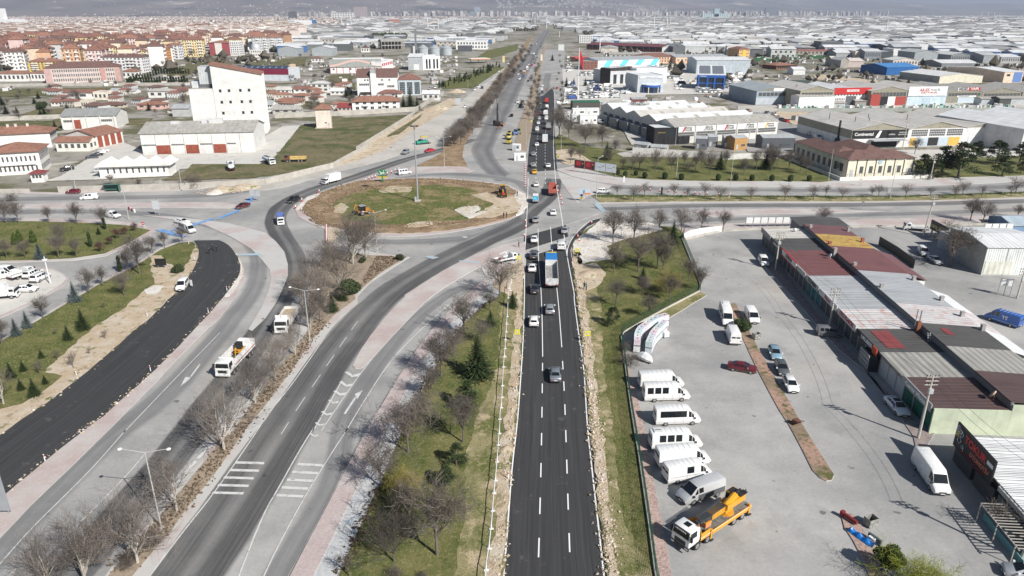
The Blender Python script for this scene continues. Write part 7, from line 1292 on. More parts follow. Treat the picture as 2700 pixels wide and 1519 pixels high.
names=['white panel van without side windows behind the first minibus','white minibus with three dark side windows, farthest full one of the row','white minibus with one long dark window band and round logo']
car('bigvan',(.74,.74,.73),'22',(1190,985),(1640,965),names[0],'van','van')
t2=car('bigvan',WT,'22',(1240,1098),(1690,1085),names[1],'minibus','minibus',windows=BIGW)
t3=car('bigvan',WT,'22',(1370,1322),(1765,1308),names[2],'minibus','minibus',windows=[(2,.05,.98)],scale=(.93,1,.97))
t4=car('bigvan',WT,'23',(1305,225),(1800,200),'white minibus with a roof vent unit and four dark windows in the row','minibus','minibus',windows=[(2,.16,.36),(2,.39,.6),(2,.63,.82)]);m=MB();m.box(-3.,-1.9,-.5,.5,2.6,2.74);part('roof_vent',m,mat((.62,.62,.62)),t4);m=MB();[m.cyl((-2.8+.22*k,0),.09,2.74,2.76,10)for k in range(4)];part('fan_grille',m,MT,t4)
car('bigvan',WT,'23',(1365,395),(1875,350),'white windowless panel van below the minibus with the roof vent','van','van')
t6=car('bigvan',WT,'23',(1440,545),(1890,470),'white van with two side windows and a chequered stripe','van','van',windows=[(2,.55,.8)],scale=(.88,.98,.92))
m=MB();[m.box(-3.+.14*k,-2.93+.14*k,-1.018,-1.,1.08+.05*(k%2),1.13+.05*(k%2))for k in range(32)];part('chequer_stripe',m,MT,t6)
t7=car('midvan',(.66,.67,.68),'23',(2010,610),(1575,765),'silver van with black sides facing left beside the crane truck','van','van',metal=True,scale=(1.18,1.05,1.12))
m=MB();m.box(-2.35,1.,.965,.985,.42,1.1);m.box(-2.35,1.,-.985,-.965,.42,1.1);part('dark_side_panel',m,mat((.1,.105,.11),.35),t7);m=MB();[m.box(-2.2+.3*k,-2.12+.3*k,-.7,.7,1.955,1.985)for k in range(10)];part('roof_rib',m,mat((.7,.7,.7)),t7)
tv=car('bigvan',WT,'33',(1500,340),(1745,688),'white long van parked in front of the black signboard building','van','van',anc='f')
car('hatch',SILV,'33',(2700,1500),(2330,1420),'silver hatchback at the bottom right corner',anc='f')
car('hatch',(.3,.46,.56),'32',(118,600),(172,735),'pale blue hatchback first in the line along the planting strip',anc='f',metal=True)
car('hatch',(.13,.14,.145),'32',(190,760),(240,885),'dark grey estate second in the line along the planting strip',anc='f',metal=True)
car('hatch',WT,'32',(262,900),(332,1048),'white hatchback last in the line along the planting strip',anc='f')
car('smallvan',(.2,.21,.225),'32',(540,480),(800,495),'dark silver van parked nose to the shops','van','van',windows=SW,metal=True)
t=car('sedan',(.72,.74,.76),'32',(1235,1110),(1385,1270),'white saloon with glass roof before the green shop door',anc='f',scale=(1.06,1.03,1));m=MB();m.box(-.7,.1,-.45,.45,1.435,1.455);part('sunroof',m,MGL,t)
t=car('bigvan',(.02,.11,.42),'32',(2450,405),(2215,330),'bright blue van with white lettering behind the shops','van','van',windows=[(2,.8,.97)],scale=(.86,1,.92));text(t,'YS',1.,(-.6,1.03,1.5),MTW,(math.pi/2,0,math.pi))
car('smallvan',WT,'31',(5,1080),(62,1178),'white small van parked by the first shop of the row','van','van',windows=SW,anc='f')
flatbed('31',(1625,835),(1372,815),'white flatbed truck by the leaning utility pole',L=6.)
car('smallvan',WT,'31',(1515,985),(1590,1080),'white small van behind the workshop with the grey roof','van','van',anc='f')
car('sedan',(.55,.56,.57),'31',(1625,1095),(1725,1160),'silver saloon in front of the white small van behind the shops',metal=True,anc='f')
car('suv',WT,'21',(812,470),(942,474),'white crossover driving right beside the grassy median')
car('smallvan',(.7,.7,.7),'30',(640,1350),(600,1300),'pale boxy van in the shadow of the tyre depot','van','van',far=True)
for k,(x,y)in enumerate(((440,1270),(495,1295),(565,1330))):car('smallvan' if k else 'hatch',(SILV,(.5,.5,.5),WT)[k],'30',(x-30,y-12),(x+30,y+8),('silver hatchback','grey van','white van')[k]+' parked in the shade along the tyre depot wall',far=True,cat='car' if not k else 'van',name='car' if not k else 'van')
for k,(x,y,c_,n)in enumerate(((85,1090,GREY,'grey'),(150,1105,WT,'white'),(185,1135,(.3,.32,.35),'blue-grey'),(225,1155,DARK,'dark'),(265,1168,(.5,.03,.03),'red'))):car('hatch',c_,'30',(x-32,y-10),(x+32,y+6),n+' hatchback parked by the dry grass bank',far=True)
# ## machines
YL=carpaint((.72,.33,.02));YLd=mat((.6,.29,.03),.6,0,.3);ang=math.atan2(63.42-68.51,20.57-27.13);pv=Vector((-.613,.79,0))
t=thing('crane_truck','yellow crane truck with a white cab parked beside the vans','truck',Vector((23.85,65.97,0.))+pv*1.12,ang)
cab(t,3.9,5.75,1.22,1.,2.95,WT,.22,dark=True);q=MB();q.box(4.25,4.95,-.36,.36,2.955,3.);part('roof_hatch',q,MGL,t);q=MB();q.box(5.72,5.78,-.8,.8,2.62,2.86);part('visor_board',q,MT,t);text(t,'KIRLANGIÇLAR',.2,(5.79,0,2.74),MTW,(math.pi/2,0,math.pi/2),wid=1.4)
chassis(t,-5.7,5.2,.85,.5);wheels(t,(4.15,2.35,-2.55,-4.15),1.05,.52,.36)
q=MB();q.box(-5.7,3.7,-1.25,1.25,1.22,1.34);part('deck',q,mat((.2,.19,.17),.9,0,.5),t)
for sg in(-1,1):
 q=MB();a_,b_=sorted((sg*1.27,sg*1.2));q.box(2.1,3.7,a_,b_,1.,1.95);part('side_panel',q,YL,t);q=MB();q.box(-5.7,1.6,a_,b_,.85,1.42);part('side_panel',q,YL,t);q=MB();q.box(-5.7,3.7,min(sg*1.272,sg*1.285),max(sg*1.272,sg*1.285),1.3,1.36);part('white_stripe',q,MSW,t)
 for x in(1.85,-5.3):q=MB();q.box(x-.12,x+.12,min(sg*1.05,sg*1.32),max(sg*1.05,sg*1.32),.35,1.7);part('outrigger',q,YL,t);q=MB();q.box(x-.28,x+.28,min(sg*1.,sg*1.5),max(sg*1.,sg*1.5),.22,.3);part('outrigger_foot',q,MT,t)
q=MB();q.box(3.62,3.7,-1.2,1.2,1.34,2.3);part('headboard',q,YL,t)
q=MB();q.box(1.,2.,-.95,.55,1.34,2.05);lk=part('engine_box',q,YL,t);q=MB();[q.box(.98,2.02,-.97,.57,1.42+.2*k,1.5+.2*k)for k in range(3)];part('reflective_band',q,mat((.6,.25,.2)),lk)
q=MB();q.cyl((-2.3,0),.95,1.34,1.62,20);q.cyl((-2.3,0),1.02,1.34,1.42,20);part('turntable',q,YLd,t)
q=MB();q.box(-3.,-1.6,-.55,.55,1.62,2.1);q.box(-2.6,-1.9,-.45,.45,2.1,3.);part('slewing_column',q,YL,t)
q=MB();q.add([(-4.9,-1.,1.7),(-3.4,-1.,1.7),(-3.4,.3,1.7),(-4.9,.3,1.7),(-4.9,-1.,3.1),(-3.6,-1.,3.1),(-3.6,.3,3.1),(-4.9,.3,3.1)],[(0,3,2,1),(4,5,6,7),(0,1,5,4),(1,2,6,5),(2,3,7,6),(3,0,4,7)]);oc=part('operator_cabin',q,YL,t);q=MB();q.box(-4.7,-3.58,-1.02,-1.,2.2,2.95);part('cabin_window',q,mat((.16,.1,.11),.3),oc);q=MB();q.box(-4.8,-3.65,-.9,.2,3.1,3.16);part('cabin_roof',q,MT,oc);q=MB();q.box(-3.5,-3.38,-.9,.2,2.2,2.95);part('cabin_window',q,MGL,oc)
q=MB();q.box(-4.6,-1.2,.35,1.,2.5,3.25);part('boom_base',q,YL,t);q=MB();q.tube((-1.4,.55,3.),(-3.2,.5,3.6),.35,.42,8);part('boom_elbow',q,YL,t)
for k,(w,z,x1)in enumerate(((.42,2.62,1.2),(.34,2.66,2.2),(.27,2.7,3.),(.2,2.74,3.5))):q=MB();q.box(-1.6+.2*k,x1,.3-w,.3+w,z-w*.9,z+w*.9);part('boom_section',q,YLd if k==0 else mat((.05,.055,.06),.4),t)
for k in range(6):q=MB();q.tube((-1.3,-.25+.2*k,3.15),(2.9+.1*k,-.25+.2*k,3.),.045,.045,6);part('hydraulic_pipe',q,mat((.06,.065,.07),.35),t)
for k in range(3):q=MB();q.tube((-1.8,-.55+.15*k,2.35),(1.8,-.45+.1*k,2.25),.1,.1,8);part('hydraulic_ram',q,mat((.1,.11,.12),.3,.4),t)
q=MB();q.tube((-1.7,-.8,1.9),(-2.6,-.2,2.6),.2,.2,10);part('winch_drum',q,MT,t);q=MB();q.cyl((-4.6,.9),.07,3.2,3.9,8);part('exhaust',q,MT,t);q=MB();q.cyl((4.,1.),.07,3.,3.25,8);part('beacon',q,M_AMBER,t)
q=MB();q.tube((-4.9,0,3.2),(-3.6,.3,3.5),.18,.2,8);q.box(-5.,-3.7,.3,.95,3.25,3.4);part('black_cover',q,MT,t)
def boxp(t,nm,m_,*b):q=MB();q.box(*b);return part(nm,q,m_,t)
c,a=pose('11',(2258,440),(2275,530),.4,'m');t=thing('road_grader','yellow road grader with tall tyres standing on the roundabout island','grader',c,a);GY=mat((.58,.33,.04),.6,0,.4)
boxp(t,'engine_hood',GY,-3.6,-1.2,-.55,.55,1.,2.2);boxp(t,'cabin',MT,-1.2,.2,-.75,.75,1.,3.1);boxp(t,'cabin_roof',GY,-1.3,.3,-.82,.82,3.1,3.22);boxp(t,'front_beam',GY,.2,3.9,-.18,.18,1.5,1.9);boxp(t,'front_axle',MT,3.5,3.8,-.95,.95,.5,.8);boxp(t,'red_front_plate',M_REDP,3.9,4.05,-.35,.35,1.,1.7)
q=MB();q.obox((1.6,0),1.1,1.7,.06,.25,.85);part('blade',q,GY,t);q=MB();q.cyl((1.6,0),.6,.9,1.05,14);part('blade_ring',q,MT,t);wheels(t,(-3.,-1.5,3.6),.95,.65,.42)
c,a=pose('11',(870,690),(995,660),.38,'m');t=thing('backhoe_loader','orange backhoe loader digging at the left of the roundabout island','backhoe',c,a);OR=mat((.55,.24,.04),.6,0,.4)
boxp(t,'chassis',OR,-1.6,2.,-.5,.5,.7,1.3);boxp(t,'hood',OR,.5,2.,-.45,.45,1.3,1.9);boxp(t,'cabin',MGL,-1.2,.5,-.8,.8,1.3,2.75);boxp(t,'cabin_roof',mat((.3,.32,.32)),-1.3,.6,-.88,.88,2.75,2.88);wheels(t,(-.9,),.85,.75,.42);wheels(t,(1.5,),.85,.5,.32)
q=MB();q.tube((-1.6,0,1.),(-2.3,0,3.6),.16,.13,6);part('boom',q,OR,t);q=MB();q.tube((-2.3,0,3.6),(-3.2,0,1.9),.12,.1,6);part('dipper',q,OR,t);q=MB();q.obox((-3.2,0),0,.35,.4,1.2,1.9);part('bucket',q,MT,t);q=MB();q.tube((1.2,.6,1.2),(2.7,.6,.6),.09);q.tube((1.2,-.6,1.2),(2.7,-.6,.6),.09);part('loader_arms',q,OR,t);boxp(t,'loader_bucket',OR,2.6,3.2,-1.1,1.1,.2,.8)
c,a=pose('10',(1545,1370),(1450,1380),.1,'m');t=thing('asphalt_paver','turquoise asphalt paver with a yellow canopy north of the roundabout','paver',c,a);TQ=mat((.04,.33,.24),.6,0,.4)
boxp(t,'body',TQ,-2.4,1.6,-1.2,1.2,.5,1.6);boxp(t,'hopper',TQ,1.6,3.2,-1.5,1.5,.6,1.5);boxp(t,'screed',mat((.2,.16,.13)),-3.4,-2.4,-1.9,1.9,.1,.7);boxp(t,'canopy',mat((.7,.52,.05)),-2.4,.4,-1.3,1.3,3.1,3.25);boxp(t,'engine_cover',MT,.2,1.4,-1.,1.,1.6,2.1)
for x in(-2.2,.2):
 for y in(-1.15,1.15):q=MB();q.cyl((x,y),.05,1.6,3.1,6);part('canopy_post',q,MT,t)
for y in(-1.25,1.):boxp(t,'track',MT,-2.2,1.6,y,y+.25,0,.7)
c,a=pose('10',(2290,1210),(2150,1195),.02,'m');t=thing('drilling_rig','dark drilling rig with an upright mast on the highway','drilling rig',c,a);RG=mat((.1,.085,.08),.7,0,.4)
boxp(t,'track',MT,-2.4,2.4,-1.4,-.8,0,.8);boxp(t,'track',MT,-2.4,2.4,.8,1.4,0,.8);boxp(t,'body',RG,-2.6,1.4,-1.3,1.3,.9,2.4);boxp(t,'cabin',MGL,1.,2.2,.2,1.3,1.,2.8);boxp(t,'counterweight',mat((.3,.15,.12)),-4.2,-2.6,-1.2,1.2,.8,1.5)
q=MB();q.box(-.3,.3,-.3,.3,1.5,11.5);m_=part('mast',q,RG,t);q=MB();q.cyl((.6,0),.2,.2,9.5,8);part('drill_rod',q,MST,m_);q=MB();q.tube((-1.8,0,2.3),(-.3,0,7.5),.14);part('mast_strut',q,MST,t)
t=thing('earth_pile','dark heap of spoil beside the drilling rig','heap',g1('10',2040,1215));q=MB();q.sphere((0,0,0),2.4,14,6,.35,True);part('heap',q,mat((.12,.1,.09)),t,60)
for k,(x,y,c_,lb)in enumerate(((2330,1300,(.62,.5,.1),'yellow compact roller nearest the drilling rig'),(2390,1290,(.12,.2,.42),'blue machine behind the yellow roller'),(2320,1330,(.55,.5,.2),'pale yellow trailer machine in the middle of the plant yard'),(2325,1375,(.6,.48,.08),'yellow loader nearest the white cabins'),(2420,1280,(.25,.3,.15),'greenish machine behind the pole'),(2455,1000,(.2,.14,.1),'brown excavator among rubble by the highway'),(2440,1035,(.05,.055,.06),'dark excavator right of the white hatchback'))):
 c=g1('10',x,y);t=thing('plant_machine',lb,'machine',c,.4*k);m_=mat(c_,.6,0,.4);boxp(t,'body',m_,-1.6,1.2,-.9,.9,.6,1.7);boxp(t,'cabin',MGL,-.6,.6,-.7,.7,1.7,2.7);boxp(t,'cabin_roof',m_,-.7,.7,-.8,.8,2.7,2.82);wheels(t,(-1.1,1.),.8,.55,.4)
 if k>4:q=MB();q.tube((1,0,1.4),(2.6,0,3.2),.16);q.tube((2.6,0,3.2),(3.6,0,1.2),.12);part('arm',q,m_,t)
# ## the town out to the hills
BP=[(o.location.x,o.location.y)for o in bpy.data.objects if o.type=='EMPTY' and o.location.y>300 and o.get('category')not in('car','van','truck')];BPA=np.array(BP)
def clear(x,y,r):return np.min((BPA[:,0]-x)**2+(BPA[:,1]-y)**2)>r*r
def hwy(x,y):return y<2300 and-75-y*.02<x-y*.048<55+.02*y
def zone(pts):return[(p.x,p.y)for p in(G(x,y)for x,y in pp('S',pts))]
WALLC=[(WH,'white'),(CREAM,'cream'),((.68,.55,.3),'yellow'),((.66,.5,.47),'pink'),((.62,.4,.26),'orange'),((.74,.73,.71),'white'),(GRYL,'pale grey'),((.7,.56,.42),'peach'),(BRN,'brown')];ROOFC=[T_RED,T_OR,TB]
protoA=[]
for k,(c,n)in enumerate(WALLC):
 for j in range(2):
  w,d,h=(15,24)[j],14,(16,18.5)[j];q=MB();q.box(-w/2,w/2,-d/2,d/2,-.3,h);W_=q.mesh('wall',plst(c));B=Bld.__new__(Bld)
  q=MB();X,Y,z=w/2+.8,d/2+.8,h;kk=Y*.96 if w>d else X*.96;q.add([(-X,-Y,z),(X,-Y,z),(X,Y,z),(-X,Y,z),(-X+kk,0,z+3.4),(X-kk,0,z+3.4)]if w>d else[(-X,-Y,z),(X,-Y,z),(X,Y,z),(-X,Y,z),(0,-Y+kk,z+3.4),(0,Y-kk,z+3.4)],[(0,1,5,4),(1,2,5),(2,3,4,5),(3,0,4),(0,3,2,1)]if w>d else[(0,1,4),(1,2,5,4),(2,3,5),(3,0,4,5),(0,3,2,1)]);[q.box(x-.5,x+.5,y-.5,y+.5,z,z+3.9)for x in(-w*.3,w*.28)for y in(-3,3)];R_=q.mesh('roof',ROOFC[(k+j)%3])
  q=MB();nf=5 if j==0 else 6;nw=int(w/2.6)
  for f in range(nf):
   zz=h*(f+.3)/nf
   for i in range(nw):
    x=-w/2+w*(i+.5)/nw;q.box(x-.6,x+.6,-d/2-.04,-d/2+.02,zz,zz+1.5)
   for i in range(5):y=-d/2+d*(i+.5)/5;q.box(w/2-.02,w/2+.04,y-.6,y+.6,zz,zz+1.5)
  M_=q.mesh('window_rows',MWF);q=MB()
  for f in range(1,nf):
   for u in(-.28,.2):q.box(w*u,w*(u+.2),-d/2-1.3,-d/2,h*f/nf,h*f/nf+1.1)
  protoA.append((n,W_,R_,M_,q.mesh('balcony_row',plst((.74,.72,.7)))))
pts=[];za=zone('-260 190, 60 186, 300 190, 420 172, 470 160, 520 148, 600 138, 720 142, 770 128, 800 96, 800 78, -330 78');R=random.Random(3);ca,sa=math.cos(.35),math.sin(.35)
for i in range(-90,90):
 for j in range(-10,140):
  u,v=i*27+R.uniform(-5,5),j*23+R.uniform(-3,3);x,y=-700+u*ca-v*sa,500+u*sa+v*ca
  if inpoly((x,y),za)and R.random()<.9 and clear(x,y,24):pts.append((x,y))
pts.sort(key=lambda p:p[1])
for x,y in pts[:300]:
 n,W_,R_,M_,L_=protoA[R.randrange(len(protoA))];o=thing('apartment_block',n+' apartment block with tiled hip roof in the crowded left district','building',(x,y,0),.35+R.choice((0,math.pi/2))+R.uniform(-.05,.05),n+' blocks of the crowded left district');s=R.uniform(.95,1.35);o.scale=(R.uniform(.85,1.2),R.uniform(.85,1.1),s)
 link('wall',W_,o);link('roof',R_,o);w_=link('window_rows',M_,o);w_['kind']='stuff';w_=link('balcony_row',L_,o);w_['kind']='stuff'
def town(name,label,P,wallm,roofm,rise=True):
 P=np.asarray(P);n=len(P);c,s=np.cos(P[:,5]),np.sin(P[:,5]);V=np.zeros((n,10,3));k=[(-1,-1,0),(1,-1,0),(1,1,0),(-1,1,0),(-1,-1,1),(1,-1,1),(1,1,1),(-1,1,1)]
 for i,(a,b,z)in enumerate(k+[(-.6,0,2),(.6,0,2)]):
  X,Y=a*P[:,2]/2,b*P[:,3]/2;V[:,i,0]=P[:,0]+X*c-Y*s;V[:,i,1]=P[:,1]+X*s+Y*c;V[:,i,2]=0 if z==0 else P[:,4]+(0 if z==1 else P[:,3]*.14)
 fw=[(0,1,5,4),(1,2,6,5),(2,3,7,6),(3,0,4,7)];me=bpy.data.meshes.new(name);base=(np.arange(n)*10)[:,None]
 q=np.concatenate([(np.array(fw)[None]+base[:,:,None]).reshape(-1,4)]+[(np.array([(4,5,9,8),(6,7,8,9)])[None]+base[:,:,None]).reshape(-1,4)]);tr=(np.array([(5,6,9),(7,4,8)])[None]+base[:,:,None]).reshape(-1,3)
 V2=np.concatenate([V.reshape(-1,3),V.reshape(-1,3)]);off=n*10;nq=n*4;q[nq:]+=off;tr=tr+off
 me.from_pydata(V2.tolist(),[],q.tolist()+tr.tolist());me.materials.append(wallm);me.materials.append(roofm);mi=np.zeros(len(q)+len(tr),'i');mi[nq:]=1;me.polygons.foreach_set('material_index',mi);me.update()
 o=link(name,me);o['kind']='stuff';o['label']=label;o['category']='houses';return o
W_TOWN=lmat('far_house_walls',(.42,.38,.36),(.6,.52,.47),(.74,.72,.69));R_TOWN=lmat('far_house_roofs',(.22,.12,.09),(.28,.2,.16),(.48,.46,.43));W_IND=lmat('far_shed_walls',(.16,.17,.18),(.4,.41,.41),(.66,.66,.65));R_IND=lmat('far_shed_roofs',(.15,.15,.148),(.36,.355,.345),(.72,.72,.71));W_HIGH=lmat('far_tower_walls',(.26,.25,.24),(.4,.38,.355),(.5,.48,.46))
T_=[(x,y,R.uniform(12,24),R.uniform(11,15),R.uniform(14,23),.35+R.choice((0,1.57)))for x,y in pts[300:]]
def sca(pts_,n,f):
 z_=zone(pts_);xs=[p[0]for p in z_];ys=[p[1]for p in z_];X=rng.uniform(min(xs),max(xs),n*2);Y=rng.uniform(min(ys),max(ys),n*2);k=inpoly_np(X,Y,z_);return[f(x,y)for x,y in zip(X[k][:n],Y[k][:n])if not hwy(x,y)and(y>1500 or clear(x,y,34))]
lo=lambda x,y:(x,y,R.uniform(9,22),R.uniform(8,15),R.uniform(4,12),R.uniform(0,3.14))
town('distant_houses','mass of low houses and blocks towards the left hills',T_+sca('-400 84, 820 84, 1300 66, 1380 52, 1380 44, -500 44',9000,lo)+sca('-400 130, 60 120, 500 96, 800 90, 820 80, -400 80',500,lo),W_TOWN,R_TOWN)
town('distant_town','mass of low houses between the right halls and the far skyline',sca('1480 66, 3100 66, 3300 44, 1420 43',6000,lo),W_TOWN,R_TOWN)
hl=[];zi=zone('1560 150, 1700 128, 2000 150, 2330 145, 3000 190, 3100 70, 1500 66, 1500 90');zc=zone('760 142, 830 130, 1100 128, 1330 112, 1400 90, 1400 64, 800 72');ca,sa=math.cos(-.1),math.sin(-.1)
for i in range(-60,100):
 for j in range(-5,90):
  u,v=i*46+R.uniform(-6,6),j*36+R.uniform(-5,5);x,y=u*ca-v*sa,600+u*sa+v*ca
  if(inpoly((x,y),zi)and R.random()<.92 or inpoly((x,y),zc)and R.random()<.62)and not hwy(x,y)and clear(x,y,42):hl.append((x,y,R.uniform(30,44),R.uniform(20,30),R.uniform(6,10)))
hl.sort(key=lambda p:p[1]);protoH=[]
for k,(wc,rc,n)in enumerate((((.6,.6,.59),(.66,.66,.655),'white'),((.36,.38,.39),(.74,.74,.74),'grey-walled white-roofed'),((.3,.29,.27),(.56,.54,.5),'beige-roofed'),((.14,.15,.16),(.48,.5,.51),'dark'),((.62,.58,.52),(.44,.44,.43),'grey-roofed'),((.08,.18,.4),(.66,.68,.7),'blue-walled'))):
 q=MB();q.box(-.5,.5,-.5,.5,-.02,1);W_=q.mesh('wall',mat(wc,.7,0,.3,4));q=MB();q.add([(-.52,-.53,1.),(.52,-.53,1.),(.52,.53,1.),(-.52,.53,1.),(-.52,0,1.32),(.52,0,1.32)],[(0,1,5,4),(2,3,4,5),(1,2,5),(3,0,4)]);R_=q.mesh('roof',mat(rc,.6,0,.3,5));q=MB();[q.box(x-.035,x+.035,-.512,-.49,.05+.5*(i%2),.3+.5*(i%2))for i,x in enumerate((-.4,-.3,-.2,-.1,0,.1,.2,.3,.4))];protoH.append((n,W_,R_,q.mesh('window_rows',MWF)))
q=MB();q.add([(-.54,-.56,1.),(.54,-.56,1.),(.54,.56,1.),(-.54,.56,1.),(-.2,0,1.45),(.2,0,1.45)],[(0,1,5,4),(2,3,4,5),(1,2,5),(3,0,4)]);RC=[q.mesh('roof',m_)for m_ in ROOFC];k=0
while k<46:
 P=g1('00',R.uniform(350,1780),R.uniform(850,1060))if k%3 else g1('10',R.uniform(20,780),R.uniform(790,1080));k+=1
 if clear(P.x,P.y,12):o=thing('cottage','small red-roofed cottage in the huddle around the mill','house',P,R.uniform(-.4,.4),'cottages huddled around the mill');o.scale=(R.uniform(7,12),R.uniform(6,9),R.uniform(2.6,3.4));link('wall',protoH[(0,4)[k%2]][1],o);link('roof',RC[k%3],o);w_=link('window_rows',protoH[0][3],o);w_['kind']='stuff';BPA=np.vstack([BPA,(P.x,P.y)])
for x,y,w,d,h in hl[:300]:
 n,W_,R_,M_=protoH[min(5,int(R.random()**1.2*6))];o=thing('distant_hall',n+' hall among the packed roofs of the industrial quarter','hall',(x,y,0),-.1+R.choice((0,0,0,1.57)),n+' halls of the packed industrial quarter');o.scale=(w,d,h);link('wall',W_,o);link('roof',R_,o);q=link('window_rows',M_,o);q['kind']='stuff'
sh_=lambda x,y:(x,y,R.uniform(40,120),R.uniform(20,45),R.uniform(6,11),-.1+R.choice((0,0,1.57)))
town('distant_halls','mass of far industrial roofs before the skyline',[(x,y,w,d,h,-.1)for x,y,w,d,h in hl[300:]]+sca('1480 92, 3200 92, 3300 46, 1420 45',2200,sh_)+sca('900 72, 1400 72, 1400 50, 900 50',300,sh_),W_IND,R_IND)
hi=lambda x,y:(x,y,R.uniform(18,40),R.uniform(16,26),R.uniform(26,62),R.uniform(0,3.14))
town('distant_towers','band of far apartment towers under the hills',sca('720 47, 1380 47, 2200 45, 2350 40, 1300 39, 760 41',600,hi)+sca('1300 43, 2150 43, 2150 39, 1300 39',350,hi),W_HIGH,W_HIGH)
cl=lambda x,y:(x,y,R.uniform(1.5,5),R.uniform(1.5,4),R.uniform(.8,2.6),R.uniform(0,3))
town('yard_clutter','sheds, stacked goods and junk scattered through the yards',sca('-50 295, 250 280, 480 290, 520 200, 100 205, -60 230',260,cl)+sca('740 290, 1080 270, 1250 190, 1200 150, 800 160',260,cl)+sca('1500 400, 1700 390, 1900 330, 2700 300, 2700 130, 1500 130',1900,cl)+sca('0 200, 700 180, 800 130, 0 120',300,cl),W_IND,R_TOWN)
ts=[];
for z_,n,zz in(('-400 150, 820 140, 1400 110, 1400 50, -500 50',9000,2),('1480 200, 3100 220, 3200 46, 1450 46',12000,2),('1190 110, 1400 96, 1420 74, 1250 80',1100,3),('1480 110, 1620 118, 1600 90, 1480 84',700,3),('-100 205, 600 200, 760 150, 800 90, -100 90',1300,2.5),('1500 230, 2700 250, 2700 120, 1500 120',380,1.5)):
 X=sca(z_,n,lambda x,y:(x,y));X=np.array(X);ts.append((X[:,0],X[:,1],zz))
M_FART=lmat('far_tree_crowns',(.045,.045,.03),(.085,.075,.055),(.14,.12,.095));stones('distant_trees','scattered bare and dark tree crowns across the far town',ts,M_FART,(2.2,6.2),1.)
def hz_(x,y):
 a=math.atan2(x,y);d=math.hypot(x,y);lft=max(0,min(1,(.42-a)/.6));st=8200+2600*max(0,a+.05)+5200*max(0,a-.12)*2
 r=max(0,d-st);hh=60*math.tanh(r/1800)+560*(.35+.65*lft)*(1-math.exp(-(max(0,r-900)/4200)**1.5))
 return hh*(1+.3*math.sin(a*9+1)*math.sin(d/1700)+.15*math.sin(a*31+d/900)+.06*math.sin(a*77-d/400))-.4
q=MB();na,nr=150,46;V=[]
for j in range(nr):
 d=7600+11400*(j/(nr-1))**1.1
 for i in range(na):a=-.85+1.7*i/(na-1);x,y=d*math.sin(a),d*math.cos(a);V.append((x,y,hz_(x,y)))
q.add(V,[(j*na+i,j*na+i+1,(j+1)*na+i+1,(j+1)*na+i)for j in range(nr-1)for i in range(na-1)])
m_,t_,b_=nmat('hill_slopes');v_=mapg(t_);c_=mix(t_,(.21,.18,.16),(.14,.125,.115),ramp(t_,noise(t_,v_,.0011,7,.6),[(.42,0.),(.62,1.)]));c_=mix(t_,c_,(.07,.075,.06),ramp(t_,noise(t_,v_,.0007,8,.65),[(.56,0.),(.64,.8)]));c_=mix(t_,c_,(.52,.46,.39),ramp(t_,noise(t_,v_,.0013,7,.62),[(.6,0.),(.68,.8)]));t_.links.new(c_,b_.inputs['Base Color']);b_.inputs['Roughness'].default_value=1
struct('hills',q,m_,80)
X=[]
for _ in range(260):
 a=R.gauss(-.27,.13);d=8700+R.random()**2*1900;x,y=d*math.sin(a),d*math.cos(a);X.append((x,y,R.uniform(9,15),R.uniform(7,11),hz_(x,y)+R.uniform(3,7),R.uniform(0,3)))
town('hillside_village','scatter of pale houses climbing the left hill foot',X,W_TOWN,R_TOWN)
X=[]
for _ in range(420):
 a=R.uniform(-.02,.2);d=10500+R.randrange(9)*170+R.uniform(-20,20);x,y=d*math.sin(a),d*math.cos(a);X.append((x,y,26,16,hz_(x,y)+14,-a))
town('hillside_estate','rows of pale new blocks on the bare slope in the middle',X,W_HIGH,W_HIGH)
hzm=bpy.data.materials.new('haze');hzm.use_nodes=True;t_=hzm.node_tree;t_.nodes.clear();o_=t_.nodes.new('ShaderNodeOutputMaterial');v_=t_.nodes.new('ShaderNodeVolumePrincipled');v_.inputs['Color'].default_value=(.66,.77,1.,1);v_.inputs['Density'].default_value=6.0e-5;v_.inputs['Anisotropy'].default_value=.1;t_.links.new(v_.outputs[0],o_.inputs['Volume'])
try:hzm.cycles.homogeneous_volume=True
except Exception:pass
q=MB();q.box(-22000,22000,-2000,22000,-2.,900);o=part('haze',q,hzm);o['kind']='stuff';o['label']='thin pale blue haze over the far plain';o['category']='haze'
# ## street furniture
M_POLE=mat((.46,.46,.44),.7);M_GALV=mat((.42,.44,.46),.5,.4);M_LAMP=pln('lamp_head',(.78,.78,.76),.4);MCP=plst((.52,.49,.44));M_YS=pln('sign_yellow',(.66,.7,.02),.5);M_RING=pln('sign_red',(.5,.03,.04),.5);M_BLUES=mat((.2,.34,.52),.5)
def post(name,label,cat,tile,x,y,ty,z=.12,group=None,rz=0):
 P=g1(tile,x,y,z);return thing(name,label,cat,P,rz,group),topz(P,p1(tile,x,ty)[1])-z
def lamp(tile,x,y,ty,label,arms=2,rz=0.,col=None,L=2.4,r=.1):
 t,h=post('street_lamp',label,'lamp',tile,x,y,ty,rz=rz);q=MB();q.tube((0,0,0),(0,0,h),r,r*.55,8);part('pole',q,col or M_POLE,t)
 for s in((1,-1)if arms==2 else(1,)if arms==1 else()):
  q=MB();q.tube((0,0,h),(s*L,0,h+.45),.05,.04,6);a=part('arm',q,col or M_POLE,t);q=MB();q.sphere((s*(L+.3),0,h+.47),.26,10,6,.45);e=part('lamp_head',q,M_LAMP,a);q=MB()
 q=MB();q.box(-.22,.22,-.22,.22,0,.25);part('foot',q,MCP,t);return t
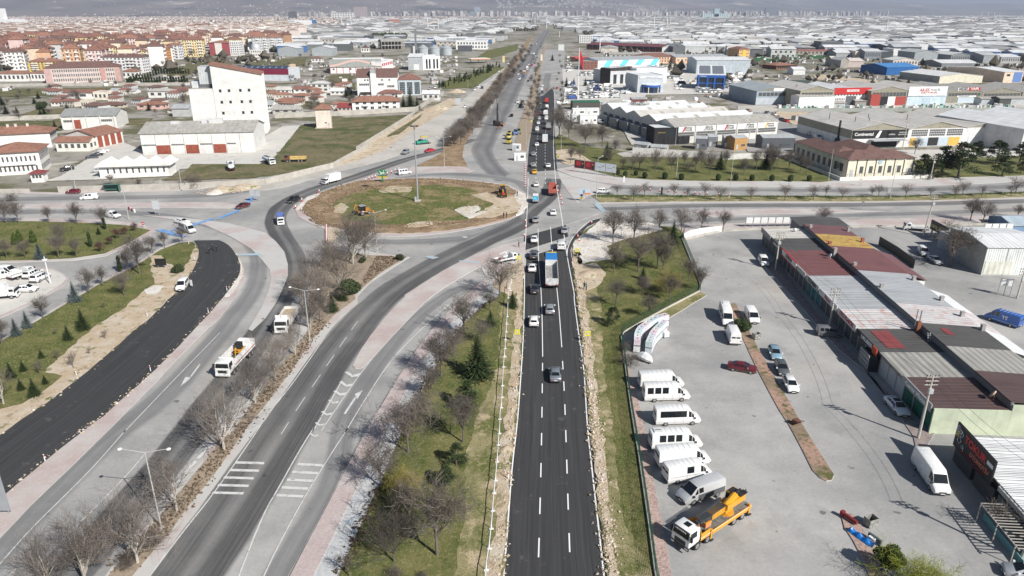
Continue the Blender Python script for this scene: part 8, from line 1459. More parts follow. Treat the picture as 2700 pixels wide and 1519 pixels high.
for a in(('03',1545,1000,270,'tall double-armed lamp nearest the camera in the median',2,0.),('12',425,540,60,'double-armed lamp in the median beside the crescent truck',2,-.2),('11',1068,1035,655,'double-armed lamp at the splitter island below the roundabout',2,.3),('11',1710,222,-62,'double-armed lamp in the bed north of the roundabout',2,0.),('10',1770,1110,880,'lamp post by the earth bank',0,0.),('10',1635,1145,950,'bare pole by the dusty service road',0,0.),('10',2000,1075,995,'double-armed lamp halfway up the tree median',2,0.),('10',2110,960,895,'double-armed lamp farther up the tree median',2,0.),('20',135,1380,1150,'white pole beside the queue',1,0.),('20',468,1449,1310,'lamp right of the new road',1,0.),('21',805,515,140,'tall lamp post at the tip of the grassy median',1,.9),('21',1568,338,40,'thick white pole on the park lawn edge',0,0.),('21',2072,508,150,'curved lamp on the grassy median',1,.4),('31',1258,515,165,'tall lamp on the median before the cream office',2,.2),('31',668,345,45,'white transformer pole at the corner of the cream office',0,0.),('20',1560,1390,1205,'pole in front of the black cube showroom',0,0.),('01',735,470,180,'lamp post before the gate hut',0,0.),('01',1232,720,430,'lamp post at the red barrier',0,0.),('01',1740,440,120,'lamp post by the bare bush at the wall',0,0.),('20',2085,880,650,'pole of the dealer advertising screen',0,0.),('10',1550,800,660,'pole before the modern office',0,0.),('10',1935,900,760,'pole at the park corner',0,0.),('30',945,1400,1200,'lamp in front of the tyre depot',1,0.),('30',1965,1350,1205,'bracket lamp before the yellow doors',1,0.)):lamp(*a)
t=lamp('01',485,1338,1075,'thick white lamp post of the left car park',0,0,mat((.75,.75,.75)),r=.16);q=MB();q.cyl((0,0),.55,5.6,5.75,12);part('lamp_disc',q,M_LAMP,t)
t,h=post('light_mast','tall steel light mast in the middle of the roundabout island','mast','11',1455,545,-170,.36);q=MB();q.tube((0,0,0),(0,0,h),.3,.14,12);part('mast',q,M_GALV,t);q=MB();q.cyl((0,0),.75,h,h+.18,12);c_=part('lamp_ring',q,M_GALV,t)
for k in range(8):q=MB();a=6.283*k/8;q.obox((1.*math.cos(a),1.*math.sin(a)),a,.3,.2,h-.05,h+.2);part('floodlight',q,MT,c_)
q=MB();q.box(-.9,.9,-.9,.9,0,.3);part('plinth',q,MCP,t);q=MB();q.box(-.9,-.35,-.4,.3,.3,1.4);part('control_box',q,MGS,t)
def upole(tile,x,y,ty,label,lean=(0,0),wires=()):
 t,h=post('utility_pole',label,'pole',tile,x,y,ty);q=MB();q.tube((0,0,-.1),(lean[0],lean[1],h),.21,.11,8);part('pole',q,MCP,t)
 for k in range(3):
  z=h-.25-.6*k;q=MB();q.box(lean[0]-.9,lean[0]+.9,lean[1]-.06,lean[1]+.06,z,z+.12);c=part('crossarm',q,MCP,t);q=MB();[q.cyl((lean[0]+u,lean[1]),.06,z+.12,z+.36,6)for u in(-.8,-.35,.35,.8)];part('insulators',q,MT,c,kind='stuff')
 q=MB();q.box(lean[0]-.3,lean[0]+.3,lean[1]-.45,lean[1]-.1,h-2.6,h-1.9);part('switch_box',q,MGS,t);return t,t.location+Vector((lean[0],lean[1],h))
PO=[upole('31',1572,880,490,'leaning concrete utility pole by the snack bar',(.9,.2)),upole('33',1525,130,-465,'concrete utility pole at the end of the shop row'),upole('32',675,405,45,'concrete utility pole in front of the shops with lamp arm'),upole('31',160,1200,850,'concrete utility pole before the first shops'),upole('33',2505,1290,500,'concrete utility pole before the garage at the lower right',(1.2,0)),upole('30',1375,1420,1145,'lattice transformer pole before the tyre depot'),upole('20',2255,1390,1215,'lattice pole before the advert panels'),upole('31',1640,340,110,'lattice pole among the dark pines'),upole('32',2470,130,-150,'thick utility pole behind the blue van')]
for a,b in((1,2),(2,3),(0,3),(1,4)):
 A,B=PO[a][1],PO[b][1];t=thing('power_cable','thin overhead cables running between two utility poles, span %s'%('near the end shop','along the shop fronts','across the shop roofs','over the parking apron')[((1,2),(2,3),(0,3),(1,4)).index((a,b))],'cable',A)
 for o_ in(-.7,.7):q=MB();q.path([Vector((o_,0,0))+(B-A)*k/10-Vector((0,0,1.2*4*(k/10)*(1-k/10)))for k in range(11)],.018,4);part('wire',q,MT,t)
t,h=post('flagpole','very tall white flagpole with a red flag beside the dealer yard','flagpole','20',628,970,456);q=MB();q.tube((0,0,0),(0,0,h),.35,.15,8);part('pole',q,M_LAMP,t);q=MB();[q.face([(.2+.5*k,.15*math.sin(k),h-1-1.2*k),(.2+.5*(k+1),.15*math.sin(k+1),h-1-1.2*(k+1)),(.2+.5*(k+1),.15*math.sin(k+1),h-7-1.6*(k+1)),(.2+.5*k,.15*math.sin(k),h-7-1.6*k)])for k in range(5)];part('flag',q,M_RING,t)
t,h=post('lattice_pylon','grey lattice pylon rising over the highway bend','pylon','20',685,330,50);q=MB();w=h*.06;[q.tube((sx*w,sy*w,0),(sx*.4,sy*.4,h),.3,.2,4)for sx in(-1,1)for sy in(-1,1)];[q.tube((-w*(1-k/9),-w*(1-k/9),h*k/9),(w*(1-(k+1)/9),-w*(1-(k+1)/9),h*(k+1)/9),.2,.2,4)for k in range(8)];part('lattice',q,M_GALV,t)
for tile,x,y,ty,txt_,lb in(('12',2405,556,430,'50','yellow speed sign left of the new road by the white pipe'),('22',720,548,445,'50','yellow speed sign right of the new road'),('21',620,1100,995,'30','yellow speed sign at the slip lane rubble'),('11',2418,1168,1065,'30','yellow speed sign beside the flatbed truck'),('21',118,150,100,'70','small yellow sign by the white cabins'),('21',438,158,105,'70','small yellow sign right of the queue lanes'),('20',186,1195,1148,'70','small yellow sign far left of the queue')):
 t,h=post('speed_sign',lb,'sign',tile,x,y,ty,.22);s=h*.5*min(1,1.9/h*1.)if h<4 else 1.;s=min(1.05,max(.8,s));q=MB();q.cyl((0,0),.035,-.1,h,6);part('post',q,M_GALV,t);q=MB();q.box(-s/2,s/2,-.07,-.04,h-s,h);b_=part('board',q,M_YS,t)
 q=MB();q.tube((0,-.072,h-s/2),(0,-.085,h-s/2),s*.31,s*.31,20);part('ring',q,M_RING,b_);q=MB();q.tube((0,-.086,h-s/2),(0,-.095,h-s/2),s*.23,s*.23,20);part('disc',q,MTW,b_);text(b_,txt_,s*.28,(0,-.1,h-s/2),MTK,ext=.004)
for tile,x,y,ty,w,hb,c,lb in(('01',2420,548,430,1.6,2.2,(.42,.44,.46),'grey-backed direction board by the blue crossing'),('01',2470,540,445,1.4,1.8,(.42,.44,.46),'second grey-backed board right beside it'),('01',1505,680,540,2.,2.6,(.5,.52,.54),'grey direction board on the pink median'),('21',662,545,420,1.8,1.8,(.4,.5,.58),'pale blue direction board at the right splitter'),('21',718,548,430,1.8,1.7,(.45,.52,.58),'direction board with an orange strip'),('01',1545,1185,1092,2.6,1.7,(.02,.02,.02),'black back of a board on the sandy patch'),('31',985,628,545,.8,.8,(.2,.2,.2),'dark triangular give-way sign from behind'),('31',1240,500,425,1.,1.4,(.35,.36,.37),'small grey sign on the grassy median'),('31',970,400,330,.8,1.2,(.5,.5,.5),'small grey sign below the cream office'),('21',1428,478,412,.6,2.4,(.03,.03,.03),'narrow black arrow board on the right road'),('21',1065,425,305,.5,2.2,(.76,.76,.76),'narrow white banner on the pavement'),('20',470,480,425,9,9,(.6,.62,.6),'white advertising board by the highway'),('20',2112,700,640,14,11,(.14,.15,.17),'dark advertising screen over the dealer yard'),('10',1840,1010,940,3.4,3.4,(.45,.48,.5),'grey direction board on the dusty road'),('10',2275,600,535,2.5,7,(.75,.6,.3),'petrol station price pillar'),('20',282,580,520,2.5,8,(.72,.62,.5),'far petrol station price pillar'),('03',40,860,470,2.,5.2,(.3,.32,.34),'back of a tall grey gantry board at the left edge')):
 t,h=post('road_sign',lb,'sign',tile,x,y,ty);q=MB();q.cyl((-w*.3,0),.05,-.1,h,6);q.cyl((w*.3,0),.05,-.1,h,6);part('posts',q,M_GALV,t,kind='stuff');q=MB();q.box(-w/2,w/2,-.09,-.06,h-hb,h);b_=part('board',q,mat(c,.6),t)
 if 'orange' in lb:q=MB();q.box(-w/2,w/2,-.11,-.092,h-hb,h-hb*.7);part('orange_strip',q,mat((.6,.2,.05)),b_)
t,h=post('no_entry_sign','round red no-entry sign at the tip of the left lawn','sign','01',1372,800,745);q=MB();q.cyl((0,0),.04,-.1,h,6);part('post',q,M_GALV,t);q=MB();q.tube((0,-.05,h-.4),(0,-.08,h-.4),.42,.42,18);d_=part('disc',q,M_RING,t);q=MB();q.box(-.3,.3,-.1,-.085,h-.47,h-.33);part('bar',q,MTW,d_)
t=thing('arrow_board','blue arrow and yellow chevron sign on the right splitter','sign',g1('21',662,540,.1));q=MB();q.cyl((0,0),.05,0,2.,6);part('post',q,M_GALV,t);q=MB();q.tube((0,-.06,1.75),(0,-.09,1.75),.4,.4,16);part('blue_disc',q,pln('sign_blue',(.02,.06,.3)),t);q=MB();q.box(-.4,.4,-.09,-.06,.5,1.2);part('chevron_plate',q,mat((.6,.45,.03)),t)
t=thing('town_sign','green bird-shaped sign with yellow board at the roundabout edge','sign',g1('11',1120,362,.3));q=MB();q.box(-.22,.22,-.12,.12,0,2.2);part('post',q,mat((.03,.22,.08)),t);q=MB();q.box(-1.6,1.6,-.1,.1,1.5,2.);part('yellow_board',q,mat((.65,.42,.03)),t);q=MB();q.box(-1.6,1.6,-.1,.1,2.05,2.4);part('green_board',q,mat((.04,.16,.08)),t);q=MB();V=[(-.3,2.4),(.3,2.4),(1.1,2.9),(1.7,3.7),(1.,3.9),(.8,4.6),(.3,4.2),(-.2,4.5),(-.6,4.1),(-1.5,4.4),(-1.3,3.6),(-1.6,3.2),(-.9,2.9)];n=len(V);q.add([(x,-.08,z)for x,z in V]+[(x,.08,z)for x,z in V],[tuple(range(n)),tuple(range(2*n-1,n-1,-1))]+[(i,(i+1)%n,n+(i+1)%n,n+i)for i in range(n)]);b_=part('leaf_shape',q,mat((.02,.2,.08)),t);q=MB();[q.tube((a,-.12,b),(c,-.12,d),.09)for a,b,c,d in((-.8,2.9,.1,2.8),(.1,2.8,1.1,3.3),(-.2,2.9,-.9,3.9),(.3,2.9,.5,4.2),(-.6,3.2,.6,3.4))];part('white_birds',q,MTW,b_)
def cone_mesh():
 q=MB();q.box(-.2,.2,-.2,.2,0,.05);a=q.mesh('base',M_RING);q=MB();q.tube((0,0,.05),(0,0,.75),.15,.03,10);b=q.mesh('cone',M_RING);q=MB();q.tube((0,0,.26),(0,0,.56),.122,.082,10);return a,b,q.mesh('white_band',MTW)
CM=cone_mesh()
def cones(tile,pts,where,tall=1.3,z=.08):
 for i,(x,y)in enumerate(pts):
  t=thing('traffic_cone','%s nearest cone %s'%(ORD[len(pts)-1-i],where),'cone',g1(tile,x,y,z),0,'cones '+where);t.scale=(1.3,1.3,tall);link('base',CM[0],t);c_=link('cone',CM[1],t);link('white_band',CM[2],c_)
cones('21',[(128-.4*k,190+22*k)for k in range(11)],'of the line beside the yellow taxi');cones('21',[(437,412),(440,455),(462,500),(472,530),(480,575)],'of those right of the red dump truck');cones('21',[(128,742),(131,797),(116,878)],'at the left of the crossing');cones('21',[(760,755),(620,862),(628,890),(643,925)],'at the slip lane nose',z=.25);cones('11',[(582,790+16*k)for k in range(10)],'of the line below the backhoe',z=.2);cones('11',[(1275,248),(1240,258),(1205,275),(1165,290),(1050,318),(1020,325),(990,335),(957,352)],'along the green town sign',1.8,.2);cones('11',[(513,462),(348,545),(288,612)],'on the west kerb of the roundabout',1.9,.3);cones('21',[(2080,490),(1977,487),(1865,482),(1797,478),(1748,474),(1650,468),(1568,463),(1497,457),(1412,452),(1320,446),(1240,440)],'on the right-hand road',1.7)
q=MB();q.box(-.06,.06,-.03,.03,0,1.1);PM=q.mesh('board',MTW);q=MB();q.box(-.062,.062,-.032,.032,.75,.95);PB=q.mesh('red_band',M_RING)
for i,(tl,x,y)in enumerate((('02',730,865),('02',1408,302),('02',1992,275),('02',1440,830),('03',432,352),('01',1805,955),('01',1858,1100),('02',2170,62),('12',2400,1005),('13',2322,520),('23',862,555),('22',757,985),('22',642,225),('21',578,1150),('22',44,1000))):t=thing('edge_marker','white edge marker %s'%('beside the far sandy verge of the black road','on the sand above the lorry','on the pink kerb opposite the lorry','on the pink kerb of the black road bend','on the pink kerb near the lower left lamp','at the lawn tip by the people','on the sand beside the people','near the van with the open door','left of the new road by the dirt heap','left of the new road near the bottom','right of the new road near the crane truck','right of the new road by the grey saloon','right of the new road by the silver car','right of the new road at the slip lane','left of the new road beside the pipe')[i],'marker',g1(tl,x,y,.2),0,'edge markers');link('board',PM,t);link('red_band',PB,t)
fp=pp('13','2085 1700, 2110 1395, 2140 1190, 2160 1000, 2172 830, 2186 660, 2200 540, 2215 360, 2226 200, 2236 90')+pp('12','2240 1290, 2255 1180, 2260 1080, 2265 970, 2275 790, 2285 690, 2290 615, 2295 530, 2300 455, 2305 380, 2312 310, 2316 220, 2320 130, 2328 40')+pp('11','2340 1400, 2348 1330');FP=[G(x,y,.18)for x,y in fp]
t=thing('pipe_fence','white pipe held on stakes along the left of the new road','fence',FP[0])
for i,P in enumerate(FP):
 l=P-FP[0];q=MB();q.cyl((l.x,l.y),.05,-.1,1.15,6);part('stake',q,MTW,t);q=MB();q.box(l.x-.25,l.x+.25,l.y-.12,l.y+.12,0,.08);part('stake_foot',q,MTW,t)
 if i<len(FP)-1:n_=FP[i+1]-FP[0];q=MB();q.tube((l.x,l.y,1.05),(n_.x,n_.y,.95 if i%2 else 1.1),.06,.06,6);part('pipe',q,mat((.72,.74,.77)),t)
FQ=resample([G(x,y,.15)for x,y in FEN],62);t=thing('mesh_fence','green mesh fence on a concrete kerb round the parking apron','fence',FQ[0]);M_GRN=mat((.03,.12,.075),.6)
for i in range(len(FQ)-1):
 a,b=FQ[i]-FQ[0],FQ[i+1]-FQ[0];q=MB();q.tube((a.x,a.y,0),(a.x,a.y,2.),.04,.04,5);part('post',q,M_GRN,t);q=MB();d=(b-a);nn=Vector((-d.y,d.x,0)).normalized()*.1;q.prism([a-nn,b-nn,b+nn,a+nn],-.1,.32);part('kerb',q,MCP,t)
 q=MB();[q.tube((a.x,a.y,z),(b.x,b.y,z),.014,.014,3,False)for z in(.4,.6,.8,1.,1.2,1.4,1.6,1.8,1.98)];n=max(4,int(d.length/.22));[q.tube((a.x+d.x*k/n,a.y+d.y*k/n,.34),(a.x+d.x*k/n,a.y+d.y*k/n,1.98),.011,.011,3,False)for k in range(1,n)];part('mesh_panel',q,M_GRN,t,kind='stuff')
def wall(label,tile_pts,h,m_,th=.25,name='boundary_wall',z=.05):
 P=[G(x,y,z)for x,y in tile_pts];t=thing(name,label,'wall' if 'wall' in name else 'banner',P[0])
 for i,(a,b)in enumerate(zip(P,P[1:])):
  l=(b-a).length;n=max(1,int(l/12));d=(b-a)/n
  for k in range(n):A=a-P[0]+d*k;B=A+d*.997;nn=Vector((-d.y,d.x,0)).normalized()*th/2;q=MB();q.prism([A-nn,B-nn,B+nn,A+nn],-.2,h+.02*((i+k)%2));part('wall_bay',q,m_,t)
 return t
CW=plst((.47,.445,.4),.3);wall('long pale wall along the factory yard and field',pp('01','560 462, 1100 448, 1700 432, 2536 385')+pp('11','200 335, 650 225, 1010 20')+pp('10','870 1445, 1150 1270, 1400 1110, 1440 1060'),2.,CW);wall('pale wall behind the green field',pp('10','90 1128, 480 1112, 700 1105, 1440 1062, 1700 900'),2.6,CW);wall('railing wall left of the gate',pp('01','-300 470, 0 470, 290 465'),1.4,CW);wall('grey wall behind the rough field',pp('00','-100 1160, 300 1140, 600 1130'),2.2,CW);wall('long pale wall before the school',pp('00','-100 830, 700 820, 1800 815'),2.2,CW);wall('low white wall of the container yard',pp('21','1150 85, 1700 120, 2050 148, 2536 140'),2.4,plst((.7,.69,.66)));wall('white banner wall round the top of the parking apron',pp('21','1640 905, 1700 875, 1830 850, 2000 830'),1.5,MSW,.08,'banner_wall',.3);wall('concrete kerb wall below the service road',pp('21','1640 915, 2000 835, 2536 805')+pp('31','1200 790, 2000 775, 3000 740'),.5,CW,.3);wall('green-topped wall of the works yard',pp('30','180 1068, 2700 1060'),2.,plst((.36,.38,.35)));wall('black hoarding behind the shop roofs',pp('31','1145 960, 1310 1060, 1480 1190'),2.2,MSK,.1,'hoarding_wall')
def boards(label,tile,a,b,n,h0,h1,cols,gap=.15):
 A,B=g1(tile,*a),g1(tile,*b);d=B-A;W=d.length;t=thing('billboard',label,'billboard',A,math.atan2(d.y,d.x))
 for k in range(n+1):q=MB();q.cyl((W*k/n,0),.07,0,h1+.15,6);part('post',q,M_GALV,t)
 for k in range(n):q=MB();q.box(W*k/n+gap,W*(k+1)/n-gap,-.12,-.06,h0,h1);p_=part('panel',q,cols[k%len(cols)],t);p_['label']='poster panel'
 q=MB();q.box(0,W,-.1,-.02,h1,h1+.12);part('top_rail',q,M_GALV,t);return t,W
t,W=boards('row of four advertising posters, two red and two white','21',(595,265),(990,318),4,1.6,4.6,[mat((.1,.03,.035)),mat((.22,.03,.04)),mat((.62,.68,.72)),mat((.64,.7,.74))])
for k in range(4):
 q=MB();w=W/4;x=w*k;q.box(x+w*.16,x+w*(.62 if k!=1 else.52),-.14,-.125,2.6 if k<2 else 2.9,4.2 if k<2 else 3.1);part('print_block',q,M_RING if k<2 else mat((.25,.35,.55)),t);q=MB();q.box(x+w*.72,x+w*.9,-.14,-.125,1.7,3.2);part('figure_print',q,mat((.03,.03,.04))if k<2 else mat((.7,.72,.75)),t);q=MB();q.tube((x+w*.8,-.13,3.5),(x+w*.8,-.14,3.5),.3,.3,12);part('head_print',q,mat((.4,.28,.22)),t)
boards('row of blank white boards facing the service road','21',(2225,800),(2790,795),8,1.4,3.,[MSW]);boards('blank white board of four panels near the snack bar','31',(2140,862),(2415,858),4,1.2,2.9,[MSW]);boards('two small white boards on legs behind the shops','31',(2280,1440),(2400,1449),2,2.2,3.6,[MSW])
t=thing('bus_shelter','green glass bus shelter against the factory wall','shelter',g1('01',985,465,.1),math.atan2(*(lambda d:(d.y,d.x))(g1('01',1140,460)-g1('01',985,465))));W=(g1('01',1140,460)-g1('01',985,465)).length;boxp(t,'roof',mat((.1,.16,.14)),0,W,0,1.8,2.5,2.62);boxp(t,'rear_glass',mat((.05,.14,.11),.2),0,W,1.7,1.75,.2,2.4);boxp(t,'side_glass',mat((.06,.16,.13),.2),W-.05,W,0,1.7,.2,2.4);boxp(t,'bench',MT,.6,W-.6,1.2,1.6,.45,.5)
for i,(tl,a,b,dp,hh,c,lb)in enumerate((('21',(22,160),(130,158),2.4,2.6,WT,'white site cabin nearest the queue'),('21',(5,65),(75,68),2.4,2.6,(.7,.72,.72),'white site cabin behind the first one'),('20',(580,1100),(705,1098),4,3.4,WT,'left of two long white containers'),('20',(708,1098),(832,1096),4,3.4,WT,'right of two long white containers'),('20',(650,1182),(735,1180),4,4.2,WT,'white portable office with dark windows, left'),('20',(736,1180),(813,1178),4,4.2,WT,'white portable office with dark windows, right'),('20',(500,1140),(555,1140),4,3.5,WT,'white container left of the portable offices'),('20',(570,1160),(616,1160),4,3.4,WT,'white container beside the portable offices'),('20',(580,1045),(838,1042),9,4,(.1,.09,.08),'dark timber hut with a green roof'),('20',(862,1058),(905,1058),3,4,(.6,.6,.6),'small grey kiosk on the yard'),('20',(1040,1040),(1100,1045),5,4.5,WT,'white kiosk hut with a window'),('20',(1140,1010),(1290,1010),7,4,(.24,.07,.06),'dark red shed left of the panel factory'),('21',(1165,60),(1290,75),4,2.8,(.42,.42,.4),'grey tin shed behind the park trees'),('21',(1320,80),(1480,90),4,2.4,(.5,.5,.48),'pale tin shed behind the park trees'),('20',(1745,1420),(1860,1425),5,4.4,(.16,.17,.19),'dark solar-roofed hut before the advert panels'),('20',(1870,1400),(1960,1400),5,4.2,(.18,.19,.21),'second solar-roofed hut'),('20',(2015,1410),(2110,1412),5,4.4,(.18,.19,.21),'third solar-roofed hut'),('20',(2120,1430),(2240,1420),6,4.8,(.45,.26,.1),'brown hut with a dark tin roof'),('30',(30,1420),(340,1420),9,4.6,(.1,.11,.125),'dark slate-roofed bungalow left of the tyre depot'),('31',(385,85),(490,80),4,3.4,(.06,.065,.07),'black box hut by the container yard'))):
 B=Bld('site_cabin' if i<2 else 'container' if i<8 else 'hut',lb+(' on the yard' if len(lb.split())<5 else ''),tl,a,b,dp,hh,mat(c,.6,0,.2),'cabin');B.box();B.gable('x',.35 if i<8 else.9,mat((.72,.73,.73))if i<8 or i in(10,)else(corr((.04,.14,.09))if i==8 else RG_),.1,th=.08);B.panel('door','f',B.W*.15,B.W*.15+.9,.1,2.1,MGS);B.panel('window','f',B.W*.55,B.W*.85,1.2,2.1,MWF)
q=MB();q.box(-.5,.5,-.55,.55,.16,1.1);TM=[q.mesh('tank',mat(c,.4,0,.2))for c in((.8,.81,.81),(.62,.72,.78),(.76,.6,.66),(.58,.72,.72),(.68,.7,.8))];q=MB();q.box(-.5,.5,-.55,.55,0,.12);TP=q.mesh('pallet',MST);q=MB();[q.box(-.52,.52,s*.56-.012,s*.56+.012,z,z+.02)for s in(-1,1)for z in(.3,.5,.7,.9,1.1)];[q.box(s*.52-.012,s*.52+.012,-.57,.57,z,z+.02)for s in(-1,1)for z in(.3,.5,.7,.9,1.1)];[q.box(x-.012,x+.012,s*.57-.012,s*.57+.012,.1,1.12)for s in(-1,1)for x in(-.5,-.25,0,.25,.5)];[q.box(-.52,.52,y-.015,y+.015,1.12,1.15)for y in(-.3,.3)];TC=q.mesh('cage',mat((.72,.73,.74)));q=MB();q.cyl((0,0),.11,1.1,1.16,10);TL=[q.mesh('cap',m_)for m_ in(M_RING,mat((.05,.4,.35)),MT)]
for rn,(pl,n,w_)in enumerate((('1190 640, 1192 590, 1215 535, 1260 500, 1310 462, 1370 428, 1450 405',11,'left'),('1305 660, 1325 610, 1348 565, 1385 525, 1420 492, 1440 470',9,'right'))):
 P=[G(x,y,.02)for x,y in pp('22',pl)];n=int(sum((b-a).length for a,b in zip(P,P[1:]))/1.3)+1;P=resample(P,n)
 for k,c in enumerate(P):
  d=P[min(k+1,n-1)]-P[max(k-1,0)]
  for lv in range(2):i=k*3+lv*2+rn;t=thing('liquid_tank','caged %s plastic tank, %s from the near end of the %s stack, %s layer'%(('white','pale blue','pinkish','pale green','lilac')[i%5],ORD[k],w_,('bottom','top')[lv]),'tank',c+Vector((0,0,1.17*lv)),math.atan2(d.y,d.x)-math.pi/2,'caged liquid tanks');t.scale=(1.1,1.1,1.12);t.location.z+=.13*lv;link('tank',TM[i%5],t);link('pallet',TP,t);o=link('cage',TC,t);o['kind']='stuff';link('cap',TL[i%3],t)
t=thing('liquid_tank','single cream caged tank standing apart from the stacks','tank',g1('22',1462,500,.02),.4);link('tank',TM[0],t);link('pallet',TP,t);o=link('cage',TC,t);o['kind']='stuff'
t=thing('covered_boat','white tarpaulin-covered boat hull in front of the tank stacks','boat',g1('22',1265,725,.02),-.9);q=MB();st=[(-1.6,.35,.5),(-1.,.85,1.2),(0,.95,1.5),(.9,.8,1.35),(1.7,.15,.8)];V=[p for x,w,h in st for p in((x,-w*.7,.25),(x,-w,h*.6),(x,-w*.35,h),(x,w*.35,h),(x,w,h*.6),(x,w*.7,.25))];q.add(V,[(i*6+j,i*6+j+1,(i+1)*6+j+1,(i+1)*6+j)for i in range(4)for j in range(5)]+[tuple(range(6)),tuple(24+j for j in range(6))]);part('tarpaulin',q,mat((.78,.78,.78)),t);boxp(t,'trailer_frame',MT,-1.4,1.5,-.5,.5,.05,.25)
for tl,x,y,lb in(('22',2330,520,'grey steel waste bin on the planting strip'),('33',1065,965,'rusty grey open waste bin beside the blue tarp')):
 t=thing('waste_bin',lb,'bin',g1(tl,x,y,.02),.35);m_=mat((.36,.36,.33),.6,.2,.6,2)
 for b in((-.65,.65,-.5,-.46,.15,1.15),(-.65,.65,.46,.5,.15,1.15),(-.65,-.61,-.46,.46,.15,1.15),(.61,.65,-.46,.46,.15,1.15)):boxp(t,'side',m_,*b)
 boxp(t,'bottom',m_,-.6,.6,-.45,.45,.15,.19);wheels(t,(-.5,.5),.38,.09,.06,True)
t=thing('tarp_heap','bright blue tarpaulin over scrap on the small brick island','tarpaulin',g1('33',985,1090,.13),-1.1);q=MB();n=12;V=[(-2.2+4.4*i/n,-.55+1.1*j/4+random.uniform(-.08,.08),.75*math.sin(math.pi*(j/4))*(.6+.4*math.sin(i*1.7))+random.uniform(0,.12))for i in range(n+1)for j in range(5)];q.add(V,[(i*5+j,i*5+j+1,(i+1)*5+j+1,(i+1)*5+j)for i in range(n)for j in range(4)]);part('sheet',q,mat((.01,.16,.52),.4,0,.4,2),t,40);t.scale=(.75,)*3;boxp(t,'white_panel',MSW,.6,1.6,.5,1.,.3,.75);boxp(t,'dark_ramp',mat((.08,.1,.1)),.2,2.4,1.,1.35,0,.9);q=MB();[q.tube((1.+.2*k,.2,.5),(1.8-.1*k,.9,.35+.1*k),.04)for k in range(6)];part('scrap_rods',q,MST,t,kind='stuff')
t=thing('red_beam','dark red steel beam lying on the small brick island','beam',g1('33',880,930,.13),-1.1);boxp(t,'beam',mat((.2,.025,.03)),-1.,.8,-.15,.15,.2,.6);boxp(t,'end_bracket',mat((.24,.025,.035)),-1.4,-1.,-.25,.25,.1,.7)
t=thing('rusty_frame','rusty scrap frame on the long planting strip','scrap',g1('32',360,1340,.13),-1.);q=MB();[q.tube((-.9,s,.05),(.9,s*.6,1.),.05)for s in(-.5,.5)];[q.tube((-.9+.45*k,-.5,.2*k+.1),(-.9+.45*k,.5,.2*k+.1),.05)for k in range(5)];q.box(-.5,.4,-.4,.4,.4,.8);part('frame',q,mat((.16,.07,.05)),t)
t=thing('red_barrier','red and white water barrier by the lamp on the left road','barrier',g1('01',1260,640,.02),-.75);[boxp(t,'block',M_RING if k%2==0 else MTW,-2.4+1.2*k,-1.3+1.2*k,-.2,.2,0,.9)for k in range(4)]
def person_mesh(kind):
 bm=bpy.data.meshes.new('body');J={'pel':(0,0,.95),'che':(0,.02,1.32),'nec':(0,.02,1.5),'hea':(0,.03,1.6),'top':(0,.04,1.76),'sl':(.19,.02,1.42),'el':(.25,0.,1.15),'hl':(.23,.16 if kind else.05,.9),'sr':(-.19,.02,1.42),'er':(-.25,-.02,1.15),'hr':(-.22,.14 if kind else-.02,.92),'kl':(.11,.1 if kind else.02,.52),'fl':(.12,.08 if kind else 0,.08),'tl':(.13,.24,.04),'kr':(-.11,-.04 if kind else.02,.52),'fr':(-.12,-.18 if kind else 0,.08),'tr':(-.13,-.02 if kind else.2,.04)};K=list(J);E_=[('pel','che'),('che','nec'),('nec','hea'),('hea','top'),('che','sl'),('sl','el'),('el','hl'),('che','sr'),('sr','er'),('er','hr'),('pel','kl'),('kl','fl'),('fl','tl'),('pel','kr'),('kr','fr'),('fr','tr')];rad={'pel':.15,'che':.16,'nec':.06,'hea':.1,'top':.09,'sl':.075,'sr':.075,'el':.05,'er':.05,'hl':.045,'hr':.045,'kl':.075,'kr':.075,'fl':.05,'fr':.05,'tl':.04,'tr':.04}
 bm.from_pydata([J[k]for k in K],[(K.index(a),K.index(b))for a,b in E_],[]);o=bpy.data.objects.new('tmp',bm);COL.objects.link(o);md=o.modifiers.new('skin','SKIN');sv=bm.skin_vertices[0]if bm.skin_vertices else None
 if sv is None:bpy.context.view_layer.objects.active=o;sv=bm.skin_vertices[0]
 for i,k in enumerate(K):sv.data[i].radius=(rad[k],rad[k]*.85);sv.data[i].use_root=k=='pel'
 o.modifiers.new('sub','SUBSURF').levels=1;me=bpy.data.meshes.new_from_object(o.evaluated_get(bpy.context.evaluated_depsgraph_get()));bpy.data.objects.remove(o);me.polygons.foreach_set('use_smooth',[True]*len(me.polygons));return me
SKIN=pln('skin',(.42,.26,.19),.6);CL=mat((.025,.026,.03),.8);OV=mat((.75,.2,.03),.8)
PMS=[person_mesh(0),person_mesh(1)]
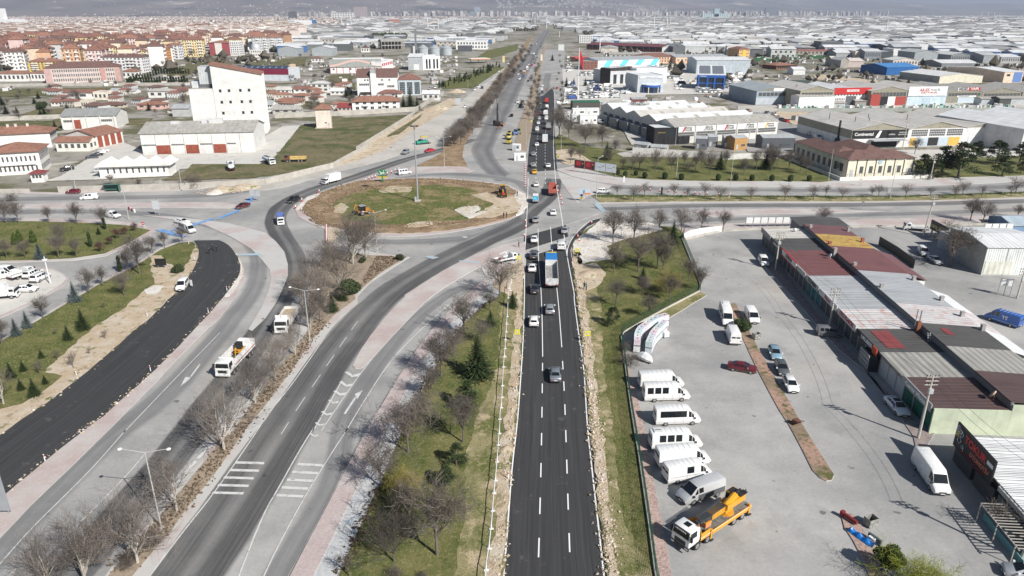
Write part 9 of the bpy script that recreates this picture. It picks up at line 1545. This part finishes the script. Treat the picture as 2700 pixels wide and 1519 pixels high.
for i,(tl,x,y,z,k,lb)in enumerate((('01',1998,1052,.25,1,'person in dark clothes walking, leftmost of three on the black road'),('01',2035,1015,.25,0,'person in dark clothes standing, middle of three on the black road'),('01',2072,1030,.25,0,'person in dark clothes, rightmost of three on the black road'),('11',2275,705,.45,0,'person in dark clothes, left of two on the roundabout edge'),('11',2303,705,.45,0,'person in dark clothes, right of two on the roundabout edge'),('11',2405,497,.45,1,'person in dark clothes walking beside the grader'),('11',2420,985,.14,1,'person in dark clothes at the crossing corner'),('21',690,1385,.28,1,'person in dark clothes at the sand pit, left of two'),('21',708,1395,.28,0,'person in blue-green jacket at the sand pit, right of two'),('10',2205,1240,.03,0,'worker in orange vest left of the drilling rig foot'),('10',2240,1235,.03,1,'worker in orange vest right of the drilling rig foot'))):
 t=thing('person',lb,'person',g1(tl,x,y,z),i*1.3);me=PMS[k].copy();me.materials.clear();c=OV if 'orange' in lb else(mat((.06,.16,.2),.8)if 'blue' in lb else CL);me.materials.append(c);me.materials.append(SKIN);me.materials.append(CL)
 me.polygons.foreach_set('material_index',[1 if p.center.z>1.49 or(abs(p.center.x)>.16 and p.center.z<.97 and p.center.z>.8)else(2 if p.center.z<.92 else 0)for p in me.polygons]);link('body',me,t);q=MB();q.sphere((0,.02,1.7),.125,10,5,.85,True);part('hair',q,MT,t,60)
# ## planting
KN={'round':'bare round-crowned tree','vase':'pale bare plane tree','tall':'tall bare tree','shrub':'bare brown shrub','plum':'purple plum tree','willow':'yellowish budding willow','sapling':'thin young tree','spruce':'dark spruce','bluespruce':'blue-grey spruce','pine':'dark pine','thuja':'green thuja','ball':'clipped round evergreen','bush':'dark evergreen bush','column':'narrow cypress','broad':'leafy green tree','greenspray':'yellow-green sprouting shrub'}
CODE={'r':'round','v':'vase','t':'tall','s':'shrub','p':'plum','w':'willow','y':'sapling','c':'spruce','u':'bluespruce','n':'pine','j':'thuja','b':'ball','h':'bush','l':'column','o':'broad','g':'greenspray'}
def grove(where,start,spec,z=.15,wide=1.):
 cnt={};L=[w.split()for w in spec.split(';')];tot={}
 for w in L:tot[w[0]]=tot.get(w[0],0)+1
 for c,tl,x,y,ty in L:
  k=CODE[c];cnt[c]=cnt.get(c,0)+1;lb=KN[k]+' '+where+('' if tot[c]==1 else ', %s from %s'%(ORD[cnt[c]-1],start));tree(k,tl,float(x),float(y),float(ty),lb,where,z,wide)
grove('along the banded footway','the crossing','r 12 2235 105 -230;r 12 2140 245 60;r 12 1900 470 110;r 12 1795 680 420;r 12 1680 880 470;r 12 1560 1080 790;r 12 1495 1350 1040;r 13 1365 265 -190;r 13 1110 600 190;t 13 1230 1310 860;y 13 800 1449 1200',.15,1.2)
grove('on the lawn left of the new road','the crossing','c 12 2360 220 60;c 12 2150 390 240;r 12 2060 560 360;c 12 2030 885 470;n 12 1930 1185 920;r 13 1885 170 -240;n 13 1825 385 180;n 13 1720 590 390;w 13 1340 720 380;r 13 1360 900 600;r 13 1640 1245 560;s 13 1250 1449 1330;s 13 1500 1480 1400',.16,1.1)
grove('in the planted median','the camera','v 03 480 1600 1060;v 03 820 1540 960;v 03 1315 1320 680;v 03 1690 825 290;v 03 2140 235 -380;v 02 2440 1130 690;v 12 95 905 510;v 12 285 670 360;s 03 1230 1350 1180;s 03 1450 1150 1010;r 12 520 350 60;v 12 430 420 100',.17,1.)
grove('on the splitter island below the roundabout','the near end','v 12 360 200 -130;v 12 560 200 -140;v 11 470 1440 1010;v 11 700 1400 960;v 11 840 1145 620;v 11 960 1080 700;r 11 620 1200 920;c 12 740 150 -30;c 12 640 260 60;h 11 800 1440 1290;h 11 930 1130 1080;h 11 1290 1106 1050',.17,1.)
grove('on the upper left lawn','the left edge','r 01 60 760 540;r 01 180 755 560;r 01 470 756 600;r 01 740 768 560;r 01 985 790 605;r 01 65 1088 920;r 01 245 1088 920;r 01 565 1088 870;r 01 740 1080 900;t 01 590 960 760;j 01 145 958 850;j 01 190 930 815;j 01 322 938 820;u 01 385 1096 930;c 01 945 862 785;l 01 868 980 840;l 01 1005 812 700;p 01 965 1030 905;p 01 1050 965 875;p 01 1115 905 790;p 01 1200 870 770;p 01 1285 830 738;y 01 690 832 780;y 01 375 805 755;y 01 850 832 785',.17)
grove('on the lower left lawn','the far end','r 01 1745 955 785;r 01 1575 990 845;r 01 1460 1042 885;r 01 1335 1238 900;r 01 1230 1215 1020;r 01 985 1350 1175;r 01 855 1425 1205;r 01 1190 1449 1230;r 02 415 328 125;r 02 20 580 330;h 01 1700 1228 1155;l 01 1150 1218 1065;u 02 720 162 -35;u 02 265 412 248;u 02 160 488 318;c 02 800 432 222;c 02 655 530 380;c 02 400 702 608;c 02 225 828 722;c 02 110 892 738;c 02 205 1008 890;c 02 335 1064 888;c 02 435 948 860;y 02 530 480 415;y 02 995 230 165;y 02 1140 225 180;y 02 1010 525 425;y 02 855 670 600;y 02 700 795 640;y 02 380 862 700;y 02 548 725 620;v 02 35 1140 770',.16)
grove('in the park right of the new road','the crossing','r 21 965 950 630;r 21 1160 935 632;r 21 1400 850 635;r 21 1615 858 612;r 21 1808 818 625;r 21 2015 832 635;c 21 1535 952 725;r 21 970 1228 950;r 21 1205 1218 860;r 21 1390 1182 840;t 21 1440 1205 950;r 21 1690 1312 1090;c 21 1250 1292 1165;r 21 1245 1425 1270;w 21 1480 1420 1165;r 21 1800 1400 1180;r 22 990 205 -50;r 22 1250 105 -60;r 22 1505 158 -90;r 22 1310 320 110;n 22 960 388 208;s 22 1130 780 600;s 22 1090 640 520',.16,1.)
grove('on the upper right park lawn','the posters','b 21 1012 292 240;b 21 1080 312 252;b 21 1183 300 246;b 21 1268 327 262;b 21 1460 333 262;b 21 1617 342 276;b 21 1968 347 281;b 21 2135 347 281;b 21 2290 350 286;b 21 2480 352 288;b 31 302 357 291;b 31 482 354 291;r 20 540 1340 1110;r 20 450 1310 1050;t 20 430 1200 1010;r 20 700 1410 1170;r 21 560 180 20;r 21 650 160 30;r 21 920 200 50;r 21 1055 245 125;r 21 1150 255 115;r 21 1215 240 85;t 21 1370 268 50;r 21 1520 255 80;r 21 1645 215 70;r 21 1690 272 170;r 21 1750 250 90;t 21 1890 290 60;r 21 1810 225 50;r 21 2040 230 60;r 21 2215 298 140;r 21 2330 250 60;t 21 2470 255 0;r 31 130 250 40;r 31 290 250 60;r 31 400 260 100;r 31 450 290 120;c 21 905 150 -30;c 21 1985 245 60;c 21 2420 240 30;r 31 770 300 180;r 20 1200 1160 950;r 20 860 1400 1200;s 20 980 1420 1290',.16)
grove('on the grassy road median','the roundabout','y 21 1005 490 375;y 21 1160 542 385;y 21 1265 492 345;y 21 1545 502 362;y 21 1672 512 402;y 21 1840 502 352;y 21 1985 542 386;y 21 2280 542 396;y 31 250 540 372;y 31 520 536 376;y 31 640 502 372;y 31 795 532 396;y 31 1080 502 396;y 31 1148 497 376;y 31 1405 507 366;y 31 1640 500 400;y 31 1870 526 376;y 31 1945 492 336;y 31 2130 507 380;y 31 2405 492 380;y 31 2450 477 296',.14,1.5)
grove('south of the right-hand road','the shop row','r 31 610 770 610;r 31 2020 730 525;r 31 2140 752 555;r 31 2470 702 585;r 31 1830 1168 790;h 22 2205 432 335;o 33 1235 1400 1150;g 33 1450 1580 1190;g 33 1650 1640 1330;y 33 2270 1010 720',.13,1.15)
grove('beside the cream office','its right corner','n 31 1560 318 100;n 31 1665 328 120;n 31 1740 300 15;n 31 1905 322 -20;n 31 2065 175 -30;n 31 2265 190 -40;n 31 2325 302 105;n 31 2490 185 -20;n 31 2500 280 165;r 31 1490 90 -60',.16,1.15)
grove('around the mill and the long white house','the left','s 01 120 545 430;s 01 1320 395 300;s 01 1850 420 230;r 01 1060 380 290;c 00 530 1240 1140;r 00 740 1000 860;r 00 1230 920 850;r 00 620 1000 920;r 00 920 1400 1270;r 00 1490 1100 1040;r 00 1760 1000 940;h 00 400 1045 970;r 00 190 1160 1075;r 00 480 880 800;c 10 770 925 815;c 10 825 935 815;c 10 1385 1040 835;c 10 1320 1040 900;c 10 1450 1045 920;c 10 900 930 880;c 10 1250 930 880;r 10 470 1010 900;r 10 640 870 760;r 10 510 520 470;r 10 465 760 710;r 00 870 815 760;r 00 1110 830 770;h 00 40 660 620;h 00 165 650 610;r 00 130 600 520;h 00 870 580 520;r 00 1840 560 470;r 00 1560 640 580;c 20 520 830 730;c 20 590 810 740;c 20 700 820 740;c 20 920 810 750;c 20 1140 815 745;c 30 340 1000 800;c 30 1450 1000 930;c 30 1520 990 930;c 20 385 580 510',.1)
for k in range(104):
 f=(k//2+random.uniform(-.3,.3))/52;f=max(0,min(1,f));q=1-(1-f)**1.7 if False else f
 x,y=1760+(2500-1760)*q**.8+random.uniform(-30,30),1400+(450-1400)*q+random.uniform(-8,8);tree_at(('round','tall','vase')[k%3],g1('10',x+(45 if k%2 else-10),y,.15),random.uniform(6.5,9.5),'bare tree in the dense median row of the highway','bare trees of the highway median',1.15)
for k in range(120):
 tl,x,y=('00',random.uniform(0,1790),random.uniform(850,1130))if k%2 else('10',random.uniform(50,1250),random.uniform(520,1090));P=g1(tl,x,y)
 if clear(P.x,P.y,13):tree_at(('round','tall','round','spruce')[k%4],P,random.uniform(3.5,6.5),('dark conifer' if k%4==3 else 'bare tree')+' in the gardens among the cottages',('conifers' if k%4==3 else 'bare trees')+' among the cottages',1.2)
for k in range(46):f=k/45;x,y=300-30*f+random.uniform(-25,25),1180-640*f;tree_at(('round','tall')[k%2],g1('20',x-(60 if k%3 else 120)*(1-f*.5)if k%4 else 455+random.uniform(-25,25),y,.1),random.uniform(4,7),'bare tree in the scrub beside the queue lanes','bare scrub trees beside the queue')
for k in range(70):x,y=random.uniform(1650,2250),random.uniform(0,1);tree_at('column' if k%2 else 'spruce',g1('10',x,840-(x-1650)*.36+y*60-30,.06),random.uniform(3,5.5),'small conifer in the park left of the highway','conifers of the highway park')
for k in range(46):x=1220+k*13;tree_at('column',g1('00',x,805-max(0,min(1,k/24))*(100 if k%2 else 15),.06),random.uniform(4,6),'dark cypress in the playground hedge behind the mill','cypresses of the playground hedge',1.6)
for k in range(26):tree_at('broad',g1('10',1025+12.5*k,384+random.uniform(-4,4)),random.uniform(13,16),'dark green tree in the hedge block beside the grey hall','trees of the hedge block',.8)
lawnA=pp('01','0 740, 300 740, 800 755, 1200 777, 1430 823, 1250 928, 1000 1042, 700 1087, 0 1110');lawnB=pp('S','500 645, 422 663, 345 712, 257 757, 91 855, 0 905, 0 1060, 188 940, 345 800, 390 690');lawnC=P2R[1:10]+pp('S','1316 820, 1300 1000, 1250 1119, 1230 1312, 1196 1519');lawnD=pp('S','1600 1519, 1590 1367, 1590 1202, 1600 1000, 1580 850, 1570 760, 1620 660, 1720 610, 1790 630, 1840 760, 1637 882, 1684 1202, 1724 1519')
tufts('lawn_grass','short olive grass of the lawns',[lawnA,lawnB,lawnC,lawnD],16,.15,M_BLADE,(.05,.16),.06);tufts('verge_grass','patchy straw and green grass on the road verges',[pp('S','1210 1519, 1240 1312, 1260 1119, 1310 1000, 1330 820, 1370 760, 1366 998, 1340 1229, 1320 1519'),pp('S','1616 1519, 1590 1250, 1560 998, 1550 850, 1600 850, 1650 1119, 1690 1519')],9,.18,M_BLADE,(.05,.2),.06);tufts('median_grass','bright green grass of the road median',[pp('21','770 490, 2536 497')+pp('31','1250 502, 2536 460, 2536 475, 1250 515')+pp('21','2536 512, 800 512')],26,.14,M_BLADEG,(.15,.4),.08);tufts('island_grass','rough grass of the roundabout island',[pp('11','640 600, 900 455, 1420 400, 1980 440, 2180 600, 1950 715, 1400 770, 900 735')],10,.36,M_BLADE,(.1,.26),.07)
def near(P,n,s):
 P=[G(x,y,0)for x,y in P];i=rng.integers(0,len(P)-1,n);f=rng.uniform(0,1,n);a=np.array([(p.x,p.y)for p in P]);c=a[i]*(1-f[:,None])+a[i+1]*f[:,None];return c[:,0]+rng.normal(0,s,n),c[:,1]+rng.normal(0,s,n)
stones('edge_rubble','broken stones and earth lumps along the new road edges',[(*near([(x+12,y)for x,y in NRR[:10]],2600,.55),.22),(*near([(x-8,y)for x,y in NRL[:9]],900,.4),.22),(*near(LA[3:],300,.5),.2),(*near(LB[3:],700,.25),.16)],M_STONE2,(.03,.26),.7)
stones('white_rubble','loose pale rubble beside the crossing and bank',[(*scatter(pp('21','620 930, 850 740, 1300 760, 1400 810, 960 1060, 640 1140'),900),.24),(*scatter(pp('11','1830 620, 2030 590, 2000 660, 1940 700'),500),.42),(*scatter(pp('11','2390 440, 2490 560, 2420 670'),250),.42),(*scatter(pp('01','1820 450, 2100 420, 2450 400, 2300 470, 1900 490'),900),.15)],M_STONE2,(.03,.24),.6)
stones('earth_clods','dark clods of turned earth round the roundabout island',[(*near(pp('11','640 790, 480 730, 600 640, 640 560, 760 490, 950 440, 1150 400, 1420 380, 1760 370, 2050 410, 2230 430'),2200,.8),.3),(*near(pp('11','560 790, 400 640, 560 480, 900 370, 1500 340, 2060 375'),1400,1.),.28),(*near(pp('11','850 790, 1100 800, 1400 790, 1750 770, 2050 730'),900,.6),.3)],M_CLOD,(.06,.38),.8)
for lb,tl,x,y,w,h in(('pale spoil heap by the left factory wall','01',2120,440,5,1.6),('white rubble heap by the left factory wall','01',2060,465,3.4,1.1),('sandy heap at the end of the factory wall','01',2330,415,5.5,1.5),('brown earth bank by the dusty road','10',1640,1040,9,2.2),('earth heap at the park corner','10',1830,880,8,2.5),('yellow sand heap by the sand pit','21',740,1250,3.6,1.),('dirt heap left of the new road, upper','13',2320,90,1.1,.6),('dirt heap left of the new road, lower','13',2300,240,1.3,.6)):
 t=thing('earth_heap',lb,'heap',g1(tl,x,y,.1));q=MB();V=[(0,0,h)]+[(w*r/3*math.cos(a*.5236)*random.uniform(.8,1.15),w*r/3*math.sin(a*.5236)*random.uniform(.8,1.15),h*(1-r/3)**1.2*random.uniform(.8,1.2)-(.2 if r==3 else 0))for r in(1,2,3)for a in range(12)];q.add(V,[(0,1+a,1+(a+1)%12)for a in range(12)]+[(1+r*12+a,1+(r+1)*12+a,1+(r+1)*12+(a+1)%12,1+r*12+(a+1)%12)for r in(0,1)for a in range(12)]);part('heap',q,MRB if 'white' in lb else M_SAND,t,70)
X,Y=near(pp('03','1150 1360, 1460 1080, 1620 900, 1900 560, 2250 120')+pp('12','-60 1130, 160 880, 380 590, 560 350'),1300,.7);stones('dry_bedding','rows of dry brown bedding plants in the median',[(X,Y,.22)],M_DRY,(.1,.2),1);X,Y=scatter(pp('11','1060 1075, 1350 1082, 1100 1230, 880 1400, 960 1250'),900);stones('dry_bedding','dry brown bedding plants on the splitter island',[(X,Y,.2)],M_DRY,(.08,.24),.9);X,Y=near([(x+3,y)for x,y in P2R[1:10]],900,.45);stones('dry_hedge','low dry hedge along the footway',[(X,Y,.25)],M_DRY,(.07,.24),.9)
DY=[('530 960 600 800',7,2),('650 950 1010 890',2,9),('720 880 860 790',3,4),('890 890 960 810',2,2),('1060 910 1230 830',3,5),('1550 870 1640 760',4,2),('1760 890 1990 860',2,6),('2050 860 2200 700',5,4),('640 730 830 690',2,5),('1480 760 1620 710',2,4),('520 700 560 540',5,2),('840 1190 970 1120',3,4),('440 1000 520 970',2,2)];srcv={}
for b,nr_,nc in DY:
 x0,y0,x1,y1=map(float,b.split())
 for i in range(nr_):
  for j in range(nc):
   x=x0+(x1-x0)*(j+.5)/nc+random.uniform(-8,8);y=y0+(y1-y0)*(i+.5)/nr_+random.uniform(-4,4);k=random.choice(('midvan','bigvan','bigvan','smallvan','hatch'));c=WT if random.random()<.85 else random.choice((SILV,DARK,(.05,.1,.3)));P=g1('20',x,y,.05)
   if not clear(P.x,P.y,9):continue
   t=thing('parked_vehicle',('white' if c==WT else 'coloured')+' vehicle in the packed dealer yards by the highway','vehicle',P,random.choice((-1.3,-1.3,.2))+random.uniform(-.1,.1),('white' if c==WT else 'coloured')+' vehicles of the dealer yards');loft_vehicle(t,k,c,(),True,False,True)
for k in range(110):
 x=random.uniform(180,2450);P=g1('30',x,1042-(x>1500)*8+random.uniform(-12,12),.04);t=thing('stacked_bale','pale stacked bale or pallet load in the works yard','bale',P,random.uniform(0,3),'bales and pallet loads of the works yard');w,h=random.uniform(.6,1.1),random.uniform(1,2.6);q=MB();q.box(-w,w,-w,w,.12,h);part('load',q,mat(random.choice(((.72,.72,.7),(.66,.66,.66),(.3,.48,.42),(.6,.58,.54))),.8),t);boxp(t,'pallet',MCP,-w,w,-w,w,0,.11)
